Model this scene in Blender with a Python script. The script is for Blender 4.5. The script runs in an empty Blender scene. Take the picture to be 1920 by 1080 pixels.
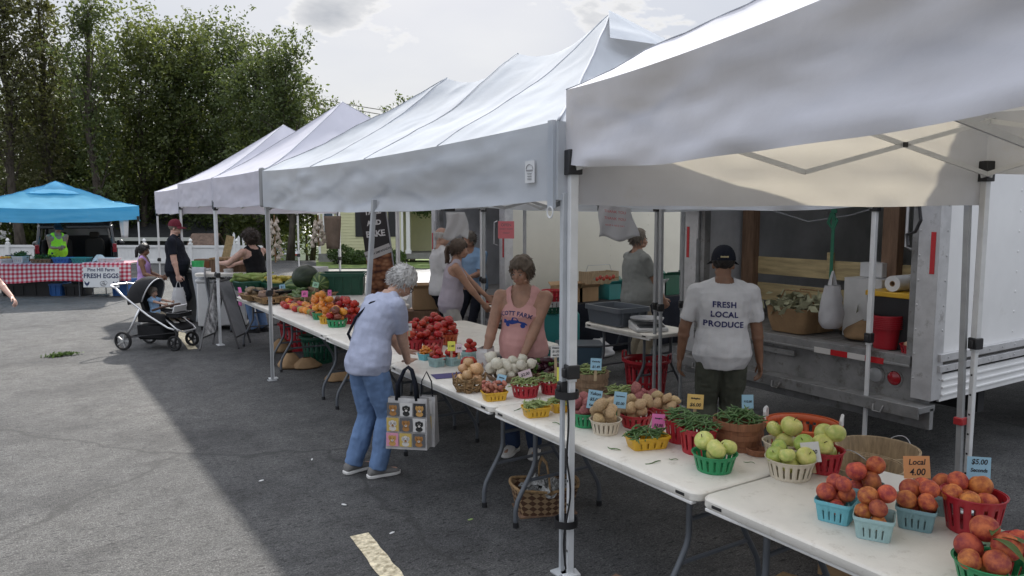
import bpy, math, random
import numpy as np
from mathutils import Vector, Matrix, noise as mnoise

random.seed(7)
SC = bpy.context.scene
COL = SC.collection
R_ = math.radians
# ------------------------------------------------------------------ camera
CAM_H, CAM_YAW, CAM_PITCH, FPX = 2.0, 32.5, 5.8, 1400.0
cam_d = bpy.data.cameras.new('camera')
cam = bpy.data.objects.new('camera', cam_d)
COL.objects.link(cam)
cam.location = (0, 0, CAM_H)
cam.rotation_euler = (R_(90 - CAM_PITCH), 0, R_(-CAM_YAW))
cam_d.sensor_width = 36
cam_d.lens = FPX / 1920 * 36
cam_d.clip_start = 0.05
cam_d.clip_end = 2000
SC.camera = cam
SC.view_settings.view_transform = 'Standard'
SC.view_settings.look = 'None'
SC.view_settings.exposure = 1.14
SC.view_settings.gamma = 1
SC.render.resolution_x, SC.render.resolution_y = 1024, 576
SC.cycles.max_bounces = 8
SC.cycles.transparent_max_bounces = 12
SC.cycles.use_denoising = True
# ------------------------------------------------------------------ sky and sun
SUN_AZ, SUN_EL = 26.5, 41.0
W = bpy.data.worlds.new('World')
SC.world = W
W.use_nodes = True
nt = W.node_tree
for n in list(nt.nodes):
    nt.nodes.remove(n)
N = nt.nodes.new
L = nt.links.new
wo = N('ShaderNodeOutputWorld'); bg = N('ShaderNodeBackground'); bg.inputs['Strength'].default_value = 0.1
L(bg.outputs[0], wo.inputs[0])
sky = N('ShaderNodeTexSky'); sky.sky_type = 'NISHITA'; sky.sun_disc = False
sky.sun_elevation = R_(SUN_EL); sky.sun_rotation = R_(SUN_AZ); sky.dust_density = 2.5; sky.air_density = 1.0
tc = N('ShaderNodeTexCoord')
sep = N('ShaderNodeSeparateXYZ'); L(tc.outputs['Generated'], sep.inputs[0])
add = N('ShaderNodeMath'); add.operation = 'ADD'; add.inputs[1].default_value = 0.22; L(sep.outputs['Z'], add.inputs[0])
mx = N('ShaderNodeMath'); mx.operation = 'MAXIMUM'; mx.inputs[1].default_value = 0.08; L(add.outputs[0], mx.inputs[0])
dv = N('ShaderNodeVectorMath'); dv.operation = 'DIVIDE'
cmb = N('ShaderNodeCombineXYZ')
for i in range(3):
    L(mx.outputs[0], cmb.inputs[i])
L(tc.outputs['Generated'], dv.inputs[0]); L(cmb.outputs[0], dv.inputs[1])
def wnoise(scale, detail, rough, loc, dist=0.0):
    mp = N('ShaderNodeMapping'); mp.inputs['Location'].default_value = loc
    L(dv.outputs[0], mp.inputs[0])
    n = N('ShaderNodeTexNoise'); n.inputs['Scale'].default_value = scale; n.inputs['Detail'].default_value = detail
    n.inputs['Roughness'].default_value = rough; n.inputs['Distortion'].default_value = dist
    L(mp.outputs[0], n.inputs['Vector'])
    return n.outputs['Fac']
def wramp(fac, stops):
    r = N('ShaderNodeValToRGB')
    while len(r.color_ramp.elements) < len(stops):
        r.color_ramp.elements.new(0.5)
    for e, (p, c) in zip(r.color_ramp.elements, stops):
        e.position = p; e.color = (c[0], c[1], c[2], 1)
    L(fac, r.inputs[0])
    return r.outputs[0]
def wmix(fac, a, b, blend='MIX'):
    m = N('ShaderNodeMix'); m.data_type = 'RGBA'; m.blend_type = blend
    if isinstance(fac, float): m.inputs[0].default_value = fac
    else: L(fac, m.inputs[0])
    for k, s in ((6, a), (7, b)):
        if isinstance(s, tuple): m.inputs[k].default_value = (*s, 1)
        else: L(s, m.inputs[k])
    return m.outputs[2]
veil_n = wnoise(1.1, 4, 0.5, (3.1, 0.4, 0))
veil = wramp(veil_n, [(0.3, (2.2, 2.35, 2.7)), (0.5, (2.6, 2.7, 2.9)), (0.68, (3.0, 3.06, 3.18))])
puff_n = wnoise(2.3, 8, 0.56, (0.0, 2.53, 0.0), 0.15)
puff_f = wramp(puff_n, [(0.575, (0, 0, 0)), (0.61, (1, 1, 1))])
puff_c = wramp(puff_n, [(0.58, (4.6, 4.55, 4.5)), (0.63, (3.4, 3.44, 3.55)), (0.76, (2.4, 2.5, 2.7))])
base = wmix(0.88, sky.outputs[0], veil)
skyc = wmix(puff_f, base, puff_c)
# brightness added to the unseen sky overhead to lift the shade, after overcast skies
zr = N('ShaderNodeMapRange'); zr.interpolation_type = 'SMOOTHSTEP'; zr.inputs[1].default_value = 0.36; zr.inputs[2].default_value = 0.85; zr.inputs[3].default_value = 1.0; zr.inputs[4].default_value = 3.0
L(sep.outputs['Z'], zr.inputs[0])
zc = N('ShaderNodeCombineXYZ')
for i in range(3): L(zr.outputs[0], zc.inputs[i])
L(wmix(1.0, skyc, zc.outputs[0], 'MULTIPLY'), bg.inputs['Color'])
sun_d = bpy.data.lights.new('sun', 'SUN'); sun_d.energy = 2.75; sun_d.angle = R_(1.4); sun_d.color = (1, 0.95, 0.87)
sun = bpy.data.objects.new('sun', sun_d); COL.objects.link(sun)
sdir = Vector((math.sin(R_(SUN_AZ)) * math.cos(R_(SUN_EL)), math.cos(R_(SUN_AZ)) * math.cos(R_(SUN_EL)), math.sin(R_(SUN_EL))))
sun.rotation_euler = sdir.to_track_quat('Z', 'Y').to_euler()
sun.location = sdir * 60

# ------------------------------------------------------------------ survey helpers: where a sight line of the photo meets a plane of the place
_th, _p = R_(CAM_YAW), R_(CAM_PITCH)
_fw = Vector((math.sin(_th) * math.cos(_p), math.cos(_th) * math.cos(_p), -math.sin(_p)))
_rt = Vector((math.cos(_th), -math.sin(_th), 0))
_up = _rt.cross(_fw)
def ray(x, y): return _fw + _rt * ((x - 960) / FPX) + _up * ((540 - y) / FPX)
def onz(x, y, z=0.0):
    d = ray(x, y); return Vector((0, 0, CAM_H)) + d * ((z - CAM_H) / d.z)
def onX(x, y, X):
    d = ray(x, y); return Vector((0, 0, CAM_H)) + d * (X / d.x)
def at(px, depth, z=0.0):
    u = (px - 960) / FPX * depth
    return Vector((math.sin(_th) * depth + math.cos(_th) * u, math.cos(_th) * depth - math.sin(_th) * u, z))
def zat(y, depth):                      # height seen at picture row y, that deep
    a = math.atan((540 - y) / FPX) - _p
    return CAM_H + depth * math.tan(a)

# ------------------------------------------------------------------ materials
MATS = {}
def mat(name, col, rough=0.6, var=0.0, vscale=6.0, bump=0.0, bscale=60.0, metal=0.0, transl=0.0, rnd=0.0, hue=0.0, spec=0.5, col2=None, stretch=None, emit=0.0, alpha=1.0, coat=0.0, tcol=None, sss=0.0, crease=None, dirt=None):
    if name in MATS: return MATS[name]
    m = bpy.data.materials.new(name); m.use_nodes = True
    t = m.node_tree; b = t.nodes['Principled BSDF']
    b.inputs['Roughness'].default_value = rough; b.inputs['Metallic'].default_value = metal
    b.inputs['Specular IOR Level'].default_value = spec
    if coat: b.inputs['Coat Weight'].default_value = coat
    if alpha < 1: b.inputs['Alpha'].default_value = alpha
    if sss:
        b.inputs['Subsurface Weight'].default_value = sss
        b.inputs['Subsurface Radius'].default_value = (0.012, 0.005, 0.003)
    c = (*col, 1)
    b.inputs['Base Color'].default_value = c
    outc = None
    tcn = t.nodes.new('ShaderNodeTexCoord')
    vec = tcn.outputs['Object']
    if stretch:
        mp = t.nodes.new('ShaderNodeMapping'); mp.inputs['Scale'].default_value = stretch
        t.links.new(vec, mp.inputs[0]); vec = mp.outputs[0]
    if var or col2:
        n = t.nodes.new('ShaderNodeTexNoise'); n.inputs['Scale'].default_value = vscale; n.inputs['Detail'].default_value = 6
        n.inputs['Roughness'].default_value = 0.6
        t.links.new(vec, n.inputs['Vector'])
        r = t.nodes.new('ShaderNodeValToRGB')
        lo = tuple(max(0, x * (1 - var)) for x in col); hi = tuple(min(1, x * (1 + var)) for x in (col2 or col))
        r.color_ramp.elements[0].position = 0.36; r.color_ramp.elements[1].position = 0.64
        r.color_ramp.elements[0].color = (*lo, 1); r.color_ramp.elements[1].color = (*hi, 1)
        t.links.new(n.outputs['Fac'], r.inputs[0]); outc = r.outputs[0]
    if rnd or hue:
        oi = t.nodes.new('ShaderNodeObjectInfo')
        h = t.nodes.new('ShaderNodeHueSaturation')
        if outc: t.links.new(outc, h.inputs['Color'])
        else: h.inputs['Color'].default_value = c
        if rnd:
            mr = t.nodes.new('ShaderNodeMapRange'); mr.inputs[3].default_value = 1 - rnd; mr.inputs[4].default_value = 1 + rnd
            t.links.new(oi.outputs['Random'], mr.inputs[0]); t.links.new(mr.outputs[0], h.inputs['Value'])
        if hue:
            mu = t.nodes.new('ShaderNodeMath'); mu.operation = 'MULTIPLY'; mu.inputs[1].default_value = 7.31
            fr = t.nodes.new('ShaderNodeMath'); fr.operation = 'FRACT'
            mr2 = t.nodes.new('ShaderNodeMapRange'); mr2.inputs[3].default_value = 0.5 - hue; mr2.inputs[4].default_value = 0.5 + hue
            t.links.new(oi.outputs['Random'], mu.inputs[0]); t.links.new(mu.outputs[0], fr.inputs[0])
            t.links.new(fr.outputs[0], mr2.inputs[0]); t.links.new(mr2.outputs[0], h.inputs['Hue'])
        outc = h.outputs[0]
    if dirt:                                        # stains with their own shape: (scale, lower edge, colour, amount)
        nd = t.nodes.new('ShaderNodeTexNoise'); nd.inputs['Scale'].default_value = dirt[0]; nd.inputs['Detail'].default_value = 8; nd.inputs['Roughness'].default_value = .72
        t.links.new(vec, nd.inputs['Vector']); rd_ = t.nodes.new('ShaderNodeMapRange'); rd_.inputs[1].default_value = dirt[1]; rd_.inputs[2].default_value = dirt[1] + .12; rd_.inputs[4].default_value = dirt[3]
        t.links.new(nd.outputs['Fac'], rd_.inputs[0]); md_ = t.nodes.new('ShaderNodeMix'); md_.data_type = 'RGBA'; t.links.new(rd_.outputs[0], md_.inputs[0])
        if outc: t.links.new(outc, md_.inputs[6])
        else: md_.inputs[6].default_value = c
        md_.inputs[7].default_value = (*dirt[2], 1); outc = md_.outputs[2]
    if outc: t.links.new(outc, b.inputs['Base Color'])
    if bump:
        n2 = t.nodes.new('ShaderNodeTexNoise'); n2.inputs['Scale'].default_value = bscale; n2.inputs['Detail'].default_value = 5
        t.links.new(vec, n2.inputs['Vector'])
        bp = t.nodes.new('ShaderNodeBump'); bp.inputs['Strength'].default_value = bump; bp.inputs['Distance'].default_value = 0.01
        t.links.new(n2.outputs['Fac'], bp.inputs['Height']); t.links.new(bp.outputs[0], b.inputs['Normal'])
    if crease:                                      # sharp folds: (scale, strength, distance)
        nc = t.nodes.new('ShaderNodeTexNoise'); nc.noise_type = 'RIDGED_MULTIFRACTAL'; nc.inputs['Scale'].default_value = crease[0]; nc.inputs['Detail'].default_value = 2.5; nc.inputs['Roughness'].default_value = .45; nc.inputs['Distortion'].default_value = .5
        t.links.new(vec, nc.inputs['Vector']); bc = t.nodes.new('ShaderNodeBump'); bc.inputs['Strength'].default_value = crease[1]; bc.inputs['Distance'].default_value = crease[2]
        t.links.new(nc.outputs['Fac'], bc.inputs['Height'])
        if bump: t.links.new(bp.outputs[0], bc.inputs['Normal'])
        t.links.new(bc.outputs[0], b.inputs['Normal'])
    if emit:
        b.inputs['Emission Color'].default_value = c; b.inputs['Emission Strength'].default_value = emit
    if transl:
        tr = t.nodes.new('ShaderNodeBsdfTranslucent'); ms = t.nodes.new('ShaderNodeMixShader'); ms.inputs[0].default_value = transl
        if tcol: tr.inputs[0].default_value = (*tcol, 1)
        elif outc: t.links.new(outc, tr.inputs[0])
        else: tr.inputs[0].default_value = c
        o = t.nodes['Material Output']
        t.links.new(b.outputs[0], ms.inputs[1]); t.links.new(tr.outputs[0], ms.inputs[2]); t.links.new(ms.outputs[0], o.inputs[0])
    MATS[name] = m
    return m

# ------------------------------------------------------------------ mesh builder
class MB:
    def __init__(s): s.v = []; s.f = []; s.m = []; s.cur = 0
    def face(s, *i): s.f.append(tuple(i)); s.m.append(s.cur)
    def addv(s, pts):
        b = len(s.v); s.v.extend([tuple(p) for p in pts]); return b
    def quadpts(s, a, b, c, d):
        k = s.addv([a, b, c, d]); s.face(k, k + 1, k + 2, k + 3); return s
    def poly(s, pts):
        k = s.addv(pts); s.face(*range(k, k + len(pts))); return s
    def box(s, c, d, rz=0.0, M=None):
        x, y, z = d[0] / 2, d[1] / 2, d[2] / 2
        p = [Vector(q) for q in ((-x, -y, -z), (x, -y, -z), (x, y, -z), (-x, y, -z), (-x, -y, z), (x, -y, z), (x, y, z), (-x, y, z))]
        if M is None: M = Matrix.Rotation(rz, 3, 'Z')
        k = s.addv([M @ q + Vector(c) for q in p])
        for f in ((0, 3, 2, 1), (4, 5, 6, 7), (0, 1, 5, 4), (1, 2, 6, 5), (2, 3, 7, 6), (3, 0, 4, 7)):
            s.face(*(k + i for i in f))
        return s
    def bar(s, a, b, w, h, up=(0, 0, 1)):           # rectangular bar from a to b
        a, b = Vector(a), Vector(b); d = (b - a).normalized(); u = Vector(up)
        if abs(d.dot(u)) > 0.98: u = Vector((1, 0, 0))
        r = d.cross(u).normalized() * (w / 2); t = r.cross(d).normalized() * (h / 2)
        k = s.addv([a - r - t, a + r - t, a + r + t, a - r + t, b - r - t, b + r - t, b + r + t, b - r + t])
        for f in ((3, 2, 1, 0), (4, 5, 6, 7), (0, 1, 5, 4), (1, 2, 6, 5), (2, 3, 7, 6), (3, 0, 4, 7)):
            s.face(*(k + i for i in f))
        return s
    def rings(s, rings, cap=True, closed=False):
        n = len(rings[0]); ks = [s.addv(r) for r in rings]
        m = len(ks)
        for i in range(m if closed else m - 1):
            a, b = ks[i], ks[(i + 1) % m]
            for j in range(n):
                j2 = (j + 1) % n
                s.face(a + j, a + j2, b + j2, b + j)
        if cap and not closed:
            s.face(*[ks[0] + j for j in reversed(range(n))]); s.face(*[ks[-1] + j for j in range(n)])
        return s
    def tube(s, pts, r, n=8, cap=True, closed=False, flat=1.0, up=None):
        pts = [Vector(p) for p in pts]; m = len(pts)
        if isinstance(r, (int, float)): r = [r] * m
        ref = Vector(up) if up else None; rings = []
        for i in range(m):
            if closed: d = pts[(i + 1) % m] - pts[i - 1]
            else: d = pts[min(i + 1, m - 1)] - pts[max(i - 1, 0)]
            if d.length < 1e-9: d = Vector((0, 0, 1))
            d.normalize()
            if ref is None: ref = Vector((0, 0, 1)) if abs(d.z) < 0.9 else Vector((1, 0, 0))
            x = ref - d * ref.dot(d)
            if x.length < 1e-6: x = d.orthogonal()
            x.normalize(); y = d.cross(x)
            if not up: ref = x
            rings.append([pts[i] + (x * math.cos(2 * math.pi * k / n) * r[i] * flat + y * math.sin(2 * math.pi * k / n) * r[i]) for k in range(n)])
        return s.rings(rings, cap, closed)
    def capsule(s, a, b, ra, rb, n=10):              # tapered limb with round ends
        a, b = Vector(a), Vector(b); d = b - a; l = d.length
        if l < 1e-6: return s.ball(a, (ra, ra, ra))
        d /= l; pts = []; rad = []
        for t in (-0.95, -0.7, -0.35, 0): pts.append(a + d * ra * t); rad.append(ra * math.sqrt(max(0.02, 1 - t * t)))
        for t in (0, 0.35, 0.7, 0.95): pts.append(b + d * rb * t); rad.append(rb * math.sqrt(max(0.02, 1 - t * t)))
        return s.tube(pts, rad, n)
    def ball(s, c, r, nu=12, nv=8, M=None):
        c = Vector(c); M = M or Matrix.Identity(3)
        top = s.addv([c + M @ Vector((0, 0, r[2]))]); ks = []
        for i in range(1, nv):
            th = math.pi * i / nv
            ks.append(s.addv([c + M @ Vector((r[0] * math.sin(th) * math.cos(2 * math.pi * j / nu), r[1] * math.sin(th) * math.sin(2 * math.pi * j / nu), r[2] * math.cos(th))) for j in range(nu)]))
        bot = s.addv([c - M @ Vector((0, 0, r[2]))])
        for j in range(nu):
            s.face(top, ks[0] + j, ks[0] + (j + 1) % nu); s.face(bot, ks[-1] + (j + 1) % nu, ks[-1] + j)
        for a, b in zip(ks, ks[1:]):
            for j in range(nu): s.face(a + j, b + j, b + (j + 1) % nu, a + (j + 1) % nu)
        return s
    def lathe(s, prof, n=24, c=(0, 0, 0), cap=False, closed=False, M=None):
        c = Vector(c); M = M or Matrix.Identity(3)
        rg = [[c + M @ Vector((r * math.cos(2 * math.pi * j / n), r * math.sin(2 * math.pi * j / n), z)) for j in range(n)] for r, z in prof]
        return s.rings(rg, cap, closed)
    def prism(s, pts, z0, z1):
        k = s.addv([(p[0], p[1], z0) for p in pts]); n = len(pts); s.addv([(p[0], p[1], z1) for p in pts])
        s.face(*[k + i for i in reversed(range(n))]); s.face(*[k + n + i for i in range(n)])
        for i in range(n): s.face(k + i, k + (i + 1) % n, k + n + (i + 1) % n, k + n + i)
        return s
    def grid(s, fn, nu, nv):
        k = s.addv([fn(i / nu, j / nv) for j in range(nv + 1) for i in range(nu + 1)])
        for j in range(nv):
            for i in range(nu):
                a = k + j * (nu + 1) + i; s.face(a, a + 1, a + nu + 2, a + nu + 1)
        return s
    def xform(s, M):
        s.v = [tuple(M @ Vector(p)) for p in s.v]; return s
    def mesh(s, name, mats, smooth=35):
        me = bpy.data.meshes.new(name); me.from_pydata(s.v, [], s.f)
        for m in (mats if isinstance(mats, (list, tuple)) else [mats]): me.materials.append(m)
        if any(s.m): me.polygons.foreach_set('material_index', s.m)
        if smooth:
            me.polygons.foreach_set('use_smooth', [True] * len(me.polygons))
            if smooth < 180: me.set_sharp_from_angle(angle=R_(smooth))
        me.update(); return me

def obj(name, mb, m=None, parent=None, loc=None, rz=None, smooth=35, bevel=0.0, solid=0.0, rot=None):
    me = mb.mesh(name, m, smooth) if isinstance(mb, MB) else mb
    o = bpy.data.objects.new(name, me); COL.objects.link(o)
    if parent is not None: o.parent = parent
    if loc is not None: o.location = loc
    if rot is not None: o.rotation_euler = rot
    elif rz is not None: o.rotation_euler = (0, 0, rz)
    if solid:
        md = o.modifiers.new('thickness', 'SOLIDIFY'); md.thickness = solid; md.offset = 0
    if bevel:
        md = o.modifiers.new('bevel', 'BEVEL'); md.width = bevel; md.segments = 2; md.limit_method = 'ANGLE'; md.angle_limit = R_(40)
    return o
def tag(o, label=None, cat=None, group=None, kind=None):
    if label: o['label'] = label
    if cat: o['category'] = cat
    if group: o['group'] = group
    if kind: o['kind'] = kind
    return o
def thing(name, label, cat, loc=(0, 0, 0), rz=0.0, group=None):
    o = bpy.data.objects.new(name, None); o.empty_display_size = 0.1; COL.objects.link(o)
    o.location = loc; o.rotation_euler = (0, 0, rz)
    return tag(o, label, cat, group)
KIDS = {}
def copy_tree(o, parent=None):
    c = o.copy(); COL.objects.link(c)
    if parent is not None: c.parent = parent
    for ch in list(o.children): copy_tree(ch, c)
    return c
def dup(o, loc, rz=None, label=None, group=None, scale=None):
    c = copy_tree(o); c.location = loc
    if rz is not None: c.rotation_euler = (0, 0, rz)
    if label: c['label'] = label
    if group: c['group'] = group
    if scale: c.scale = (scale,) * 3
    return c
def wob(p, sc, amp, seed=0.0):
    q = Vector(p) * sc + Vector((seed, seed * 1.7, seed * 0.3))
    return mnoise.noise(q) * amp
def rrect(w, l, r, n=5):                             # rounded rectangle outline
    out = []
    for cx, cy, a0 in ((w / 2 - r, l / 2 - r, 0), (-w / 2 + r, l / 2 - r, 90), (-w / 2 + r, -l / 2 + r, 180), (w / 2 - r, -l / 2 + r, 270)):
        for k in range(n + 1):
            a = R_(a0 + 90 * k / n); out.append((cx + r * math.cos(a), cy + r * math.sin(a)))
    return out
_TXT = {}
def text_mesh(s, size, m, extrude=0.0006, shear=0.0, align='CENTER', bold=0.0, space=1.0):
    key = (s, size, m.name, shear, align, bold)
    if key in _TXT: return _TXT[key]
    cu = bpy.data.curves.new('lettering', 'FONT'); cu.body = s; cu.size = size; cu.align_x = align; cu.align_y = 'CENTER'
    cu.extrude = extrude; cu.shear = shear; cu.offset = bold; cu.resolution_u = 3; cu.space_character = space
    o = bpy.data.objects.new('lettering', cu)
    me = bpy.data.meshes.new_from_object(o)
    bpy.data.objects.remove(o); bpy.data.curves.remove(cu)
    me.materials.clear(); me.materials.append(m)
    me.name = 'lettering'
    _TXT[key] = me
    return me
def lettering(s, size, m, parent, loc, rot=(R_(90), 0, 0), **k):
    return obj('lettering', text_mesh(s, size, m, **k), parent=parent, loc=loc, rot=rot)
# ================================================================== GROUND
def asphalt_mat():
    m = bpy.data.materials.new('asphalt'); m.use_nodes = True; t = m.node_tree; b = t.nodes['Principled BSDF']
    n, l = t.nodes.new, t.links.new
    tc = n('ShaderNodeTexCoord')
    def noise(sc, det, ro=0.6):
        k = n('ShaderNodeTexNoise'); k.inputs['Scale'].default_value = sc; k.inputs['Detail'].default_value = det; k.inputs['Roughness'].default_value = ro
        l(tc.outputs['Object'], k.inputs['Vector']); return k.outputs['Fac']
    def ramp(f, st):
        r = n('ShaderNodeValToRGB')
        while len(r.color_ramp.elements) < len(st): r.color_ramp.elements.new(.5)
        for e, (p, c) in zip(r.color_ramp.elements, st): e.position = p; e.color = (*c, 1)
        l(f, r.inputs[0]); return r.outputs[0]
    def mix(f, a, c, bl='MIX'):
        k = n('ShaderNodeMix'); k.data_type = 'RGBA'; k.blend_type = bl
        if isinstance(f, float): k.inputs[0].default_value = f
        else: l(f, k.inputs[0])
        for i, s in ((6, a), (7, c)):
            if isinstance(s, tuple): k.inputs[i].default_value = (*s, 1)
            else: l(s, k.inputs[i])
        return k.outputs[2]
    big = ramp(noise(0.35, 5, .65), [(0.3, (0.062, 0.063, 0.065)), (0.5, (0.084, 0.084, 0.084)), (0.72, (0.113, 0.111, 0.108))])
    mid = ramp(noise(5, 6, .7), [(0.35, (0.72, 0.72, 0.72)), (0.65, (1.2, 1.2, 1.2))])
    fine = ramp(noise(95, 3, .7), [(0.32, (0.28, 0.28, 0.29)), (0.5, (0.88, 0.88, 0.88)), (0.68, (1.8, 1.78, 1.75))])
    crs = ramp(noise(34, 4, .65), [(0.36, (0.68, 0.68, 0.69)), (0.64, (1.26, 1.26, 1.25))])
    c = mix(1.0, mix(1.0, mix(1.0, big, mid, 'MULTIPLY'), crs, 'MULTIPLY'), fine, 'MULTIPLY')
    # scuffs and pits stretched along the lanes
    mp = n('ShaderNodeMapping'); mp.inputs['Scale'].default_value = (15, 48, 1); mp.inputs['Rotation'].default_value = (0, 0, R_(32.5)); l(tc.outputs['Object'], mp.inputs[0])
    pit = n('ShaderNodeTexNoise'); pit.inputs['Scale'].default_value = 1.0; pit.inputs['Detail'].default_value = 3; l(mp.outputs[0], pit.inputs['Vector'])
    pf = ramp(pit.outputs['Fac'], [(0.355, (1, 1, 1)), (0.385, (0, 0, 0))])
    c = mix(pf, c, (0.02, 0.02, 0.022))
    pa = ramp(noise(.8, 5, .62), [(.50, (1, 1, 1)), (.60, (.70, .70, .71)), (.72, (.60, .60, .62))]); c = mix(1.0, c, pa, 'MULTIPLY')
    gr = ramp(noise(260, 2, .6), [(.70, (0, 0, 0)), (.74, (1, 1, 1))]); c = mix(gr, c, (.17, .17, .165))
    # seams and cracks
    vo = n('ShaderNodeTexVoronoi'); vo.feature = 'DISTANCE_TO_EDGE'; vo.inputs['Scale'].default_value = 0.11
    dn = n('ShaderNodeTexNoise'); dn.inputs['Scale'].default_value = 1.6; dn.inputs['Detail'].default_value = 4; l(tc.outputs['Object'], dn.inputs['Vector'])
    ad = n('ShaderNodeVectorMath'); ad.operation = 'MULTIPLY_ADD'; ad.inputs[1].default_value = (.5, .5, .5)
    l(dn.outputs['Color'], ad.inputs[0]); l(tc.outputs['Object'], ad.inputs[2]); l(ad.outputs[0], vo.inputs['Vector'])
    cf = ramp(vo.outputs['Distance'], [(0.0004, (.7, .7, .7)), (0.0016, (0, 0, 0))])
    c = mix(cf, c, (0.025, 0.025, 0.025))
    l(c, b.inputs['Base Color'])
    b.inputs['Roughness'].default_value = 0.82; b.inputs['Specular IOR Level'].default_value = 0.45
    bp = n('ShaderNodeBump'); bp.inputs['Strength'].default_value = 0.55; bp.inputs['Distance'].default_value = 0.006
    hs = mix(pf, fine, (0, 0, 0)); l(hs, bp.inputs['Height']); l(bp.outputs[0], b.inputs['Normal'])
    return m
def gz(d): return -min(2.6, max(0.0, d - 31) * .085)         # the land falls away behind the lot
def gpt(px, d, e=0.0): p = at(px, d); p.z = gz(d) + e; return p
def slab(pxs, ds, e):
    k = MB(); r_ = [k.addv([gpt(px, d, e) for px in pxs]) for d in ds]
    for i in range(len(ds) - 1):
        for j in range(len(pxs) - 1): k.face(r_[i] + j, r_[i] + j + 1, r_[i + 1] + j + 1, r_[i + 1] + j)
    return k
g = MB(); ds_ = (-60, 8, 31, 36, 45, 61.6, 90, 800); rr_ = [g.addv([(math.sin(_th) * d + math.cos(_th) * u, math.cos(_th) * d - math.sin(_th) * u, gz(d)) for u in (-700, -60, 60, 700)]) for d in ds_]
for i in range(len(ds_) - 1):
    for j in range(3): g.face(rr_[i] + j, rr_[i] + j + 1, rr_[i + 1] + j + 1, rr_[i + 1] + j)
tag(obj('asphalt_ground', g, asphalt_mat(), smooth=0), kind='structure')
M_grass = mat('lawn', (0.075, 0.13, 0.028), 0.9, var=0.45, vscale=3, bump=0.6, bscale=40, col2=(0.11, 0.15, 0.035))
tag(obj('lawn_ground', slab((-900, 590), (31, 36, 45, 61.6, 120), .006), M_grass, smooth=0), kind='structure')
tag(obj('lawn_ground', slab((592, 1200, 2300), (26.5, 31, 36, 45, 61.6, 110), .010), M_grass, smooth=0), kind='structure')
M_conc = mat('concrete', (0.20, 0.195, 0.18), 0.85, var=0.18, vscale=4, bump=0.3)
a, b_, c, d = at(540, 21.5), at(900, 20), at(900, 25.5), at(560, 26.4)
g = MB(); g.poly([(p.x, p.y, 0.012) for p in (a, b_, c, d)]); tag(obj('pavement', g, M_conc, smooth=0), kind='structure')
M_stripe = mat('worn_line_paint', (0.50, 0.42, 0.27), 0.85, var=0.35, vscale=26, bump=0.5, bscale=90, col2=(0.62, 0.55, 0.40))
def stripe(p, q, w):
    p, q = Vector(p), Vector(q); n = (q - p).normalized().cross(Vector((0, 0, 1))) * (w / 2)
    k = 40; l_, r_ = [], []
    for i in range(k + 1):
        c = p.lerp(q, i / k)
        l_.append(c - n * (1 + wob(c, 9, .16))); r_.append(c + n * (1 + wob(c, 9, .16, 5)))
    s = MB()
    for i in range(k):
        s.quadpts(*[(v.x, v.y, 0.004) for v in (l_[i], r_[i], r_[i + 1], l_[i + 1])])
    return tag(obj('parking_line', s, M_stripe, smooth=0), kind='structure')
p0 = onz(674, 1003); p1 = onz(734, 1080); stripe(p0, p0 + (p1 - p0) * 2.6, 0.12)
p0 = onz(362, 655); p1 = onz(322, 603); stripe(p0, p0 + (p1 - p0) * 1.5, 0.13)

# ================================================================== TREES
M_bark = mat('bark', (0.075, 0.062, 0.05), 0.95, var=0.4, vscale=9, bump=0.8, bscale=24, stretch=(1, 1, 0.25))
M_leaf1 = mat('leaf_dark_green', (0.047, 0.072, 0.025), 0.55, var=0.42, vscale=0.9, transl=0.42, col2=(0.076, 0.105, 0.034), tcol=(0.13, 0.165, 0.043))
M_leaf2 = mat('leaf_mid_green', (0.052, 0.076, 0.024), 0.55, var=0.45, vscale=0.8, transl=0.45, col2=(0.09, 0.112, 0.034), tcol=(0.16, 0.19, 0.045))
M_leaf3 = mat('leaf_brown_green', (0.066, 0.07, 0.031), 0.6, var=0.45, vscale=0.9, transl=0.35, col2=(0.095, 0.098, 0.037), tcol=(0.14, 0.15, 0.042))
M_leaf4 = mat('leaf_fresh_green', (0.07, 0.12, 0.028), 0.5, var=0.4, vscale=1.5, transl=0.4)
def leaf_mesh(name, centers, size, rs, mats):
    n = len(centers)
    nrm = rs.normal(size=(n, 3)); nrm[:, 2] += 0.5; nrm /= np.linalg.norm(nrm, axis=1)[:, None]
    t = rs.normal(size=(n, 3)); t -= nrm * np.sum(t * nrm, axis=1)[:, None]; t /= np.linalg.norm(t, axis=1)[:, None]
    bt = np.cross(nrm, t); sz = size * rs.uniform(0.6, 1.35, size=(n, 1))
    v = np.stack([centers - t * sz, centers - bt * sz * 0.5 + nrm * sz * 0.12, centers + t * sz, centers + bt * sz * 0.5 + nrm * sz * 0.12], axis=1).reshape(-1, 3)
    me = bpy.data.meshes.new(name)
    me.vertices.add(n * 4); me.vertices.foreach_set('co', v.astype(np.float32).ravel())
    me.loops.add(n * 4); me.loops.foreach_set('vertex_index', np.arange(n * 4, dtype=np.int32))
    me.polygons.add(n); me.polygons.foreach_set('loop_start', np.arange(0, n * 4, 4, dtype=np.int32)); me.polygons.foreach_set('loop_total', np.full(n, 4, dtype=np.int32))
    me.materials.append(mats); me.update(calc_edges=True); me.validate()
    return me
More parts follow.
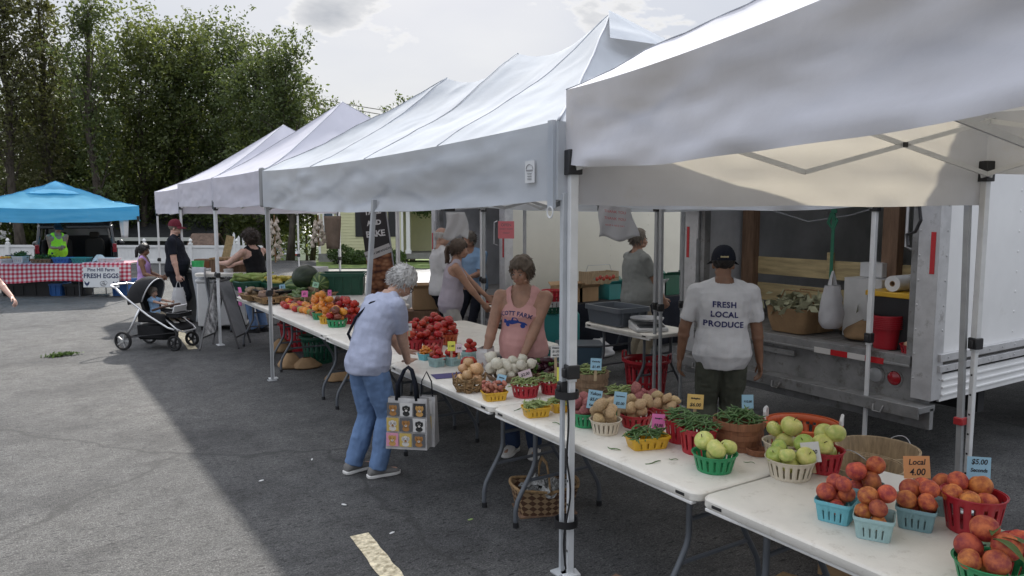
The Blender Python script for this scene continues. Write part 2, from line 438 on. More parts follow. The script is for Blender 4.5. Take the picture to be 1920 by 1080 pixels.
def tree(name, label, loc, h, spread, base=0.25, limbs=14, leaves=9000, leaf=0.085, upright=0.6, seed=1, lm=None, sig=0.3, thin=.74, trunk_r=None, cat='tree', group=None, shape=0.5, kids=7):
    rs = np.random.RandomState(seed); rd = random.Random(seed)
    root = thing(name, label, cat, loc, 0, group)
    w = MB(); r0 = trunk_r or 0.017 * h
    tp = [Vector((wob((i, seed, 0), .35, 0.03 * h), wob((i, seed, 7), .35, 0.03 * h), h * 0.9 * i / 8 - (0.05 if i == 0 else 0))) for i in range(9)]
    w.tube(tp, [r0 * (1.25 if i == 0 else 1) * (1 - 0.1 * i) for i in range(9)], 8)
    def along(path, t):
        x = t * (len(path) - 1); i = min(int(x), len(path) - 2); return path[i].lerp(path[i + 1], x - i)
    cl = []
    for i in range(limbs):
        f = base + (0.86 - base) * ((i + rd.random() * .8) / limbs)
        s = along(tp, f / 0.9)
        az = i * 2.4 + rd.uniform(-.5, .5)
        prof = (1 - abs((f - shape) / max(shape, 1 - shape)) ** 1.7) * 0.75 + 0.3
        ln = spread * prof * rd.uniform(.75, 1.25)
        d = Vector((math.cos(az), math.sin(az), 0)) * (1 - upright) + Vector((0, 0, upright)); d.normalize()
        rise = ln * (0.9 + upright)
        path = [s]; p = s.copy(); dd = d.copy()
        for k in range(5):
            dd = (dd + Vector((rd.uniform(-.18, .18), rd.uniform(-.18, .18), 0.10))).normalized(); p = p + dd * rise / 5; path.append(p.copy())
        rr = r0 * 0.42 * (1.1 - f)
        w.tube(path, [max(.012, rr * (1 - .17 * k)) for k in range(6)], 5)
        for k in range(kids):
            t = rd.uniform(.3, 1.0); q = along(path, t)
            e = (dd + Vector((rd.uniform(-1, 1), rd.uniform(-1, 1), rd.uniform(-.5, .6)))).normalized()
            l2 = ln * rd.uniform(.25, .55); sp = [q, q + e * l2 * .5 + Vector((0, 0, l2 * .06)), q + e * l2]
            w.tube(sp, [max(.008, rr * .4), max(.007, rr * .25), .006], 4)
            cl.append((sp, l2))
        cl.append(([path[3], path[4], path[5]], ln * .5))
    obj('trunk', w, M_bark, root, smooth=180)
    tot = sum(c[1] for c in cl); C = []
    for sp, l2 in cl:
        n = max(4, int(leaves * thin * l2 / tot))
        t = rs.uniform(0, 1.05, n)[:, None]
        a, b, c = (np.array(x) for x in sp)
        pts = a * (1 - t) + c * t
        sub = rs.normal(size=(max(1, n // 16), 3)) * sig * 1.1                    # leaves hang in sprays
        pts = pts + sub[rs.randint(0, len(sub), n)] + rs.normal(size=(n, 3)) * sig * .34
        C.append(pts)
    C = np.concatenate(C); C = C[C[:, 2] > 0.25]
    obj('crown', leaf_mesh('crown', C, leaf, rs, lm or M_leaf1), parent=root)
    return root
def T(px, depth, ytop, spread, label, **k):
    h = zat(ytop, depth) - gz(depth)
    return tree('tree', label, gpt(px, depth), h, spread, **k)
G_T = 'trees behind the white fence'
T(-60, 31, -120, 2.2, 'tall upright tree at the far left with its crown cut by the photo edge', base=.15, limbs=22, leaves=13000, upright=.72, seed=3, lm=M_leaf3, sig=.4, group=G_T)
T(34, 30, -60, 1.7, 'tall airy tree with upright dark limbs above the left end of the blue canopy', base=.12, limbs=22, leaves=11500, upright=.76, seed=5, lm=M_leaf3, sig=.36, group=G_T)
T(100, 32, -40, 1.5, 'tall thin tree with bare upright stems above the peak of the blue canopy', base=.12, limbs=20, leaves=9000, upright=.78, seed=8, lm=M_leaf3, sig=.34, group=G_T)
T(185, 31, -30, 1.4, 'slender sparse tree with bare branch tips against the bright cloud', base=.1, limbs=20, leaves=6500, upright=.8, seed=11, lm=M_leaf1, sig=.34, group=G_T)
T(152, 36, 190, 2.6, 'dense lower green tree behind the thin upright trees', base=.12, limbs=20, leaves=15000, leaf=.10, upright=.5, seed=14, lm=M_leaf1, sig=.5, group=G_T)
T(275, 35, 75, 2.3, 'broad yellowish green tree behind the utility pole, to its left', base=.16, limbs=22, leaves=19000, leaf=.095, upright=.55, seed=17, lm=M_leaf2, sig=.46, group=G_T)
T(355, 37, 62, 2.3, 'rounded green tree behind the utility pole, to its right', base=.16, limbs=22, leaves=19000, leaf=.095, upright=.55, seed=21, lm=M_leaf2, sig=.46, group=G_T)
T(425, 36, 75, 2.1, 'dense dark green tree above the farthest white canopy', base=.14, limbs=22, leaves=19000, leaf=.09, upright=.58, seed=25, lm=M_leaf1, sig=.42, group=G_T)
T(490, 33, 85, 1.7, 'dark upright tree behind the ridge of the far white canopy', base=.12, limbs=22, leaves=16000, leaf=.085, upright=.62, seed=29, lm=M_leaf1, sig=.38, group=G_T)
T(545, 31.5, 55, 1.35, 'columnar tree with a feathery spire beside the power lines', base=.12, limbs=22, leaves=13000, leaf=.08, upright=.62, seed=33, lm=M_leaf1, sig=.3, group=G_T, shape=.35)
T(585, 34, 190, 1.3, 'small loose tree under the power lines at the right end of the row', base=.2, limbs=16, leaves=8000, leaf=.08, upright=.5, seed=37, lm=M_leaf1, sig=.32, group=G_T)
T(50, 37, 200, 3.0, 'low spreading green tree behind the blue canopy', base=.1, limbs=18, leaves=15000, leaf=.10, upright=.4, seed=41, lm=M_leaf1, sig=.55, group=G_T)
T(430, 40, 235, 3.2, 'wide shady tree low behind the white fence with a thick forked trunk', base=.2, limbs=18, leaves=17000, leaf=.10, upright=.3, seed=43, lm=M_leaf1, sig=.55, trunk_r=.28, group=G_T)
T(250, 41, 240, 3.2, 'wide dark tree low behind the parked black car', base=.12, limbs=18, leaves=16000, leaf=.11, upright=.3, seed=47, lm=M_leaf1, sig=.55, group=G_T)
T(770, 62, 186, 2.0, 'round topped distant tree showing beyond the slope of the big canopy', base=.3, limbs=16, leaves=7000, leaf=.15, upright=.5, seed=51, lm=M_leaf1, sig=.4, group='distant trees')
T(712, 66, 222, 2.4, 'distant tree just peeping over the right slope of the pointed canopy', base=.3, limbs=14, leaves=5500, leaf=.15, upright=.45, seed=53, lm=M_leaf1, sig=.5, group='distant trees')
T(575, 46, 330, 3.0, 'dark tree behind the pale gabled garage', base=.1, limbs=16, leaves=12000, leaf=.12, upright=.35, seed=57, lm=M_leaf1, sig=.6, group=G_T)
for i, (px, dp, yt, sp, lab) in enumerate(((25, 34, 375, 1.6, 'leafy sunlit shrub under the left end of the blue canopy'), (120, 38, 330, 2.4, 'dark shrub behind the hatch of the black car'), (200, 36, 345, 2.0, 'bushy shrub right of the parked black car'),
                         (310, 38, 330, 2.2, 'dark bush above the dark shed roof'), (385, 36, 350, 2.0, 'leafy bush over the brown shingled roof'), (470, 38, 340, 2.2, 'shrub behind the woman in the black tank top'), (500, 34, 395, 1.2, 'pale flowering shrub behind the tent poles'))):
    tree('shrub', lab, gpt(px, dp), zat(yt, dp) - gz(dp), sp, base=.08, limbs=12, leaves=8000, leaf=.1, upright=.35, seed=70 + i, lm=M_leaf2 if i in (0, 6) else M_leaf1, sig=.45, cat='shrub', group='bushes behind the fence', kids=6)
# utility pole
up_ = thing('utility_pole', 'wooden utility pole with a grey transformer and crossarms among the trees', 'utility pole', at(338, 36.3))
M_wood_g = mat('weathered_wood', (0.13, 0.115, 0.10), 0.9, var=.3, vscale=8, stretch=(1, 1, .2))
M_steel = mat('galvanised_steel', (0.42, 0.43, 0.45), 0.45, var=.12, vscale=9, metal=.7)
M_grey_d = mat('dark_grey_metal', (0.09, 0.095, 0.10), .5, metal=.3)
zt = zat(118, 36.3)
w = MB(); w.tube([(0, 0, 0), (0, 0, zt)], [.15, .11], 10); obj('pole', w, M_wood_g, up_)
tz = zat(182, 36.3)
w = MB(); w.lathe([(.0, .38), (.19, .36), (.21, .30), (.2, -.35), (.0, -.37)], 16, (0, 0, 0)); w.tube([(-.1, 0, .36), (-.1, 0, .55)], .03, 6); w.tube([(.1, 0, .36), (.1, 0, .55)], .03, 6)
o = obj('transformer', w, M_steel, up_); o.location = Vector((-_rt.x, -_rt.y, 0)) * .38 + Vector((0, 0, tz))
for yy, ln in ((126, .8), (205, .55), (280, .6)):
    w = MB(); q = Vector((_rt.x, _rt.y, 0)); z = zat(yy, 36.3)
    w.bar(-q * ln + Vector((0, 0, z)), q * ln + Vector((0, 0, z)), .1, .12); obj('crossarm', w, M_wood_g, up_)
M_wire = mat('cable_black', (0.02, 0.02, 0.022), .6)
def wire(a, b, sag, r=.02):
    w = MB(); a, b = Vector(a), Vector(b)
    w.tube([a.lerp(b, t / 14) - Vector((0, 0, sag * 4 * (t / 14) * (1 - t / 14))) for t in range(15)], r, 5); return w
M_wire_g = mat('cable_grey', (0.16, 0.16, 0.17), .6)
for y0, y1, lab in ((122, 200, 'topmost overhead power line behind the pointed canopy'), (126, 213, 'middle overhead power line behind the pointed canopy'), (132, 228, 'lowest overhead power line behind the pointed canopy')):
    a = at(338, 36.3, zat(y0, 36.3)); b = at(1060, 46, zat(y1 + 40, 46))
    tag(obj('power_line', wire(a, b, .6, .03), M_wire_g), lab, 'power line', 'overhead power lines')
for y0, y1, lab in ((124, 105, 'upper overhead line crossing the thin trees'), (210, 120, 'lower overhead line crossing the thin trees'), (272, 268, 'thick overhead cable low across the dark trees')):
    tag(obj('power_line', wire(at(338, 36.3, zat(y0, 36.3)), at(-300, 36, zat(y1, 36)), .4, .018), M_wire_g), lab, 'power line', 'overhead power lines')

# ================================================================== WHITE FENCE
M_vinyl = mat('white_vinyl', (0.72, 0.72, 0.71), 0.5, var=.06, vscale=2)
fA, fB = at(-260, 29.5), at(492, 28.5)
fdir = (fB - fA).normalized(); fl = (fB - fA).length; fang = math.atan2(fdir.y, fdir.x)
fh = zat(459, 29)
fr = thing('vinyl_fence', 'white vinyl privacy fence with ball capped posts across the back', 'fence', fA, fang)
w = MB(); x = 0
while x < fl - .1:
    w.box((x + .07, 0, fh / 2), (.135, .025, fh - .06)); x += .14
obj('panel', w, M_vinyl, fr)
w = MB(); w.box((fl / 2, -.02, fh - .05), (fl, .05, .09)); obj('top_rail', w, M_vinyl, fr)
w = MB(); w.box((fl / 2, -.02, .1), (fl, .05, .12)); obj('bottom_rail', w, M_vinyl, fr)
x = 0.6
while x < fl:
    w = MB(); w.box((x, -.03, fh / 2 + .02), (.13, .13, fh + .04)); po = obj('post', w, M_vinyl, fr)
    w = MB(); w.lathe([(0, .0), (.085, 0), (.085, .04), (.04, .06), (.045, .09), (.07, .13), (.05, .19), (0, .23)], 10, (x, -.03, fh + .04)); obj('finial', w, M_vinyl, po); x += 1.83
# a short stretch of open picket fence by the woman in the tank top
pf = thing('picket_fence', 'short stretch of white picket fence behind the woman in the black tank top', 'fence', at(441, 27), -R_(CAM_YAW))
for i in range(5):
    w = MB(); h = zat(446 if i % 2 else 452, 27) + .2
    w.prism([(-.04, -.012), (.04, -.012), (.04, .012), (-.04, .012)], 0, h - .1)
    k = w.addv([(-.05, -.012, h - .1), (.05, -.012, h - .1), (0, -.012, h), (-.05, .012, h - .1), (.05, .012, h - .1), (0, .012, h)])
    for f in ((0, 1, 2), (5, 4, 3), (0, 2, 5, 3), (1, 4, 5, 2), (0, 3, 4, 1)): w.face(*(k + q for q in f))
    obj('picket', w, M_vinyl, pf, loc=(i * .17 - .2, 0, 0))
w = MB(); w.box((.14, .03, .3), (.9, .03, .09)); obj('rail', w, M_vinyl, pf)
w = MB(); w.box((.14, .03, .75), (.9, .03, .09)); obj('rail', w, M_vinyl, pf)

# ================================================================== HOUSES
M_side = mat('yellow_siding', (0.56, 0.55, 0.33), 0.6, var=.05, vscale=1.5)
M_trim = mat('white_trim', (0.72, 0.72, 0.70), 0.5)
M_roof = mat('grey_shingles', (0.13, 0.135, 0.145), 0.9, var=.25, vscale=7, bump=.5)
M_roofb = mat('brown_shingles', (0.16, 0.11, 0.085), 0.9, var=.3, vscale=7, bump=.5)
M_black = mat('black_paint', (0.015, 0.015, 0.017), .45)
M_glass = mat('window_glass', (0.05, 0.06, 0.07), .08, spec=.8)
def siding(w, x0, x1, y, z0, z1, step=.12):
    z = z0
    while z < z1 - 1e-3:
        zz = min(z + step, z1); k = w.addv([(x0, y - .022, z), (x1, y - .022, z), (x1, y - .002, zz), (x0, y - .002, zz), (x0, y, z), (x1, y, z)])
        w.face(k, k + 1, k + 2, k + 3); w.face(k + 4, k + 5, k + 1, k); z = zz
hs = thing('yellow_house', 'pale yellow clapboard house with white trim and a front porch', 'house', at(598, 30), -R_(CAM_YAW))
w = MB(); w.box((1.7, 3, 1.55), (3.4, 6, 3.1)); siding(w, 0, 3.4, 0, .35, 3.1)
obj('wall', w, M_side, hs, smooth=0)
w = MB(); w.box((1.7, -.03, .17), (3.42, .08, .34)); obj('foundation', w, M_conc, hs)
for xx in (.045, .78, 3.36):
    w = MB(); w.box((xx, -.03, 1.72), (.09, .05, 2.76)); obj('corner_board', w, M_trim, hs)
w = MB(); w.box((5.9, 4, 1.55), (5, 4, 3.1)); siding(w, 3.4, 8.4, 2, .35, 3.1); obj('porch_wall', w, M_side, hs, smooth=0)
w = MB(); w.box((5.9, .9, .25), (5, 2.2, .2)); obj('porch_floor', w, M_conc, hs)
for xx in (3.6, 4.75, 6.6, 8.2):
    w = MB(); w.box((xx, 0, 1.5), (.15, .15, 2.3)); w.box((xx, 0, .42), (.22, .22, .14)); w.box((xx, 0, 2.58), (.22, .22, .14)); obj('porch_post', w, M_trim, hs)
w = MB(); w.box((5.9, -.02, 2.76), (5.2, .18, .24)); obj('porch_beam', w, M_trim, hs)
w = MB(); w.poly([(3.2, -.5, 2.88), (8.9, -.5, 2.88), (8.9, 3.0, 4.2), (3.2, 3.0, 4.2)]); obj('porch_roof', w, M_roof, hs, solid=.12, smooth=0)
w = MB(); w.poly([(-.3, -.35, 3.06), (3.75, -.35, 3.06), (3.2, 3, 4.6), (.3, 3, 4.6)]); w.poly([(-.3, 6.3, 3.06), (-.3, -.35, 3.06), (.3, 3, 4.6)]); w.poly([(3.75, -.35, 3.06), (3.75, 6.3, 3.06), (3.2, 3, 4.6)]); w.poly([(3.75, 6.3, 3.06), (-.3, 6.3, 3.06), (.3, 3, 4.6), (3.2, 3, 4.6)])
obj('roof', w, M_roof, hs, solid=.1, smooth=0)
def window(parent, x, z, wd, ht, y=-.03, shut=True):
    f = MB(); f.box((x, y, z + ht / 2 + .03), (wd + .12, .05, .06)); f.box((x, y, z - ht / 2 - .03), (wd + .12, .05, .06)); f.box((x - wd / 2 - .03, y, z), (.06, .05, ht)); f.box((x + wd / 2 + .03, y, z), (.06, .05, ht)); f.box((x, y, z), (wd, .04, .04))
    fo = obj('window', f, M_trim, parent); p = MB(); p.box((x, y + .01, z), (wd, .02, ht)); obj('pane', p, M_glass, fo)
    if shut:
        for s in (-1, 1):
            q = MB(); xs = x + s * (wd / 2 + .26); q.box((xs, y, z), (.3, .04, ht + .1))
            for k in range(9): q.box((xs, y - .022, z - ht / 2 + .1 + k * (ht - .2) / 8), (.24, .012, .05))
            obj('shutter', q, M_black, parent)
window(hs, .42, 1.75, .34, 1.25, shut=False); window(hs, 2.3, 1.75, .8, 1.35)
window(hs, 7.6, 1.75, .8, 1.35, y=1.965)
w = MB(); w.box((6.0, 1.96, 1.4), (.95, .06, 2.1)); dr = obj('door', w, M_trim, hs); w = MB(); w.box((6.0, 1.92, 1.7), (.5, .02, 1.1)); obj('door_glass', w, M_glass, dr)
for s in (-.75, .75):
    w = MB(); w.box((6 + s, 1.96, 1.45), (.34, .05, 1.9)); obj('shutter', w, M_black, hs)
w = MB(); w.lathe([(0, -.1), (.04, -.12), (.09, .1), (.1, .12), (.03, .2), (0, .22)], 8, (5.5, 1.85, 2.15)); obj('wall_lantern', w, M_black, hs)
fn = thing('hanging_fern', 'bushy green fern basket hanging under the porch roof', 'plant', hs.matrix_basis @ Vector((4.2, .1, 0)))
rs = np.random.RandomState(4); ce = rs.normal(size=(700, 3)) * np.array([.2, .2, .15]) + np.array([0, 0, 2.15]); obj('fronds', leaf_mesh('fronds', ce, .07, rs, M_leaf4), parent=fn)
w = MB(); w.lathe([(.0, 1.95), (.12, 1.96), (.17, 2.12)], 12); w.tube([(0, 0, 2.12), (0, 0, 2.64)], .006, 4); obj('pot', w, M_black, fn)
for i, (px, dp, hh, lab) in enumerate(((640, 28.9, .75, 'clipped green bush at the corner of the yellow house'), (672, 28.7, .55, 'low green bush in front of the shuttered window'), (735, 28.4, .6, 'small bush beside the porch post'))):
    bp_ = thing('bush', lab, 'bush', at(px, dp), 0, 'bushes by the yellow house'); rs = np.random.RandomState(20 + i)
    v = rs.normal(size=(1500, 3)); v /= np.linalg.norm(v, axis=1)[:, None]; ce = v * rs.uniform(.6, 1.05, (1500, 1)) * np.array([.55, .45, hh / 2]) + np.array([0, 0, hh / 2])
    obj('foliage', leaf_mesh('foliage', ce, .05, rs, M_leaf4), parent=bp_)
    w = MB(); w.tube([(0, 0, 0), (0, 0, hh * .6)], .03, 5); obj('stem', w, M_bark, bp_)
# pale gabled garage, dark shed, brown shingled roof and the grey roof at the left edge
M_pale = mat('pale_green_siding', (0.52, 0.55, 0.44), .6, var=.05)
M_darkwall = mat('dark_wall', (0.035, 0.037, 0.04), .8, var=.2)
def gabled(name, label, px, dp, wd, ln, hw, hr, mw, mr, ang=0.0, along=False, ov=.25):
    hw -= gz(dp); hr -= gz(dp); r = thing(name, label, 'building', gpt(px, dp), -R_(CAM_YAW) + ang)
    w = MB()
    if not along:
        w.prism([(-wd / 2, 0), (wd / 2, 0), (wd / 2, ln), (-wd / 2, ln)], 0, hw); siding(w, -wd / 2, wd / 2, 0, .1, hw, .15)
        for y in (0, ln): w.poly([(-wd / 2, y, hw), (wd / 2, y, hw), (0, y, hr)] if y == 0 else [(wd / 2, y, hw), (-wd / 2, y, hw), (0, y, hr)])
        q = MB(); k = (hr - hw) / (wd / 2)
        q.poly([(-wd / 2 - ov, -ov, hw - k * ov), (0, -ov, hr), (0, ln + ov, hr), (-wd / 2 - ov, ln + ov, hw - k * ov)]); q.poly([(0, -ov, hr), (wd / 2 + ov, -ov, hw - k * ov), (wd / 2 + ov, ln + ov, hw - k * ov), (0, ln + ov, hr)])
    else:
        w.prism([(-wd / 2, 0), (wd / 2, 0), (wd / 2, ln), (-wd / 2, ln)], 0, hw); siding(w, -wd / 2, wd / 2, 0, .1, hw, .15)
        for x, o_ in ((-wd / 2, 1), (wd / 2, 0)): w.poly([(x, 0, hw), (x, ln / 2, hr), (x, ln, hw)] if o_ else [(x, ln, hw), (x, ln / 2, hr), (x, 0, hw)])
        q = MB(); k = (hr - hw) / (ln / 2)
        q.poly([(-wd / 2 - ov, -ov, hw - k * ov), (wd / 2 + ov, -ov, hw - k * ov), (wd / 2 + ov, ln / 2, hr), (-wd / 2 - ov, ln / 2, hr)]); q.poly([(-wd / 2 - ov, ln / 2, hr), (wd / 2 + ov, ln / 2, hr), (wd / 2 + ov, ln + ov, hw - k * ov), (-wd / 2 - ov, ln + ov, hw - k * ov)])
    obj('wall', w, mw, r, smooth=0); obj('roof', q, mr, r, smooth=0, solid=.1)
    f = MB(); f.box((0, -ov if along else -.03, hw - .05), (wd + (2 * ov if along else 0), .05, .16)); obj('fascia', f, M_trim, r)
    return r
gabled('garage', 'small pale garage with a gable roof beyond the parked grey car', 536, 64, 5.6, 6, zat(452, 64), zat(414, 64), M_pale, M_trim)
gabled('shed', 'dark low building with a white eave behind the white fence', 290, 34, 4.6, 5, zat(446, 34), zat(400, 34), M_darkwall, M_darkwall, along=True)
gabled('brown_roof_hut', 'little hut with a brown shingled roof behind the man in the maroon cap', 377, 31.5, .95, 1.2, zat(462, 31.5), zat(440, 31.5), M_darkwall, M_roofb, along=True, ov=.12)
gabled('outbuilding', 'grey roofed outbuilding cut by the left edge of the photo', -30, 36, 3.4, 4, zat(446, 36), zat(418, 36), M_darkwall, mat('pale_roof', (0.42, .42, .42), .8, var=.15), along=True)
# ================================================================== POP-UP TENTS
def canvas(name, col, tcol, tr=0.42, var=.05):
    m = mat(name, col, 0.85, var=var, vscale=1.7, bump=0.10, bscale=30, transl=tr, crease=(1.9, .7, .05), dirt=(1.6, .60, (.50, .44, .33), .30), tcol=tcol, spec=.2)
    return m
M_canA = canvas('canvas_cream_white', (0.64, 0.655, 0.73), (0.62, 0.57, 0.46), .32, .07)
M_canB = canvas('canvas_grey_white', (0.56, 0.605, 0.67), (0.60, 0.59, 0.57), .40, .07)
M_canC = canvas('canvas_bright_white', (0.66, 0.67, 0.77), (0.60, 0.58, 0.60), .42, .03)
M_canBlue = canvas('canvas_sky_blue', (0.15, 0.44, 0.64), (0.12, 0.50, 0.74), .5, .06)
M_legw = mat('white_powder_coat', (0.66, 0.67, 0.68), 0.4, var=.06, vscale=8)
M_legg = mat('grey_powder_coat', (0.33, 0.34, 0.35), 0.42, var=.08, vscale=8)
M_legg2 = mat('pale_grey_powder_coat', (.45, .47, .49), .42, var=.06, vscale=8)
M_blk = mat('black_plastic', (0.018, 0.018, 0.02), 0.45)
M_strap = mat('grey_strap', (0.25, 0.255, 0.26), .8)
def leg(parent, base, top, m, latch=1.0, w=.036, bracket=True, foot=True, holes=False):
    base, top = Vector(base), Vector(top); d = (top - base); mid = base.lerp(top, .52)
    q = MB(); q.bar(mid - d.normalized() * .1, top, w, w, (0, 1, 0)); q.bar(base, mid, w * .74, w * .74, (0, 1, 0))
    if foot: q.box(base + Vector((0, 0, .006)), (.1, .08, .012))
    lg = obj('leg', q, m, parent, bevel=.003)
    if bracket:
        q = MB(); q.box(top + Vector((0, 0, -.03)), (w * 1.7, w * 1.7, .13)); q.box(top + Vector((w * .9, 0, .0)), (.07, w * .7, .035)); q.box(top + Vector((0, w * .9, 0)), (w * .7, .07, .035))
        obj('bracket', q, M_blk, lg, bevel=.005)
    q = MB(); c = base + d * .50; q.box(c, (w * 1.6, w * 1.5, .075)); q.box(c + Vector((-w * .9, 0, -.005)), (w * .5, w * .8, .05)); obj('latch', q, M_blk, lg, bevel=.006)
    if holes:
        q = MB()
        for k in range(7):
            c = base + d * (.06 + .058 * k); q.box(c + Vector((-w * .375, 0, 0)), (.004, .012, .012))
        obj('adjustment_hole', q, M_blk, lg)
    return lg
M_seam = mat('canvas_seam', (.44, .46, .50), .9)
def popup(name, label, loc, rz, Wd, Ln, zt, zb, peaks, pe, mcan, mleg, group=None, sag=.04, g=1.12, wr=.012, seed=0, legs=None, truss=True, cat='canopy tent', nx=40, ny=40, vwave=.02, vsag=.0, over=.03, far_drop=0.0, mseam=None):
    mseam = mseam or M_seam
    r = thing(name, label, cat, (loc[0], loc[1], 0), rz, group)
    x0, x1, y0, y1 = -over, Wd + over, -over, Ln + over
    def ridge(y):
        if y <= peaks[0][0]: return peaks[0][1]
        for (ya, za), (yb, zb_) in zip(peaks, peaks[1:]):
            if y <= yb:
                u = (y - ya) / (yb - ya); return za + (zb_ - za) * u - .13 * 4 * u * (1 - u)
        return peaks[-1][1]
    def eave(x, y):                                # the eave hangs a little between its corners
        ux = (x - x0) / (x1 - x0); uy = (y - y0) / (y1 - y0)
        e = min(ux, 1 - ux); f = min(uy, 1 - uy)
        return zt - (sag * 4 * ux * (1 - ux) if f < e else sag * 1.3 * 4 * uy * (1 - uy))
    def roof(u, v):
        x = x0 + (x1 - x0) * u; y = y0 + (y1 - y0) * v
        a = abs(2 * u - 1)
        if y < peaks[0][0]: b = (peaks[0][0] - y) / (peaks[0][0] - y0)
        elif y > peaks[-1][0]: b = (y - peaks[-1][0]) / (y1 - peaks[-1][0])
        else: b = 0
        dd = max(a, b); m_ = min(a, b); t = 1 - dd
        t = max(0.0, t); hgt = (ridge(y) - zt) * (t ** g)
        s = -.11 * math.sin(math.pi * t) * (1 - (m_ / max(dd, 1e-3)) ** 4) * (.55 if len(peaks) > 1 else .6)
        z = eave(x, y) * (1 - t) + zt * t + hgt + s * (1 - abs(2 * t - 1) ** 3) 
        z += (wob((x, y, z), 1.6, wr * 1.4, seed) + wob((x * 2.2, y * 5.5, z), 1.3, wr * .7, seed + 3) + wob((x * 7, y * 2, z), 1.3, wr * .35, seed + 5)) * min(1, t * 9) * (1 if t < .93 else .2)
        return (x, y, z)
    q = MB()
    ne = nx // 2; vs = [((peaks[0][0] - y0) * k / ne) / (y1 - y0) for k in range(ne + 1)]
    if len(peaks) > 1:
        nm_ = ny - 2 * ne; vs += [(peaks[0][0] - y0 + (peaks[-1][0] - peaks[0][0]) * k / nm_) / (y1 - y0) for k in range(1, nm_ + 1)]
    vs += [(peaks[-1][0] - y0 + (y1 - peaks[-1][0]) * k / ne) / (y1 - y0) for k in range(1, ne + 1)]
    k0 = q.addv([roof(i / nx, v) for v in vs for i in range(nx + 1)])
    for j in range(len(vs) - 1):
        for i in range(nx):
            a = k0 + j * (nx + 1) + i; b, c, d = a + 1, a + nx + 2, a + nx + 1
            if (i < ne) == (j < ne): q.face(a, b, c); q.face(a, c, d)
            else: q.face(a, b, d); q.face(b, c, d)
    can = obj('canopy', q, mcan, r, smooth=55)
    pk0, pk1 = peaks[0][0], peaks[-1][0]; Lr = y1 - y0
    lines = [((.5, (py - y0) / Lr), (su, sv)) for py, su, sv in ((pk0, 0, 0), (pk0, 1, 0), (pk1, 0, 1), (pk1, 1, 1))]
    if len(peaks) > 1: lines += [((.5, (py - y0) / Lr), (su, (py - y0) / Lr)) for py, _ in peaks for su in (0, 1)]
    for (ua, va), (ub, vb) in lines:
        w = MB(); w.tube([Vector(roof(ua + (ub - ua) * k / 30, va + (vb - va) * k / 30)) + Vector((0, 0, .002)) for k in range(31)], .008, 5, flat=.5); obj('seam', w, mseam, can, smooth=180)
    # valance on each side
    def side(pa, pb, nrm, L_, dr=0.0):
        def fn(u, v):
            x = pa[0] + (pb[0] - pa[0]) * u; y = pa[1] + (pb[1] - pa[1]) * u
            top = eave(x, y); edge = min(1, min(u, 1 - u) * 9)
            zz = top + (zb - dr * (1 - .22 * math.sin(math.pi * u)) - zt - vsag * 4 * u * (1 - u)) * v + wob((x, y, 3), 1.7, .012, seed + 9) * v
            o_ = (.5 + .5 * v) * (wob((x, y, zz * .9), 1.5, vwave * 1.2, seed + 1) + wob((x + zz * 1.4, y + zz * 1.4, zz * 3), 2.4, vwave * .95, seed + 4) + wob((x * 1.3 - zz * 3, y * 1.3 - zz * 3, zz * 5), 3.4, vwave * .5, seed + 6)) * edge * min(1, v * 5 + .1)
            o_ += wob((x * .42 + zz * .9, y * .42 + zz * .9, zz * 6.5), 1, vwave * 1.5, seed + 11) * edge * min(1, v * 4)
            o_ -= .012 * math.sin(math.pi * v) * edge
            return (x + nrm[0] * o_, y + nrm[1] * o_, zz)
        w = MB(); w.grid(fn, max(24, int(L_ * 26)), 14); return obj('valance', w, mcan, can, smooth=60)
    side((x0, y0), (x0, y1), (-1, 0), y1 - y0); side((x1, y1), (x1, y0), (1, 0), y1 - y0)
    side((x1, y0), (x0, y0), (0, -1), x1 - x0); side((x0, y1), (x1, y1), (0, 1), x1 - x0, far_drop)
    for i, (b, t, kw) in enumerate(legs or [((0, 0), (0, 0), {}), ((0, Ln), (0, Ln), {}), ((Wd, 0), (Wd, 0), {}), ((Wd, Ln), (Wd, Ln), {})]):
        kw = dict(kw); mm = kw.pop('m', mleg); ztop = kw.pop('ztop', zb + .04)
        leg(r, (b[0], b[1], 0), (t[0], t[1], ztop), mm, **kw)
    if truss:
        lo, hi = zb - .02, zb + .33
        def X(a, b):
            a, b = Vector(a), Vector(b)
            for s0, s1 in ((lo, hi), (hi, lo)):
                w = MB(); w.bar((a.x, a.y, s0), (b.x, b.y, s1), .014, .028); obj('truss_bar', w, mleg, r)
            w = MB(); c = (a + b) / 2; w.box((c.x, c.y, (lo + hi) / 2), (.03, .03, .03)); obj('truss_joint', w, M_blk, r)
        nseg = 2 if Ln < 4 else 4; i_ = .04
        for xx in (i_, Wd - i_):
            for k in range(nseg): X((xx, Ln * k / nseg, 0), (xx, Ln * (k + 1) / nseg, 0))
        for yy in ((i_, Ln - i_) if Ln < 4 else (i_, Ln / 2, Ln - i_)):
            for k in range(2): X((Wd * k / 2, yy, 0), (Wd * (k + 1) / 2, yy, 0))
        for (py, pz) in (peaks if len(peaks) == 1 else peaks[::2]):
            X((i_, py, 0), (Wd / 2, py, 0)); X((Wd / 2, py, 0), (Wd - i_, py, 0))
            w = MB(); w.tube([(Wd / 2, py, lo), (Wd / 2, py, pz - .06)], .018, 8); obj('centre_pole', w, mleg, r)
            
            for z_ in (lo, hi): obj('hub', MB().box((Wd / 2, py, z_), (.12, .12, .06)), M_blk, r, bevel=.006)
    return r
GT = 'white market canopies in a row'
A_rz = -R_(14.8); A_L = 2.95; A_W = 2.85
A_o = Vector((2.40, 3.17, 0)) - Vector((.2554, .9668, 0)) * A_L
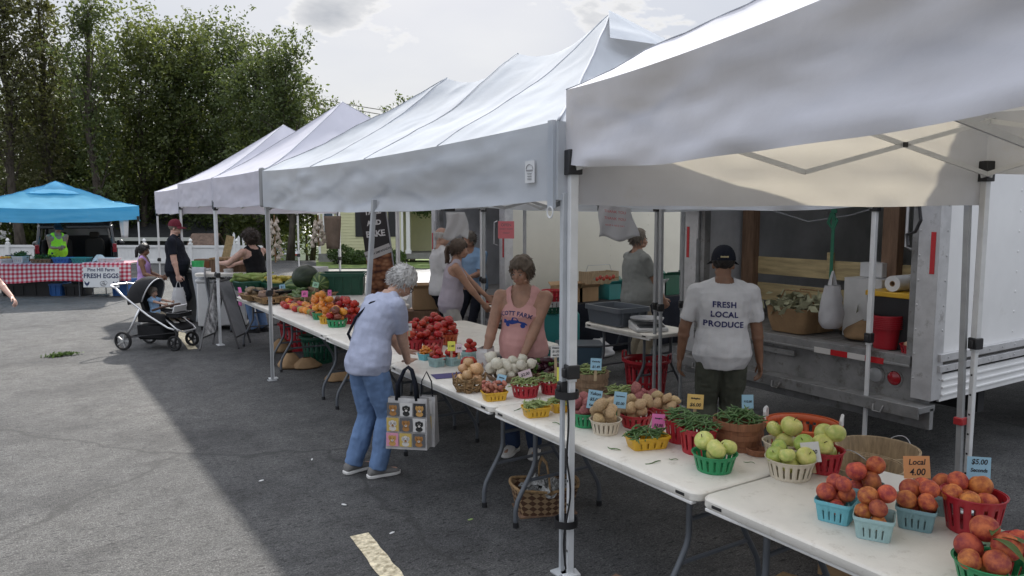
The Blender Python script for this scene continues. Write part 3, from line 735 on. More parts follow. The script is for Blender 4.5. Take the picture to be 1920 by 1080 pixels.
tentA = popup('canopy_tent', 'nearest white canopy, cream inside, its valance filling the top right', A_o, A_rz, A_W, A_L, 2.635, 2.25, [(A_L / 2, 3.45)], A_L / 2, M_canA, M_legw, GT, sag=.036, vsag=.02, wr=.016, seed=2, vwave=.03, far_drop=.205, nx=48, ny=48, g=1.05,
      legs=[((0, 0), (0, 0), {}), ((0, A_L), (0, A_L), dict(w=.046, holes=True)), ((A_W, 0), (A_W, 0), {}), ((A_W, A_L), (A_W, A_L), dict(w=.042, holes=True))])
B_o = (2.36, 3.24); B_L = 5.68; B_rz = R_(.7)
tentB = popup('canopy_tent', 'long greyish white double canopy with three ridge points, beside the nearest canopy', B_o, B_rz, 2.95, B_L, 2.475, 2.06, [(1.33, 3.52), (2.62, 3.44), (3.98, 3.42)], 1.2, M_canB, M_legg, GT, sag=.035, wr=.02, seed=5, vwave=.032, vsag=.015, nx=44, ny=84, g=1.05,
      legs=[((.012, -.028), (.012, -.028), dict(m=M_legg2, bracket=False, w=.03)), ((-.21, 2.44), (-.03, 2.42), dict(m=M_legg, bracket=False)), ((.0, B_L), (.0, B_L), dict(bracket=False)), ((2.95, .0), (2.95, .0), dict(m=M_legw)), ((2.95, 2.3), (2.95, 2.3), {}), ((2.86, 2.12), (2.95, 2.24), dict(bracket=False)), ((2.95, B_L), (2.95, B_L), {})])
# vent flap at the near peak of the long canopy
w = MB(); px_, py_ = 2.95 / 2, 1.33
w.poly([(px_, py_ + .02, 3.55), (px_ - .40, py_ - .47, 3.20), (px_ - .05, py_ - .60, 3.17)]); w.poly([(px_, py_ + .02, 3.55), (px_ - .05, py_ - .60, 3.17), (px_ + .42, py_ - .5, 3.17)]); w.poly([(px_, py_ + .02, 3.55), (px_ + .42, py_ - .5, 3.17), (px_ + .5, py_ - .1, 3.2)])
obj('vent_flap', w, M_canB, tentB, smooth=20)
# sewn maker's patch, D ring and zip strip at the near corner
M_patch = mat('patch_white', (.62, .63, .64), .8); M_ink = mat('ink_black', (.02, .02, .025), .7); M_inkg = mat('ink_grey', (.16, .16, .17), .7)
w = MB(); w.box((-.05, .20, 2.22), (.004, .09, .12)); pt = obj('sewn_patch', w, M_patch, tentB)
w = MB(); w.tube([(-.054, .20 + .032 * math.cos(a), 2.235 + .026 * math.sin(a)) for a in (math.pi * k / 8 for k in range(9))], .0018, 4); w.box((-.054, .20, 2.228), (.003, .062, .007))
for k in range(3): w.box((-.054, .20, 2.21 - .014 * k), (.003, .038, .004))
obj('patch_emblem', w, mat('ink_pale', (.28, .28, .29), .7), pt)
w = MB(); w.box((-.04, .012, 2.25), (.02, .05, .46)); obj('zip_strip', w, M_canB, tentB)
w = MB(); w.tube([(-.05 , .01 + .025 * math.cos(a), 2.0 + .03 * math.sin(a)) for a in (2 * math.pi * k / 12 for k in range(12))], .005, 5, closed=True); obj('ring', w, M_legw, tentB)
C_o = (2.33, 9.02); C_L = 2.72
tentC = popup('canopy_tent', 'bright white canopy with a tall sharp peak, right behind the long grey one', C_o, R_(1.2), 2.95, C_L, 2.50, 2.08, [(C_L / 2, 3.56)], 1, M_canC, M_legw, GT, sag=.01, wr=.006, seed=8, vwave=.012, g=1.12)
w = MB(); w.box((-.05, .02, 2.29), (.05, .12, .46)); obj('corner_sleeve', w, M_strap, tentC, bevel=.02)
tentD = popup('canopy_tent', 'white canopy whose peak just shows to the left of the tall sharp peak', (2.27, 11.80), R_(1.2), 2.95, 2.7, 2.50, 2.10, [(1.35, 3.50)], 1, M_canC, M_legw, GT, sag=.01, wr=.006, seed=12, vwave=.012, g=1.12)
tentF = popup('canopy_tent', 'white canopy set back between the two box trucks over the older man', (5.5, 5.42), 0, 2.9, 2.9, 2.5, 2.10, [(1.45, 3.3)], 1, M_canB, M_legg, GT, seed=21, vwave=.012, nx=24, ny=24)
tentE = popup('canopy_tent', 'farthest white canopy, lowest in the row beside the man in the maroon cap', (2.22, 14.55), R_(1.2), 2.95, 2.6, 2.42, 1.98, [(1.3, 3.2)], 1, M_canC, M_legw, GT, sag=.01, wr=.006, seed=15, vwave=.012, g=1.12)
# tie strap and cord down the double leg at the front of the nearest tent
w = MB(); pA = Vector((2.40, 3.17, 0))
w.tube([pA + Vector((-.04, -.02, z)) + Vector((wob((z, 1, 1), 3, .03), wob((z, 5, 2), 3, .03), 0)) for z in [1.0 - .05 * k for k in range(20)]], .006, 5)
tag(obj('tie_cord', w, M_blk), 'black cord wound down the double tent leg at the front table', 'cord')
for zz, lab in ((1.02, 'upper black strap binding the two tent legs at the front table'), (.30, 'lower black strap binding the two tent legs at the front table')):
    w = MB(); w.lathe([(.062, -.02), (.066, -.02), (.066, .02), (.062, .02)], 16, (2.385, 3.19, zz), closed=True); tag(obj('leg_strap', w, M_blk), lab, 'strap')
# loose grey pole with red latch beside the white rear leg
gp = thing('canopy_pole', 'grey canopy pole with a red latch, left of the white rear leg by the truck', 'pole', (0, 0, 0))
b_ = onX(1797, 890, 5.12); t_ = onX(1815, 385, 5.12); d_ = t_ - b_; g0 = b_ - d_ * (b_.z / d_.z)
w = MB(); w.bar(g0, t_ + d_ * .06, .036, .036, (0, 1, 0)); obj('shaft', w, M_legg, gp, bevel=.003)
w = MB(); w.box(g0 + d_ * ((.62) / d_.z), (.07, .06, .05)); obj('latch', w, mat('red_plastic', (.42, .03, .035), .4), gp, bevel=.006)

# ================================================================== FOLDING TABLES
M_ttop = mat('table_plastic', (0.74, 0.71, 0.65), 0.5, var=.05, vscale=5, bump=.12, bscale=120, dirt=(11, .555, (.40, .35, .28), .5))
M_tleg = mat('table_leg_grey', (0.10, 0.11, 0.125), 0.4, var=.05)
M_tedge = mat('table_rim_plastic', (0.74, 0.73, 0.71), 0.45, var=.08, vscale=14)
def ftable(label, x, y, Ln, Wd=.76, rz=0.0, h=.74, group='folding market tables', insets=(.22, .22)):
    r = thing('folding_table', label, 'folding table', (x, y, 0), rz, group)
    def outline(inset, zlist=None):
        return [(px + Wd / 2, py + Ln / 2) for px, py in rrect(Wd - 2 * inset, Ln - 2 * inset, .055, 5)]
    q = MB(); o1 = outline(.0); o2 = outline(.006); o3 = outline(.012)
    q.rings([[(*p, h - .045) for p in outline(.004)], [(*p, h - .040) for p in o1], [(*p, h - .010) for p in o1], [(*p, h - .003) for p in o2], [(*p, h) for p in o3]])
    top = obj('tabletop', q, M_ttop, r, smooth=40)
    for xx in (.02, Wd - .02):                        # moulded rim under each long edge
        q = MB(); q.rings([[(xx + e, y, h - .046), (xx - e, y, h - .046), (xx - e, y, h - z), (xx + e, y, h - z)] for y, e, z in ((.03, .018, .062), (.16, .018, .062), (.26, .009, .064), (Ln - .26, .009, .064), (Ln - .16, .018, .062), (Ln - .03, .018, .062))]); obj('rim', q, M_tedge, top, bevel=.004)
    for y in (.10, Ln - .10):
        q = MB(); q.box((-.0012, y, h - .026), (.003, .055, .014)); obj('handle_slot', q, M_blk, top, bevel=.001)
    for xx in (.10, Wd - .10):
        q = MB(); q.bar((xx, .18, h - .058), (xx, Ln - .18, h - .058), .02, .02); obj('side_rail', q, M_tleg, r)
    for yy in (insets[0], Ln - insets[1]):
        for s in (-1, 1):
            c = Wd / 2; q = MB()
            prof = [(.19, h - .05), (.19, .5), (.19, .42), (.205, .37), (.245, .30), (.29, .23), (.325, .17), (.34, .11), (.34, .05), (.34, .0)]
            q.tube([(c + s * a, yy, z) for a, z in prof], .0155, 8); lg = obj('leg', q, M_tleg, r, smooth=180)
            q = MB(); q.tube([(c + s * .34, yy, 0), (c + s * .34, yy, .035)], .019, 8); obj('leg_cap', q, M_blk, lg)
        q = MB(); q.tube([(Wd / 2 - .19, yy, .50), (Wd / 2 + .19, yy, .50)], .012, 6); q.tube([(Wd / 2 - .25, yy, .29), (Wd / 2 + .25, yy, .29)], .012, 6); q.tube([(.1, yy, h - .06), (Wd - .1, yy, h - .06)], .014, 6)
        obj('crossbar', q, M_tleg, r)
        q = MB(); e = Ln / 2 - (.25 if yy < Ln / 2 else -.25); q.tube([(Wd / 2, yy, .5), (Wd / 2, e, h - .07)], .010, 6); obj('brace', q, M_tleg, r)
    return r
TX = 2.44
ftable('nearest white folding table, holding the peaches', TX, .40, 1.87)
ftable('white folding table with beans and potatoes, second from the camera', TX, 2.29, 1.78)
ftable('white folding table the grey haired woman leans on', TX, 4.085, 1.66, insets=(.16, .22))
ftable('white folding table behind the grey haired woman, its grey legs over a red basket', TX + .02, 5.76, 1.70)
ftable('white folding table with mixed tomatoes in front of the green crate', TX + .03, 7.48, 2.07)
ftable('farthest white folding table, with corn and squash at its end', TX + .06, 9.57, 2.1)
ftable('white folding table standing behind the red tomatoes, mostly bare', 3.28, 5.72, 1.9, .92)
ftable('small white table under the weighing scale', 5.2, 5.55, 1.1, .62, h=.76)
ftable('narrow white table behind the pink shirted woman, towards the parked truck', 4.75, 7.75, 1.0, .55, rz=R_(-20))
ftable('white table under the green crate in the sun', 3.5, 8.9, 2.6, .6, h=.80)

# ================================================================== BOX TRUCKS
M_tw = mat('truck_white_panel', (0.74, 0.74, 0.74), .38, var=.06, vscale=1.3, bump=.05, bscale=3, dirt=(2.2, .60, (.46, .43, .39), .4))
M_tw2 = mat('truck_cream_panel', (0.60, 0.58, 0.50), .45, var=.05, vscale=1.3, dirt=(2.2, .6, (.40, .36, .29), .4))
M_alu = mat('truck_aluminium', (0.52, 0.52, 0.53), .42, var=.12, vscale=7, metal=.35, dirt=(7, .56, (.16, .15, .14), .6))
M_alud = mat('dull_aluminium', (0.24, 0.24, 0.24), .55, var=.2, vscale=5, metal=.3, dirt=(9, .54, (.09, .075, .06), .75))
M_in = mat('truck_inner_panel', (0.42, 0.425, 0.44), .7, var=.18, vscale=2)
M_dark = mat('dark_underbody', (0.016, 0.016, 0.018), .8)
M_floor = mat('truck_wood_floor', (0.22, 0.21, 0.20), .8, var=.3, vscale=6, bump=.4, stretch=(1, 8, 1))
M_pine = mat('pine_board', (0.46, 0.36, 0.19), .7, var=.22, vscale=5, bump=.3, stretch=(6, .7, 6))
M_post = mat('cedar_post', (0.20, 0.12, 0.075), .75, var=.25, vscale=5, bump=.3, stretch=(6, 6, .7))
M_redrefl = mat('red_reflector', (.45, .02, .025), .25, var=.05); M_whrefl = mat('white_reflector', (.62, .60, .58), .3)
M_redlamp = mat('red_lamp_lens', (.30, .012, .02), .15, coat=.5); M_clearlamp = mat('clear_lamp_lens', (.30, .31, .32), .12, coat=.5)
M_tyre = mat('tyre_rubber', (.014, .014, .015), .85)
def box_truck(label, x, y0, y1, zf, zt, ln, mw, group='box trucks behind the stalls', bands=True):
    r = thing('box_truck', label, 'truck', (x, y0, 0), 0, group); Wd = y1 - y0
    zb = zf - .29
    q = MB(); q.box((ln / 2 + .06, .012, (zf + zt) / 2), (ln - .12, .024, zt - zf))
    for px in (.38, 1.17, 1.96, 2.75, 3.54):               # rivet rows up the seams of the sheets
        for k in range(int((zt - zf) / .16)):
            q.ball((px, -.001, zf + .12 + k * .16), (.011, .006, .011), 6, 4)
    obj('side_wall', q, mw, r)
    q = MB(); q.box((ln / 2 + .06, Wd - .012, (zf + zt) / 2), (ln - .12, .024, zt - zf)); obj('side_wall', q, mw, r)
    q = MB(); q.box((ln / 2 + .06, Wd / 2, zt + .02), (ln - .1, Wd, .05)); obj('roof', q, mat('fibreglass_roof', (.5, .5, .48), .6, transl=.35), r)
    for s, yy in ((1, 0), (-1, Wd)):                       # rear corner posts
        q = MB(); q.box((.05, yy + s * .075 - s * .012, (zb + zt) / 2), (.14, .15, zt - zb))
        for k in range(14): q.ball((-.02, yy + s * .125, zb + .15 + k * .18), (.006, .010, .010), 6, 4); q.ball((.085, yy + s * (-.013), zb + .15 + k * .18), (.01, .006, .01), 6, 4)
        po = obj('corner_post', q, M_alu, r, bevel=.006)
        q = MB(); q.box((-.022, yy + s * .03, zf + .78), (.004, .034, .30)); obj('reflector_strip', q, M_redrefl, po)
        q = MB(); q.tube([(-.02, yy + s * .19, zf + 1.15), (-.07, yy + s * .2, zf + 1.13), (-.07, yy + s * .2, zf + .82), (-.02, yy + s * .19, zf + .8)], .010, 6); obj('grab_handle', q, M_alu, po)
        q = MB(); q.box((.06, yy + s * .18, (zf + zt) / 2), (.08, .05, zt - zf)); obj('door_track', q, M_alud, r)
    q = MB(); q.box((.05, Wd / 2, zt - .12), (.14, Wd - .3, .26)); obj('header', q, M_alu, r)
    q = MB(); q.tube([(.18, .2, zt - .34), (.18, Wd - .2, zt - .34)], .13, 12); q.box((.75, Wd / 2, zt - .2), (1.1, Wd - .4, .04)); obj('roller_door', q, M_in, r)
    q = MB(); q.box((ln / 2, Wd / 2, zf - .03), (ln - .05, Wd - .05, .06)); obj('floor', q, M_floor, r)
    q = MB(); q.box((ln / 2, .05, (zf + zt) / 2), (ln - .2, .03, zt - zf)); q.box((ln / 2, Wd - .05, (zf + zt) / 2), (ln - .2, .03, zt - zf)); q.box((ln - .1, Wd / 2, (zf + zt) / 2), (.06, Wd - .1, zt - zf))
    for k in range(3): q.box((ln - .16, Wd / 2, zf + .55 + k * .55), (.04, Wd - .14, .10)); q.box((ln / 2, .08, zf + .55 + k * .55), (ln - .3, .03, .08))
    obj('lining', q, M_in, r)
    if bands:
        q = MB()
        for z, h in ((zf + .02, .055), (zf - .06, .05)):
            q.box((ln / 2 + .02, -.018, z), (ln - .06, .03, h))
            for k in range(int(ln / .2)): q.ball((.15 + k * .2, -.035, z), (.009, .005, .009), 6, 4)
        obj('rub_rail', q, M_alu, r, bevel=.003)
        q = MB(); q.box((ln / 2 + .05, .0, zf - .21), (ln - .1, .02, .20))
        for k in range(3): q.bar((.12, -.016, zf - .15 - k * .055), (ln - .1, -.016, zf - .15 - k * .055), .014, .016)
        obj('skirt', q, mw, r, bevel=.003)
    q = MB(); q.box((.02, Wd / 2, zf - .02), (.10, Wd - .3, .07)); q.box((-.005, Wd / 2, zf - .06), (.06, Wd - .3, .02)); obj('rear_sill', q, M_alud, r, bevel=.004)
    q = MB(); q.box((.06, Wd / 2, zf - .20), (.06, Wd - .1, .28)); q.box((.02, Wd * .62, zf - .13), (.05, .7, .05)); obj('rear_panel', q, M_alud, r, bevel=.004)
    # bumper step
    q = MB(); q.box((-.04, Wd / 2, zb - .06), (.22, Wd, .045)); q.box((.03, Wd / 2, zb - .14), (.05, Wd, .16)); q.box((-.145, Wd / 2, zb - .075), (.015, Wd, .09))
    for yy in (.3, Wd / 2, Wd - .3): q.tube([(-.155, yy - .04, zb - .07), (-.175, yy - .03, zb - .12), (-.175, yy + .03, zb - .12), (-.155, yy + .04, zb - .07)], .008, 6)
    obj('bumper', q, M_alud, r, bevel=.004)
    for s, yy in ((1, 0), (-1, Wd)):
        for off, rad, m_, nm in ((.29, .055, M_redlamp, 'tail_lamp'), (.44, .062, M_clearlamp, 'reversing_lamp')):
            Mx = Matrix.Rotation(R_(-90), 3, 'Y'); c = (.026, yy + s * off, zf - .18)
            q = MB(); q.lathe([(0, .022), (rad * .5, .020), (rad * .9, .010), (rad, 0), (rad, -.01)], 20, c, M=Mx); lp = obj(nm, q, m_, r)
            q = MB(); q.lathe([(rad * 1.0, .004), (rad * 1.22, .004), (rad * 1.22, -.012), (rad, -.012)], 20, c, M=Mx, closed=True); obj('bezel', q, M_alud, lp)
    for k in range(4):
        q = MB(); q.box((-.034, .42 + k * .15, zf - .055 + 0), (.005, .148, .045)); obj('reflector_strip', q, M_redrefl if k % 2 == 0 else M_whrefl, r)
    for yy in (.22, Wd - .22):
        q = MB(); Mx = Matrix.Rotation(R_(90), 3, 'X')
        q.lathe([(.25, -.11), (.40, -.12), (.44, -.08), (.44, .08), (.40, .12), (.25, .11)], 28, (2.7, yy, .44), closed=True, M=Mx); wh = obj('wheel', q, M_tyre, r)
        q = MB(); q.lathe([(0, -.05), (.1, -.06), (.12, -.02), (.22, -.03), (.25, -.11), (.25, .11), (0, .05)], 20, (2.7, yy, .44), M=Mx); obj('rim', q, M_alud, wh)
    q = MB(); q.box((ln / 2 + .2, Wd * .33, zb - .08), (ln - .5, .1, .2)); q.box((ln / 2 + .2, Wd * .67, zb - .08), (ln - .5, .1, .2)); q.tube([(2.7, .2, .44), (2.7, Wd - .2, .44)], .07, 8); q.box((1.0, Wd / 2, zb - .1), (.1, Wd * .9, .3)); obj('chassis', q, M_dark, r)
    return r
TR1 = (5.4, 2.84, 5.27, .93)
truck1 = box_truck('white box truck at the right with its rear open and wooden rails inside', 5.4, 2.84, 5.27, .93, 3.35, 5.2, M_tw)
# framing inside the near truck
for px, lab in ((1406, None), (1672, None)):
    q = MB(); c = onX(px, 500, 6.1); q.box((c.x - 5.4, c.y - 2.84, (.93 + 3.2) / 2), (.10, .14, 3.2 - .93)); obj('stake_post', q, M_post, truck1, bevel=.006)
for y_a, y_b, wd in ((480, 512, 0), (528, 560, 0)):
    a = onX(1418, y_a, 6.16); b = onX(1418, y_b, 6.16); q = MB(); q.box((6.16 - 5.4, 1.2, (a.z + b.z) / 2), (.04, 2.2, a.z - b.z)); obj('stake_rail', q, M_pine, truck1, bevel=.004)
a = onX(1555, 490, 6.10); q = MB(); q.box((6.12 - 5.4, a.y - 2.84, a.z - .02), (.035, .06, .2)); obj('rail_block', q, M_pine, truck1, bevel=.004)
truck2 = box_truck('white box truck farther back with rows of rivets along its cream side', 5.7, 9.12, 11.45, .72, 3.2, 5.0, M_tw2, bands=True)
# ================================================================== PEOPLE
from mathutils.bvhtree import BVHTree
_ts = bpy.data.scenes.new('workbench')
def fuse(mb, voxel, m, smooth=3, wr=0.0, wsc=9.0, seed=0.0, stretch=(1, 1, 1), name='body'):
    """melt overlapping closed shapes into one continuous surface, then crease it"""
    me = mb.mesh(name, m, 180); o = bpy.data.objects.new('t', me); _ts.collection.objects.link(o)
    r = o.modifiers.new('r', 'REMESH'); r.mode = 'VOXEL'; r.voxel_size = voxel; r.use_smooth_shade = True
    if smooth: s = o.modifiers.new('s', 'SMOOTH'); s.factor = .5; s.iterations = smooth
    vl = _ts.view_layers[0]; vl.update(); dg = vl.depsgraph
    out = bpy.data.meshes.new_from_object(o.evaluated_get(dg)); bpy.data.objects.remove(o); bpy.data.meshes.remove(me)
    out.name = name; out.materials.clear(); out.materials.append(m)
    if wr:
        n = len(out.vertices); co = np.empty(n * 3); out.vertices.foreach_get('co', co); co = co.reshape(-1, 3)
        nr = np.array([v.normal[:] for v in out.vertices])
        d = np.array([mnoise.noise(Vector((c[0] * stretch[0], c[1] * stretch[1], c[2] * stretch[2])) * wsc + Vector((seed, 0, seed))) + .5 * mnoise.noise(Vector((c[0] * stretch[2], c[1] * stretch[1], c[2] * stretch[0])) * wsc * 1.9 + Vector((0, seed, 3))) for c in co])
        out.vertices.foreach_set('co', (co + nr * (d * wr)[:, None]).ravel()); out.update()
    out.polygons.foreach_set('use_smooth', [True] * len(out.polygons))
    return out
def ik(a, b, l1, l2, pole):
    a, b, pole = Vector(a), Vector(b), Vector(pole); d = b - a; L_ = d.length
    if L_ > (l1 + l2) * .999: b = a + d * ((l1 + l2) * .999 / L_); d = b - a; L_ = d.length
    u = d / L_; x = (l1 * l1 - l2 * l2 + L_ * L_) / (2 * L_); h = math.sqrt(max(0, l1 * l1 - x * x))
    p = pole - u * pole.dot(u)
    if p.length < 1e-5: p = u.orthogonal()
    return a + u * x + p.normalized() * h, b
SKINS = {}
def skin(name, c):
    return mat('skin_' + name, c, .5, var=.10, vscale=14, sss=.12, col2=tuple(x * 1.06 for x in c), bump=.08, bscale=90)
SK_fair = skin('fair', (.44, .27, .20)); SK_tan = skin('tan', (.36, .20, .135)); SK_brown = skin('brown', (.22, .115, .07)); SK_pink = skin('pink', (.55, .34, .27))
M_eyew = mat('eye_white', (.42, .39, .36), .3); M_eyed = mat('eye_dark', (.02, .015, .012), .2); M_lip = mat('lip', (.36, .15, .13), .45)
def cloth(name, col, var=.10, bump=.25, vs=5, bs=160, **k): return mat(name, col, .88, var=var, vscale=vs, bump=bump, bscale=bs, spec=.2, crease=(4.5, .38, .03), **k)
M_jean = cloth('blue_denim', (.125, .20, .35), .14, vs=6); M_jeand = cloth('dark_denim', (.035, .055, .11), .2)
M_navy = cloth('navy_cloth', (.012, .014, .022)); M_white_t = cloth('white_cotton', (.58, .58, .59), .05); M_grey_t = cloth('grey_cotton', (.26, .27, .26), .07)
M_khaki = cloth('khaki_cloth', (.28, .24, .18)); M_olive = cloth('olive_cloth', (.085, .09, .07)); M_lilac = cloth('lilac_cotton', (.37, .40, .52), .04, vs=40)
M_pinkt = cloth('pink_cotton', (.62, .34, .32), .05); M_lav = cloth('lavender_grey_cotton', (.40, .36, .42), .06); M_purple = cloth('purple_cotton', (.48, .30, .60), .06)
M_hivis = cloth('hi_vis_yellow', (.52, .85, .05), .05); M_bluet = cloth('pale_blue_shirt', (.26, .40, .58), .08); M_maroon = cloth('maroon_cloth', (.12, .018, .03), .1)
M_tan_p = cloth('light_grey_trousers', (.42, .40, .38), .06); M_blacktop = cloth('black_cotton', (.012, .012, .014))
M_shoe_g = cloth('grey_knit_shoe', (.17, .165, .16), .1); M_sole = mat('white_sole', (.62, .61, .59), .6); M_shoe_d = cloth('dark_shoe', (.025, .025, .027)); M_shoe_w = cloth('pale_shoe', (.50, .48, .45))
def hairm(name, c): return mat('hair_' + name, c, .55, var=.2, vscale=16, bump=.35, bscale=60, stretch=(4, 4, .6))
H_grey = hairm('silver', (.46, .45, .44)); H_brown = hairm('brown', (.075, .05, .036)); H_dark = hairm('black', (.012, .010, .009)); H_mid = hairm('grey_brown', (.17, .145, .12)); H_dbr = hairm('dark_brown', (.035, .024, .018))
RINGS = [(-.062, .062, .050), (-.03, .098, .068), (.01, .101, .072), (.06, .094, .067), (.12, .084, .061), (.18, .090, .065), (.235, .101, .066), (.275, .104, .055), (.300, .080, .044), (.318, .046, .037), (.345, .034, .035)]
def person(label, loc, face, H=1.7, wide=1.0, belly=0.0, bust=0.0, lean=0.0, lean2=0.0, side=0.0, head=(0, 0), hands=None, feet=None, pelvis=None, skin=SK_fair, hair=None, hairm_=None, top=None, bottom=None, shoe=None, arm=1.0, legw=1.0, voxel=.009, grip=(.5, .5), palm=None, fine=True, name='person', group=None, headscale=1.0, pole=None, kneepole=None):
    lwb = legw * (.84 if bottom else 1)
    r = thing(name, label, 'person', loc, -R_(face), group)
    hip = Vector(pelvis) if pelvis else Vector((0, 0, .515 * H))
    def spine(t):                                        # t in body heights along the spine
        n = 24; p = hip.copy(); a = 0.0
        if t < 0: return hip + Vector((0, math.sin(R_(lean * .3)), math.cos(R_(lean * .3)))) * t * H, R_(lean * .3)
        for i in range(n):
            tt = t * (i + .5) / n
            a = R_(lean * min(1, .3 + tt / .09) + lean2 * min(1, max(0, (tt - .08) / .20)))
            p = p + Vector((math.sin(R_(side)) , math.sin(a), math.cos(a))).normalized() * (t / n) * H
        return p, a
    def ring(t, hw, hd, fo=0.0, n=20):
        p, a = spine(t); f = Vector((0, math.cos(a), -math.sin(a))); p = p + f * fo
        return [p + Vector((1, 0, 0)) * hw * math.cos(2 * math.pi * k / n) + f * hd * math.sin(2 * math.pi * k / n) for k in range(n)]
    def torso(mb, ts, inf, flare=0.0):
        out = []
        for i, t in enumerate(ts):
            for (t0, w0, d0), (t1, w1, d1) in zip(RINGS, RINGS[1:]):
                if t0 <= t <= t1 + 1e-6:
                    u = (t - t0) / (t1 - t0); hw = w0 + (w1 - w0) * u; hd = d0 + (d1 - d0) * u; break
            bl = belly * math.exp(-((t - .085) / .075) ** 2); bs = bust * math.exp(-((t - .205) / .035) ** 2)
            w_ = wide if t < .29 else 1 + (wide - 1) * .3
            fl = flare * max(0, (.10 - t) / .16)
            out.append(ring(t, hw * H * w_ + inf + bl * .35 + fl, hd * H * w_ + inf + (bl + bs) * .5 + fl, (bl + bs) * .5))
        mb.rings(out); return out
    sh_p, sh_a = spine(.283); shf = Vector((0, math.cos(sh_a), -math.sin(sh_a)))
    sx = .112 * H * (1 + (wide - 1) * .5)
    S = [sh_p + Vector((-sx, 0, 0)), sh_p + Vector((sx, 0, 0))]           # left, right (facing +Y: right is +X)
    l1, l2 = .172 * H, .152 * H
    hands = hands or [(-.17, .03, .47 * H), (.17, .03, .47 * H)]
    inv = Matrix.Rotation(R_(face), 3, 'Z')
    E_, Wr = [], []
    for i in range(2):
        tgt = Vector(hands[i][:3])
        if len(hands[i]) == 4: tgt = inv @ (tgt - Vector(loc))            # given in the place's own coordinates
        pl = pole[i] if pole else Vector(((-.35 if i == 0 else .35), -1, -.2))
        e, w_ = ik(S[i], tgt, l1, l2, pl); E_.append(e); Wr.append(w_)
    hx = .052 * H * (1 + (wide - 1) * .6)
    HJ = [hip + Vector((-hx, 0, -.01 * H)), hip + Vector((hx, 0, -.01 * H))]
    feet = feet or [(-.095, 0, 0, -8), (.095, 0, 0, 8)]
    K, A = [], []
    for i in range(2):
        f = feet[i]; an = Vector((f[0], f[1], f[2] + .048 * H))
        k, a_ = ik(HJ[i], an, .248 * H, .232 * H, kneepole or Vector((0, 1, 0))); K.append(k); A.append(a_)
    # ---- head frame
    nk, na = spine(.33)
    hs = .132 * H / .233 * headscale
    HM = Matrix.Rotation(-R_(head[0]), 3, 'Z') @ Matrix.Rotation(-R_(head[1]), 3, 'X')
    ho = nk + Vector((0, math.sin(na) * .05 * H, math.cos(na) * .028 * H)) + HM @ Vector((0, .018, .045)) * hs
    def hp(x, y, z): return ho + HM @ (Vector((x, y, z)) * hs)
    def hb(mb, c, rad, nu=14, nv=10): mb.ball(hp(*c), tuple(q * hs for q in rad), nu, nv, M=HM)
    # ---- body
    b = MB(); torso(b, [q[0] for q in RINGS], 0)
    b.capsule(nk - Vector((0, 0, .02 * H)), hp(0, -.02, .02), .034 * H, .033 * H, 12)
    tz, _a = spine(.325)
    for i in range(2):
        b.capsule(tz + Vector(((-.012 if i == 0 else .012) * H, 0, 0)), S[i].lerp(tz, .35), .030 * H, .024 * H, 10)
        b.capsule(S[i] + Vector(((.02 if i == 0 else -.02) * H, 0, 0)), S[i], .033 * H, .031 * H * arm, 12)
        b.capsule(S[i], E_[i], .032 * H * arm, .0245 * H * arm, 12); b.capsule(E_[i], Wr[i], .0255 * H * arm, .0165 * H, 12)
        m_ = E_[i].lerp(Wr[i], .25); b.ball(m_, (.026 * H * arm,) * 3, 10, 8)
        b.capsule(HJ[i], K[i], .056 * H * lwb, .034 * H * lwb, 12); b.capsule(K[i], A[i], .033 * H * lwb, .021 * H, 12); b.ball(K[i].lerp(A[i], .3) - Vector((0, .008 * H, 0)), (.031 * H * lwb, .031 * H * lwb, .07 * H), 10, 8)
        fd = Vector((math.sin(R_(feet[i][3])), math.cos(R_(feet[i][3])), 0)); b.capsule(A[i] - Vector((0, 0, .02 * H)), A[i] + fd * .085 * H - Vector((0, 0, .03 * H)), .02 * H, .014 * H, 10)
        # hand
        d = (Wr[i] - E_[i]).normalized(); pn = Vector(palm[i]) if palm else Vector((1 if i == 0 else -1, 0, 0))
        if palm and len(palm[i]) == 3 and palm[i] != (1, 0, 0) and abs(d.dot(pn.normalized())) > .55:   # a bent wrist: the hand lies flat, palm along pn
            d = d - pn.normalized() * d.dot(pn.normalized()); d = d.normalized() if d.length > .1 else Vector((0, 1, 0))
        pn = (pn - d * pn.dot(d)).normalized(); sd = d.cross(pn).normalized()
        if sd.dot(Vector((0, 1, 0))) < 0 and not palm: sd = -sd       # thumb side leads
        if palm and i == 0: sd = -sd
        hl = .108 * H; c = Wr[i] + d * hl * .26
        Mh = Matrix((sd, pn, d)).transposed()
        b.ball(c, (.245 * hl, .10 * hl, .34 * hl), 12, 8, M=Mh)
        g = grip[i]
        for q, (off, ln_) in enumerate(((.195, .40), (.07, .46), (-.06, .43), (-.18, .34))):
            p0 = Wr[i] + d * hl * .46 + sd * off * hl; a1 = g * .7; a2 = g * 1.7
            d1 = d * math.cos(a1) + pn * math.sin(a1) + sd * off * .25; d2 = d * math.cos(a2) + pn * math.sin(a2) + sd * off * .2
            p1 = p0 + d1.normalized() * hl * ln_ * .52; p2 = p1 + d2.normalized() * hl * ln_ * .5
            b.capsule(p0, p1, .0105 * H / 1.7, .0095 * H / 1.7, 8); b.capsule(p1, p2, .0095 * H / 1.7, .008 * H / 1.7, 8)
        t0 = Wr[i] + d * hl * .16 + sd * .19 * hl; t1 = t0 + (d * .7 + sd * .6 + pn * .25).normalized() * hl * .26; t2 = t1 + (d * .9 + sd * .15 + pn * .3).normalized() * hl * .22
        b.capsule(t0, t1, .012 * H / 1.7, .0105 * H / 1.7, 8); b.capsule(t1, t2, .0105 * H / 1.7, .009 * H / 1.7, 8)
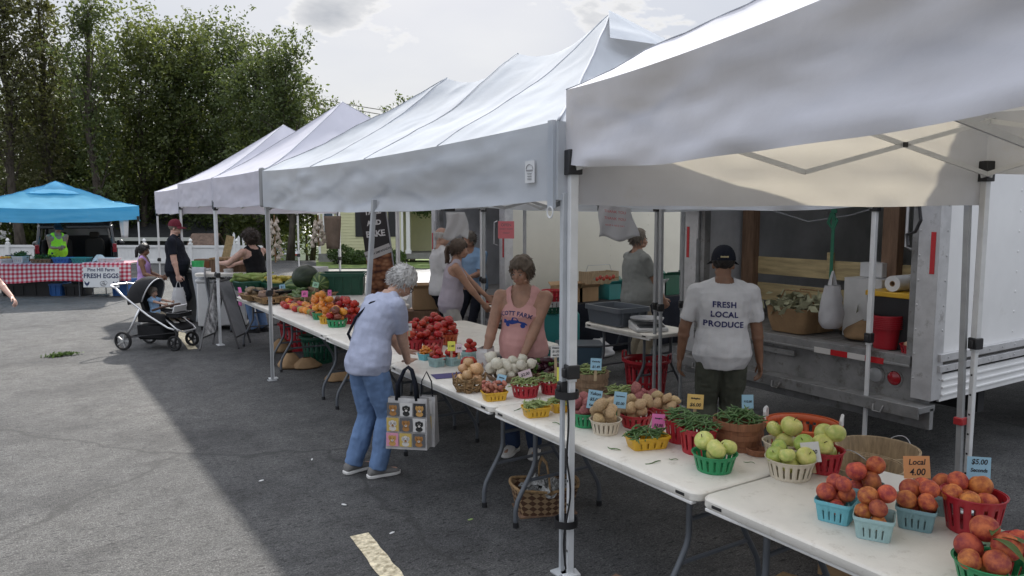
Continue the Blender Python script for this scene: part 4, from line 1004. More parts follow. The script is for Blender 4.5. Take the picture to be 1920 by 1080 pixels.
    hb(b, (0, -.012, .082), (.074, .092, .088)); hb(b, (0, .026, .028), (.060, .064, .082)); hb(b, (0, .058, -.036), (.030, .028, .022)); hb(b, (0, .074, .052), (.044, .018, .012))
    for s in (-1, 1):
        hb(b, (s * .034, .062, .006), (.024, .022, .022)); hb(b, (s * .077, -.008, .022), (.011, .020, .030))
        hb(b, (s * .045, .01, -.028), (.020, .045, .022))
    b.capsule(hp(0, .086, .038), hp(0, .104, .004), .009 * hs, .014 * hs, 8); hb(b, (0, .086, -.022), (.024, .012, .010))
    obj('body', fuse(b, voxel, skin, 2), parent=r, smooth=0)
    if fine:
        for s in (-1, 1):
            e = MB(); hb(e, (s * .031, .0805, .032), (.0115, .009, .0065)); eo = obj('eye', e, M_eyew, r, smooth=180)
            e = MB(); hb(e, (s * .031, .0875, .032), (.0062, .004, .0060)); obj('iris', e, M_eyed, eo, smooth=180)
            e = MB(); e.tube([hp(s * .014, .093, .053), hp(s * .032, .092, .059), hp(s * .050, .078, .053)], .0035 * hs, 5); obj('eyebrow', e, hairm_ or H_brown, r)
        e = MB(); e.tube([hp(-.022, .089, -.021), hp(-.008, .098, -.019), hp(.008, .098, -.019), hp(.022, .089, -.021)], [.002 * hs, .0045 * hs, .0045 * hs, .002 * hs], 6); obj('lips', e, M_lip, r)
    # ---- clothes
    if top:
        kind, tm = top['kind'], top['m']; c = MB(); inf = top.get('inf', .014); hem = top.get('hem', -.035)
        if kind in ('tee', 'polo', 'jacket'):
            ts = [hem, .0, .03, .06, .09, .12, .15, .18, .21, .24, .275, .300, .322]; ts = [t for t in ts if t >= hem]
            torso(c, ts, inf, top.get('flare', .02)); fr = top.get('sleeve', .62)
            for i in range(2):
                c.capsule(tz + Vector(((-.012 if i == 0 else .012) * H, 0, 0)), S[i].lerp(tz, .25), .033 * H, .031 * H, 10); c.capsule(S[i] + Vector(((.025 if i == 0 else -.025) * H, 0, 0)), S[i], .037 * H, .0365 * H * arm, 12)
                e = S[i].lerp(E_[i], fr) if fr <= 1 else E_[i].lerp(Wr[i], fr - 1)
                pts = [S[i]] + ([E_[i]] if fr > 1 else []) + [e]
                c.tube(pts, [.0365 * H * arm, (.0355 * H * arm if fr <= 1 else .033 * H * arm)] + ([.027 * H] if fr > 1 else []), 14)
        else:
            ts = [t for t in (hem, .0, .03, .06, .09, .12, .15, .18, .205) if t >= hem]; torso(c, ts, inf, top.get('flare', .015))
            o_ = []
            for t, lim in ((.18, .2), (.205, .100), (.23, .090), (.255, .082), (.285, .078), (.303, .074), (.316, .058)):
                for (t0, w0, d0), (t1, w1, d1) in zip(RINGS, RINGS[1:]):
                    if t0 <= t <= t1 + 1e-6: u = (t - t0) / (t1 - t0); hw = w0 + (w1 - w0) * u; hd = d0 + (d1 - d0) * u; break
                bs = bust * math.exp(-((t - .205) / .035) ** 2) + belly * math.exp(-((t - .085) / .075) ** 2)
                o_.append(ring(t, min(hw * wide, lim * (.5 + .5 * wide)) * H + inf * .7, hd * H * (wide if t < .29 else 1.1) + inf + bs * .5, bs * .5))
            c.rings(o_)
            for i in range(2): c.capsule(tz + Vector(((-.03 if i == 0 else .03) * H, 0, -.012 * H)), S[i].lerp(tz, .50), .038 * H, .034 * H, 10)
        me = fuse(c, voxel, tm, 2, wr=top.get('wr', .009), wsc=top.get('wsc', 8), seed=H * 10 + face, stretch=(1.3, 1.3, .9), name='shirt')
        # the neck opening is cut out of the cloth
        cut = top.get('neck', (.050, .075, .03) if kind == 'tank' else (.040, .020, .008)); p0, a0 = spine(.322); f0 = Vector((0, math.cos(a0), -math.sin(a0))); u0 = Vector((0, math.sin(a0), math.cos(a0)))
        import bmesh
        bm = bmesh.new(); bm.from_mesh(me); kill = []
        for f in bm.faces:
            v = f.calc_center_median() - p0; x = v.x; y = v.dot(f0); z = v.dot(u0); dp = cut[1] if y > 0 else cut[2]
            if (x / (cut[0] * H)) ** 2 + (min(0, z) / (dp * H)) ** 2 < 1 and z > -dp * H: kill.append(f)
        bmesh.ops.delete(bm, geom=kill, context='FACES'); bm.to_mesh(me); bm.free()
        so = obj(top.get('name', 'shirt'), me, parent=r)
        r['_s'] = so.name
        if kind in ('polo',):
            q = MB(); p, a = spine(.322); q.lathe([(.041 * H, -.012), (.046 * H, .0), (.043 * H, .02), (.038 * H, .018)], 18, p + Vector((0, .004, .0)), closed=True); obj('collar', q, tm, so)
    if bottom:
        c = MB(); tm = bottom['m']; inf = .010
        torso(c, [-.062, -.045, -.03, -.01, .01, .035, .055], inf); fr = bottom.get('len', 1.0)
        for i in range(2):
            k_ = bottom.get('w', 1.0); end = HJ[i].lerp(K[i], fr * 2) if fr < .5 else K[i].lerp(A[i], (fr - .5) * 2)
            end = end + Vector((0, 0, -.012 * H if fr == 1.0 else 0))
            c.capsule(HJ[i], HJ[i].lerp(K[i], .45), .0605 * H * legw, .050 * H * legw * k_, 14)
            if fr > .5:
                c.tube([HJ[i].lerp(K[i], .15), HJ[i].lerp(K[i], .5), K[i], K[i].lerp(end, .5), end], [.060 * H * legw, .052 * H * legw * k_, .043 * H * legw * k_, .040 * H * legw * k_, .0365 * H * k_], 14); c.ball(K[i], (.043 * H * legw * k_,) * 3, 12, 8)
            else: c.tube([HJ[i].lerp(K[i], .15), end], [.060 * H * legw, .052 * H * legw * k_], 14)
        obj(bottom.get('name', 'trousers'), fuse(c, voxel, tm, 2, wr=.009, wsc=10, seed=face, stretch=(1.6, 1.6, .7), name='trousers'), parent=r)
    if shoe:
        for i in range(2):
            an = A[i]; yaw = R_(feet[i][3]); Mz = Matrix.Rotation(-yaw, 3, 'Z'); g0 = Vector((an.x, an.y, feet[i][2]))
            L_ = .152 * H
            prof = [(-.29, .10, .20, .06), (-.25, .165, .33, .04), (-.10, .17, .40, .04), (.10, .165, .37, .04), (.32, .19, .27, .04), (.52, .19, .20, .05), (.64, .15, .16, .06), (.70, .06, .11, .08)]
            def shring(y, hw, zt_, zb_, n=14, sc=1.0):
                out = []
                for k in range(n):
                    a_ = 2 * math.pi * k / n; x = math.cos(a_); z = math.sin(a_)
                    out.append(g0 + Mz @ Vector((x * hw * L_ * sc, y * L_, ((zt_ + zb_) / 2 + z * (zt_ - zb_) / 2) * L_)))
                return out
            q = MB(); q.rings([shring(*p) for p in prof]); so = obj('shoe', q, shoe[0], r, smooth=60)
            out = [(Mz @ Vector((x * L_, y * L_, 0)) + g0) for x, y in ((-.13, -.31), (-.18, -.2), (-.165, .05), (-.20, .35), (-.19, .55), (-.12, .69), (0, .74), (.12, .69), (.19, .55), (.20, .35), (.165, .05), (.18, -.2), (.13, -.31), (0, -.34))]
            q = MB(); q.rings([[p + Vector((0, 0, .002)) for p in reversed(out)], [p + Vector((0, 0, .10 * L_)) for p in reversed(out)]]); obj('sole', q, shoe[1], so, bevel=.004)
    # ---- hair
    if hair:
        rd = random.Random(int(H * 1000) + int(face)); c = MB(); hm = hairm_ or H_brown; st = hair['style']; th = hair.get('th', .014); tufts = []
        capped = hair.get('capped', False); low = hair.get('low', -.005); front = hair.get('front', .108)
        for k in range(520):
            z_ = 1 - 2 * (k + .5) / 520; a_ = k * 2.39996; rr = math.sqrt(1 - z_ * z_); v = Vector((rr * math.cos(a_), rr * math.sin(a_), z_))
            v = (v + Vector((rd.uniform(-.14, .14), rd.uniform(-.14, .14), rd.uniform(-.14, .14)))).normalized(); p = Vector((v.x * .075, -.012 + v.y * .093, .082 + v.z * .089))
            lim = front if p.y > .055 else (.075 if p.y > .030 else (.045 if p.y > .010 else low))
            if st == 'bald' and p.z > .10: continue
            if p.z < lim or (capped and (p.z > .085 or p.y > .03)): continue
            rad = (rd.uniform(.011, .018) if th < .012 else rd.uniform(.014, .022)) if st != 'curly' else rd.uniform(.024, .040)
            c.ball(hp(*(p + v * th * rd.uniform(.2, 1.0))), (rad * hs,) * 3, 7, 5)
            if st != 'bald' and not capped:
                fl = Vector((v.x * .3, v.y * .3 - .25, -.8 if v.z < .7 else -.2)) if st != 'curly' else v + Vector((rd.uniform(-1, 1), rd.uniform(-1, 1), rd.uniform(-1, 1)))
                j_ = .22 if st in ('bob', 'ponytail') else .9; fl = (fl + Vector((rd.uniform(-.5, .5), rd.uniform(-.4, .4), rd.uniform(-.3, .3))) * j_).normalized(); q0 = p + v * (th + .001); q1 = q0 + fl * rd.uniform(.016, .032) + v * .006 * j_; q2 = q1 + fl * .020 + v * rd.uniform(-.004, .006) * j_ + Vector((rd.uniform(-.01, .01), rd.uniform(-.01, .01), 0))
                tufts.append((hp(*q0), hp(*q1), hp(*q2)))
        if st == 'bob':
            for s in (-1, 1):
                for k in range(7): c.capsule(hp(s * .078, .02 - k * .014, .06), hp(s * (.080 - .002 * k), .010 - k * .015, -.015 + .002 * k), .016 * hs, .012 * hs, 7)
            for k in range(9): c.capsule(hp(-.055 + k * .0135, .060, .125), hp(-.058 + k * .0142, .088 - abs(k - 4) * .003, .084), .013 * hs, .008 * hs, 7)
        me = fuse(c, .008 if fine else .011, hm, 1, wr=.005, wsc=42, seed=2, stretch=(1, 1, .5), name='hair'); ho_ = obj('hair', me, parent=r)
        q = MB()
        for a_, b_, c_ in tufts: q.tube([a_, b_, c_], [.0048 * hs, .0042 * hs, .0010 * hs], 4, cap=False)
        if q.v: obj('loose_strands', q, hm, ho_, smooth=180)
        if st in ('ponytail', 'bun'):
            q = MB()
            if st == 'ponytail':
                base = hp(0, -.105, .09); e = [base, base + HM @ Vector((0, -.045, -.01)) * hs, base + HM @ Vector((0, -.06, -.08)) * hs, base + HM @ Vector((.01, -.045, -.17)) * hs, base + HM @ Vector((.0, -.05, -.23)) * hs]
                for k in range(10):
                    o_ = Vector((rd.uniform(-.018, .018), rd.uniform(-.015, .015), 0)); q.tube([p + o_ * (0.4 + .3 * j) for j, p in enumerate(e)], [.012, .020, .020, .014, .004], 6)
            else:
                for k in range(30): q.ball(hp(rd.uniform(-.04, .04), -.10 + rd.uniform(-.03, .02), .13 + rd.uniform(-.04, .05)), (.03 * hs,) * 3, 7, 5)
            obj('ponytail' if st == 'ponytail' else 'hair_bun', q, hm, ho_, smooth=180)
    r['_h'] = 0
    info = dict(root=r, hp=hp, hs=hs, HM=HM, S=S, E=E_, W=Wr, K=K, A=A, spine=spine, H=H)
    if '_s' in r: info['shirt'] = bpy.data.objects[r['_s']]; del r['_s']
    del r['_h']
    return info
def cap(info, m, brim=1, back=False, strap=None):
    hp, hs, HM = info['hp'], info['hs'], info['HM']; q = MB()
    rg = []
    for k in range(8):
        a = math.pi / 2 * k / 7; rr = math.cos(a) ** .8; zz = math.sin(a)
        rg.append([hp(.096 * max(rr, .02) * math.cos(2 * math.pi * j / 22), -.010 + .114 * max(rr, .02) * math.sin(2 * math.pi * j / 22), .066 + .125 * zz) for j in range(22)])
    q.rings(rg); co = obj('cap', q, m, info['root'], smooth=60)
    s = -1 if back else 1; q = MB()
    def br(u, v):
        a = (u - .5) * 2.3; R0 = .100 + .072 * v * math.cos(a * .62)
        return hp(.090 / .1 * R0 * math.sin(a) * (.98 if v else 1), s * (R0 * math.cos(a) * 1.10) - .010, .072 - .020 * v - .018 * abs(u - .5) * v * 2)
    q.grid(br, 14, 5); obj('brim', q, m, co, solid=.004, smooth=60)
    if strap:
        q = MB(); q.tube([hp(.03 * x, -.118 + .004 * abs(x), .092) for x in (-1, -.5, 0, .5, 1)], .008, 6); obj('strap', q, strap, co)
    return co
def glasses(info, m):
    hp, hs = info['hp'], info['hs']; q = MB()
    for s in (-1, 1):
        q.tube([hp(s * (.033 + .024 * math.cos(2 * math.pi * k / 14)), .099 - .006 * (1 + s * 0) * abs(math.cos(2 * math.pi * k / 14)), .030 + .018 * math.sin(2 * math.pi * k / 14)) for k in range(14)], .0032 * hs, 5, closed=True)
        q.tube([hp(s * .057, .094, .036), hp(s * .074, .05, .036), hp(s * .080, .0, .032)], .003 * hs, 5)
    q.tube([hp(-.010, .100, .034), hp(.010, .100, .034)], .003 * hs, 5)
    return obj('glasses', q, m, info['root'], smooth=180)
def wrap(me, info, origin, right, up, out, m, name='lettering', lift=.003):
    """press flat lettering onto the cloth it is printed on"""
    so = info['shirt']; bv = BVHTree.FromPolygons([v.co for v in so.data.vertices], [tuple(p.vertices) for p in so.data.polygons])
    me = me.copy(); origin, right, up, out = (Vector(x) for x in (origin, right, up, out))
    for v in me.vertices:
        p = origin + right * (v.co.x + wob((v.co.x, v.co.y, 0), 38, .0022)) + up * (v.co.y - v.co.x * .04 + wob((v.co.x, v.co.y, 5), 38, .0022)); h = bv.ray_cast(p + out * .5, -out)
        v.co = (h[0] + out * (lift + (v.co.z > 0) * .0005)) if h[0] else p
    me.update(); return obj(name, me, parent=so)
M_navyink = mat('navy_ink', (.025, .028, .12), .7); M_blueink = mat('blue_ink', (.02, .06, .30), .7)

# 1 ---- the grey haired shopper
gw_loc = Vector((2.09, 5.30, 0))
hand_t = onz(772, 690, .775)
gw = person('grey haired woman in a pale lilac tee and blue jeans bending over the table', gw_loc, 82, H=1.66, wide=1.02, belly=.03, bust=.05, lean=12, lean2=25, head=(4, 38), skin=SK_fair,
            hands=[(2.52, 5.62, .80, 1), (hand_t.x - .02, hand_t.y + .02, .80, 1)], palm=[(0, 0, -1), (0, 0, -1)], grip=(.15, .12), pelvis=(0, -.02, .866), feet=[(-.10, -.10, 0, -6), (.11, -.01, 0, 10)],
            hair=dict(style='short', th=.017, low=.0, front=.105), hairm_=H_grey, top=dict(kind='tee', m=M_lilac, sleeve=.80, inf=.020, hem=-.045, flare=.03, wr=.012), bottom=dict(m=M_jean, w=1.1), shoe=(M_shoe_g, M_sole), arm=1.08, legw=1.05, voxel=.0075, pole=[(-.4, -1, 0), (.5, -1, 0)])
glasses(gw, M_blk)
q = MB(); sp = gw['spine']
pts = []
for t, x, f in ((.05, -.17, -.02), (.11, -.14, -.115), (.18, -.06, -.135), (.25, .03, -.12), (.295, .085, -.05), (.308, .105, .0), (.27, .10, .09), (.17, .0, .14), (.06, -.12, .10)):
    p, a = sp(t); pts.append(p + Vector((x, 0, 0)) + Vector((0, math.cos(a), -math.sin(a))) * f)
q.tube(pts, .011, 8); obj('shoulder_strap', q, M_navy, gw['root'], smooth=180)
# 2 ---- the farmer in pink
pk_loc = Vector((3.34, 5.06, 0))
pk = person('woman farmer in a printed pink tank top behind the tables', pk_loc, 228, H=1.65, wide=1.06, belly=.055, bust=.055, lean=2, lean2=5, head=(12, 4), skin=SK_tan, hands=[(-.05, .27, .84), (.28, .20, .80)], grip=(.7, .8),
            hair=dict(style='bob', th=.018, low=-.02, front=.10), hairm_=hairm('chestnut', (.105, .078, .056)), top=dict(kind='tank', m=M_pinkt, inf=.018, hem=-.05, strap=1.5, wr=.010), bottom=dict(m=M_jeand), shoe=(M_shoe_w, M_sole), arm=1.12, legw=1.1, voxel=.0075, pole=[(-.5, -1, 0), (.45, -1, 0)])
def arched(s, size, rad, m):
    me = text_mesh(s, size, m, extrude=0, bold=.0015, space=1.08).copy()
    for v in me.vertices:
        a = v.co.x / rad; v.co = Vector(((rad + v.co.y) * math.sin(a), (rad + v.co.y) * math.cos(a) - rad, v.co.z))
    return me
p, a = pk['spine'](.19)
wrap(arched('SCOTT FARM', .046, .40, M_navyink), pk, p + Vector((.032, 0, .035)), (-1, 0, 0), (0, 0, 1), (0, 1, 0), M_navyink)
# little pickup printed on the shirt
def silhouette(polys, m):
    q = MB()
    for pl in polys:
        cx = sum(x for x, y in pl) / len(pl); cy = sum(y for x, y in pl) / len(pl); n = len(pl)
        for i in range(n):                                # small facets so the print can follow the cloth
            (x0, y0), (x1, y1) = pl[i], pl[(i + 1) % n]
            for k in range(4):
                a0, a1 = k / 4, (k + 1) / 4
                A0 = (cx + (x0 - cx) * a1, cy + (y0 - cy) * a1, 0); B0 = (cx + (x1 - cx) * a1, cy + (y1 - cy) * a1, 0); C0 = (cx + (x1 - cx) * a0, cy + (y1 - cy) * a0, 0); D0 = (cx + (x0 - cx) * a0, cy + (y0 - cy) * a0, 0)
                q.poly([A0, B0, C0, D0] if k else [A0, B0, (cx, cy, 0)])
    return q.mesh('emblem', m, 0)
def circ(cx, cy, r_, n=12): return [(cx + r_ * math.cos(2 * math.pi * k / n), cy + r_ * math.sin(2 * math.pi * k / n)) for k in range(n)]
em = silhouette([[(-.105, -.01), (-.10, .022), (-.03, .022), (-.03, -.012)], [(-.03, -.012), (-.03, .022), (-.015, .05), (.02, .05), (.04, .02), (.085, .012), (.10, -.008), (.095, -.014)], circ(-.068, -.018, .019), circ(.065, -.018, .019)], M_blueink)
wrap(em, pk, p + Vector((.03, 0, -.045)), (-1, 0, 0), (0, 0, 1), (0, 1, 0), M_blueink, 'emblem')
em = silhouette([[(-.01, .028), (-.005, .044), (.014, .044), (.024, .028)]], M_pinkt); wrap(em, pk, p + Vector((.03, 0, -.045)), (-1, 0, 0), (0, 0, 1), (0, 1, 0), M_pinkt, 'emblem', .005)
# 3 - 5 ---- the group by the rear truck
p3 = at(842, 9.1)
pn_ = person('woman with a brown ponytail in a lavender sleeveless top reaching out', p3, 118, H=1.68, wide=1.05, belly=.03, bust=.04, lean=10, head=(0, 4), skin=SK_tan, hands=[(-.1, .56, .86), (.14, .48, .80)], grip=(.5, .5),
             hair=dict(style='ponytail', th=.016, low=-.01), hairm_=H_brown, top=dict(kind='tank', m=M_lav, strap=2.0, hem=-.05), bottom=dict(m=M_tan_p, w=1.1), shoe=(M_shoe_w, M_sole), arm=1.05, voxel=.010, fine=False)
person('man in a white tee half hidden behind the woman with the ponytail', at(826, 10.3), 100, H=1.80, wide=1.12, belly=.08, head=(40, 5), skin=SK_fair, hands=[(-.18, .30, 1.0), (.2, .28, 1.0)], hair=dict(style='bald', th=.006, low=.0), hairm_=H_grey,
       top=dict(kind='tee', m=M_white_t, sleeve=.7), bottom=dict(m=M_navy), shoe=(M_shoe_d, M_shoe_d), voxel=.011, fine=False)
c5 = onX(884, 560, 5.62)
p5 = person('man in a pale blue shirt sitting on the edge of the rear truck bed', (c5.x, c5.y, 0), 236, H=1.78, wide=1.1, belly=.05, lean=14, head=(20, 8), skin=SK_tan, pelvis=(0, -.12, .87), hands=[(-.08, .32, 1.02), (.12, .30, 1.02)], feet=[(-.14, .40, .0, -5), (.14, .36, .0, 5)], grip=(.9, .9),
            hair=dict(style='short', th=.008), hairm_=H_mid, top=dict(kind='tee', m=M_bluet, sleeve=.8), bottom=dict(m=M_navy), shoe=(M_shoe_d, M_shoe_d), voxel=.011, fine=False)
# 6 ---- older man by the rear truck
p6 = person('balding older man in a grey tee standing beside the cream truck side', (6.28, 6.98, 0), 105, H=1.80, wide=1.18, belly=.11, lean=-2, lean2=6, head=(2, -2), skin=SK_tan, hands=[(-.16, .30, .93), (.16, .30, .92)], hair=dict(style='short', th=.006, low=.01, front=.13), hairm_=H_mid,
            top=dict(kind='tee', m=M_grey_t, sleeve=.72, hem=-.04, inf=.02), bottom=dict(m=M_khaki, w=1.15), shoe=(M_shoe_d, M_shoe_d), arm=1.12, voxel=.009)
# 7 ---- man with the printed back
f_loc = at(1360, 5.75)
fm = person('man in a dark cap and white tee with printed back facing the near truck', f_loc, 38, H=1.74, wide=1.10, belly=.03, lean=3, lean2=4, head=(6, 4), skin=SK_brown, hands=[(-.31, .10, .84), (.30, .06, .83)], grip=(.6, .6), hair=dict(style='short', th=.003, capped=True), hairm_=H_dark,
            top=dict(kind='tee', m=M_white_t, sleeve=.80, inf=.024, hem=-.06, flare=.02, wr=.012), bottom=dict(m=M_olive, w=1.15), shoe=(M_shoe_d, M_shoe_d), arm=1.08, voxel=.0075, pole=[(-1, -.5, 0), (1, -.5, 0)])
cap(fm, M_navy, strap=mat('tan_strap', (.40, .33, .18), .7))
p, a = fm['spine'](.205)
for k, s in enumerate(('FRESH', 'LOCAL', 'PRODUCE')):
    wrap(text_mesh(s, .060, M_navyink, extrude=0, bold=.0022, space=1.12), fm, p + Vector((-.015, 0, .045 - .075 * k)), (1, 0, 0), (0, 0, 1), (0, -1, 0), M_navyink)
# 8 ---- woman in the black tank top
p8 = person('woman with curly dark hair and a black tank top reaching across her stall', at(482, 12.4), 335, H=1.70, wide=1.1, bust=.03, lean=14, head=(-12, 0), skin=SK_pink, hands=[(-.36, .50, 1.16), (-.02, .55, 1.12)], hair=dict(style='curly', th=.045, low=-.045, front=.09), hairm_=H_dbr,
            top=dict(kind='tank', m=M_blacktop, hem=.01, strap=1.0), bottom=dict(m=M_jean), shoe=(M_shoe_d, M_shoe_d), arm=1.15, voxel=.010, fine=False)
# 9 ---- man in maroon cap
p9 = person('big man in a maroon cap and black polo shirt beside the stroller', at(328, 13.4), 112, H=1.87, wide=1.14, belly=.09, head=(0, 6), skin=SK_pink, hands=[(-.20, .14, .86), (.26, .10, .84)], grip=(.9, 1.1), hair=dict(style='short', th=.004, capped=True), hairm_=H_mid,
            top=dict(kind='polo', m=M_navy, sleeve=.75, hem=-.06, inf=.022), bottom=dict(m=M_navy, len=.62, w=1.2), shoe=(M_shoe_d, M_shoe_d), arm=1.15, voxel=.009)
cap(p9, M_maroon); glasses(p9, M_blk)
# 10 --- girl
p10 = person('girl with a black ponytail and a purple sleeveless top behind the stroller', at(268, 13.3), 112, H=1.44, head=(6, 8), skin=SK_brown, hands=[(-.12, .26, .84), (.13, .26, .84)], hair=dict(style='ponytail', th=.018, low=-.02), hairm_=H_dark,
             top=dict(kind='tank', m=M_purple, strap=1.8), bottom=dict(m=cloth('lilac_leggings', (.36, .28, .42))), shoe=(M_shoe_w, M_sole), voxel=.009)
# 12 --- hi vis man
p12 = person('man in a neon yellow sleeveless shirt under the blue canopy', at(108, 19.6), 165, H=1.72, wide=1.15, belly=.07, lean=6, head=(-10, 14), skin=SK_tan, hands=[(-.05, .30, 1.1), (.08, .30, 1.08)], hair=dict(style='short', th=.004, capped=True), hairm_=H_dbr,
             top=dict(kind='tank', m=M_hivis, strap=2.4, hem=-.05), bottom=dict(m=M_jeand), shoe=(M_shoe_d, M_shoe_d), arm=1.1, voxel=.011, fine=False)
cap(p12, M_navy)
# 13 --- passer-by cut by the left edge
ht = at(14, 9.4, 1.0)
p13 = person('passer-by at the left edge whose bare arm swings into view', at(-62, 9.4), 205, H=1.66, skin=SK_pink, hands=[(*at(16, 9.4, .93), 1), (.2, -.1, .85)], grip=(.7, .6), hair=dict(style='short', th=.014), hairm_=H_brown, top=dict(kind='tee', m=M_grey_t), bottom=dict(m=M_navy), shoe=(M_shoe_d, M_shoe_d), voxel=.009, fine=False, pole=[(.3, -1, -.3), (.3, -1, 0)])
# ================================================================== CONTAINERS
def plastic(name, c, **k): return mat(name, c, .38, var=.05, vscale=9, **k)
P_red = plastic('red_basket_plastic', (.40, .018, .03)); P_green = plastic('green_basket_plastic', (.02, .26, .10)); P_cream = plastic('cream_basket_plastic', (.62, .55, .44)); P_yel = plastic('yellow_tray_plastic', (.62, .36, .025))
P_oran = plastic('orange_basket_plastic', (.50, .10, .03)); P_dgreen = plastic('dark_green_crate_plastic', (.012, .085, .05)); P_white = plastic('white_plastic', (.60, .60, .60)); P_gray = plastic('grey_tub_plastic', (.10, .115, .135)); P_blue = plastic('blue_bin_plastic', (.03, .12, .36)); P_teal = plastic('teal_bin_plastic', (.03, .22, .22))
C_teal = mat('bright_teal_pulp', (.16, .45, .52), .9, var=.06, vscale=20, bump=.3, bscale=180); C_pale = mat('pale_teal_pulp', (.34, .50, .50), .9, var=.06, vscale=20, bump=.3, bscale=180); C_gtl = mat('grey_teal_pulp', (.20, .33, .36), .9, var=.06, vscale=20, bump=.3, bscale=180)
M_bask = mat('bushel_wood', (.22, .145, .09), .8, var=.25, vscale=9, bump=.4, stretch=(6, 6, .8)); M_baskl = mat('pale_bushel_wood', (.36, .27, .17), .8, var=.22, vscale=9, bump=.4, stretch=(6, 6, .8)); M_baskr = mat('reddish_bushel_wood', (.27, .115, .06), .8, var=.22, vscale=9, bump=.4, stretch=(6, 6, .8))
M_wick = mat('wicker', (.27, .17, .08), .75, var=.35, vscale=25, bump=.4)
M_card = mat('corrugated_card', (.34, .22, .12), .9, var=.1, vscale=5); M_paper = mat('white_paper', (.66, .66, .66), .9, var=.03); M_brownbag = mat('brown_paper', (.30, .19, .10), .9, var=.12, vscale=8, bump=.3, bscale=20)
_BK = {}
def slat_mesh(rt, rb, h, m, n=16, base=.16, top=.22):
    key = ('s', rt, rb, h, m.name, n)
    if key in _BK: return _BK[key]
    q = MB(); N_ = n * 3; zs = [0, base * h, h * (1 - top), h * .97, h * .97, h]; rr = [rb + (rt - rb) * z / h for z in zs]; rr[4] += .006; rr[5] += .006
    ks = [q.addv([(r_ * math.cos(2 * math.pi * j / N_), r_ * math.sin(2 * math.pi * j / N_), z) for j in range(N_)]) for r_, z in zip(rr, zs)]
    for i in range(5):
        for j in range(N_):
            if i == 1 and j % 3 == 0: continue
            a, b = ks[i], ks[i + 1]; j2 = (j + 1) % N_; q.face(a + j, a + j2, b + j2, b + j)
    q.face(*[ks[0] + j for j in reversed(range(N_))])
    _BK[key] = q.mesh('basket', m, 50); return _BK[key]
def slat_basket(label, p, rt, rb, h, m, n=16, group=None, name='slatted_basket', rz=0.0):
    o = obj(name, slat_mesh(rt, rb, h, m, n), loc=(p[0], p[1], p[2]), rz=rz, solid=.0032)
    return tag(o, label, 'basket', group)
def carton_mesh(w, l, h, m, taper=.82, slots=4):
    key = ('c', w, l, h, m.name)
    if key in _BK: return _BK[key]
    q = MB(); zs = [0, .12 * h, .55 * h, .84 * h, .84 * h, h]; sc = [taper + (1 - taper) * z / h for z in zs]; sc[4] += .05; sc[5] += .03
    def per(s): return rrect(w * s, l * s, .018 * s, 2)
    def dense(s):
        o = per(s); out = []
        for i in range(len(o)):
            a, b = Vector(o[i]), Vector(o[(i + 1) % len(o)]); k = slots * 4 + 1 if (b - a).length > .05 else 1
            for t in range(k): out.append((a.lerp(b, t / k), k > 1, t))
        return out
    ds = [dense(s) for s in sc]; N_ = len(ds[0]); ks = [q.addv([(p.x, p.y, z) for p, _, _ in d]) for d, z in zip(ds, zs)]
    for i in range(5):
        for j in range(N_):
            _, e, t = ds[0][j]
            if i in (1,) and e and t % 4 == 2: continue
            a, b = ks[i], ks[i + 1]; j2 = (j + 1) % N_; q.face(a + j, a + j2, b + j2, b + j)
    q.face(*[ks[0] + j for j in reversed(range(N_))])
    _BK[key] = q.mesh('carton', m, 40); return _BK[key]
def carton(label, p, w, l, h, m, rz=0.0, group=None, name='produce_carton', cat='carton'):
    return tag(obj(name, carton_mesh(w, l, h, m), loc=(p[0], p[1], p[2]), rz=rz, solid=.003), label, cat, group)
def bushel(label, p, rt, rb, h, m, group=None, handles=True, rz=0.0, hm=None):
    r = thing('bushel_basket', label, 'basket', (p[0], p[1], p[2]), rz, group)
    q = MB(); n = 44
    def rg(r_, z): return [((r_ + (.0022 if k % 2 else 0)) * math.cos(2 * math.pi * (k // 2 * 2 + (.92 if k % 2 else -.0)) / n), (r_ + (.0022 if k % 2 else 0)) * math.sin(2 * math.pi * (k // 2 * 2 + (.92 if k % 2 else 0)) / n), z) for k in range(n)]
    q.rings([rg(rb, 0), rg(rb + (rt - rb) * .5 + .006, h * .5), rg(rt, h), rg(rt - .006, h), rg(rb + (rt - rb) * .5, h * .5), rg(rb - .004, .008)]); obj('staves', q, m, r, smooth=20)
    for z in (.06, .52, .93):
        rr = rb + (rt - rb) * z + .008 * (1 if z < .9 else .6); w = .014 if z < .9 else .02
        q = MB(); q.lathe([(rr, z * h - w), (rr + .004, z * h - w), (rr + .005, z * h + w), (rr, z * h + w)], 36, closed=True); obj('hoop', q, hm or m, r)
    if handles:
        for s in (0, math.pi):
            q = MB(); a = [Vector(((rt + .012 + .025 * math.sin(t * math.pi)) * math.cos(s + (t - .5) * .7), (rt + .012 + .025 * math.sin(t * math.pi)) * math.sin(s + (t - .5) * .7), h * .9 + .05 * math.sin(t * math.pi))) for t in (k / 8 for k in range(9))]; q.tube(a, .0028, 5); obj('wire_handle', q, M_steel, r)
    return r
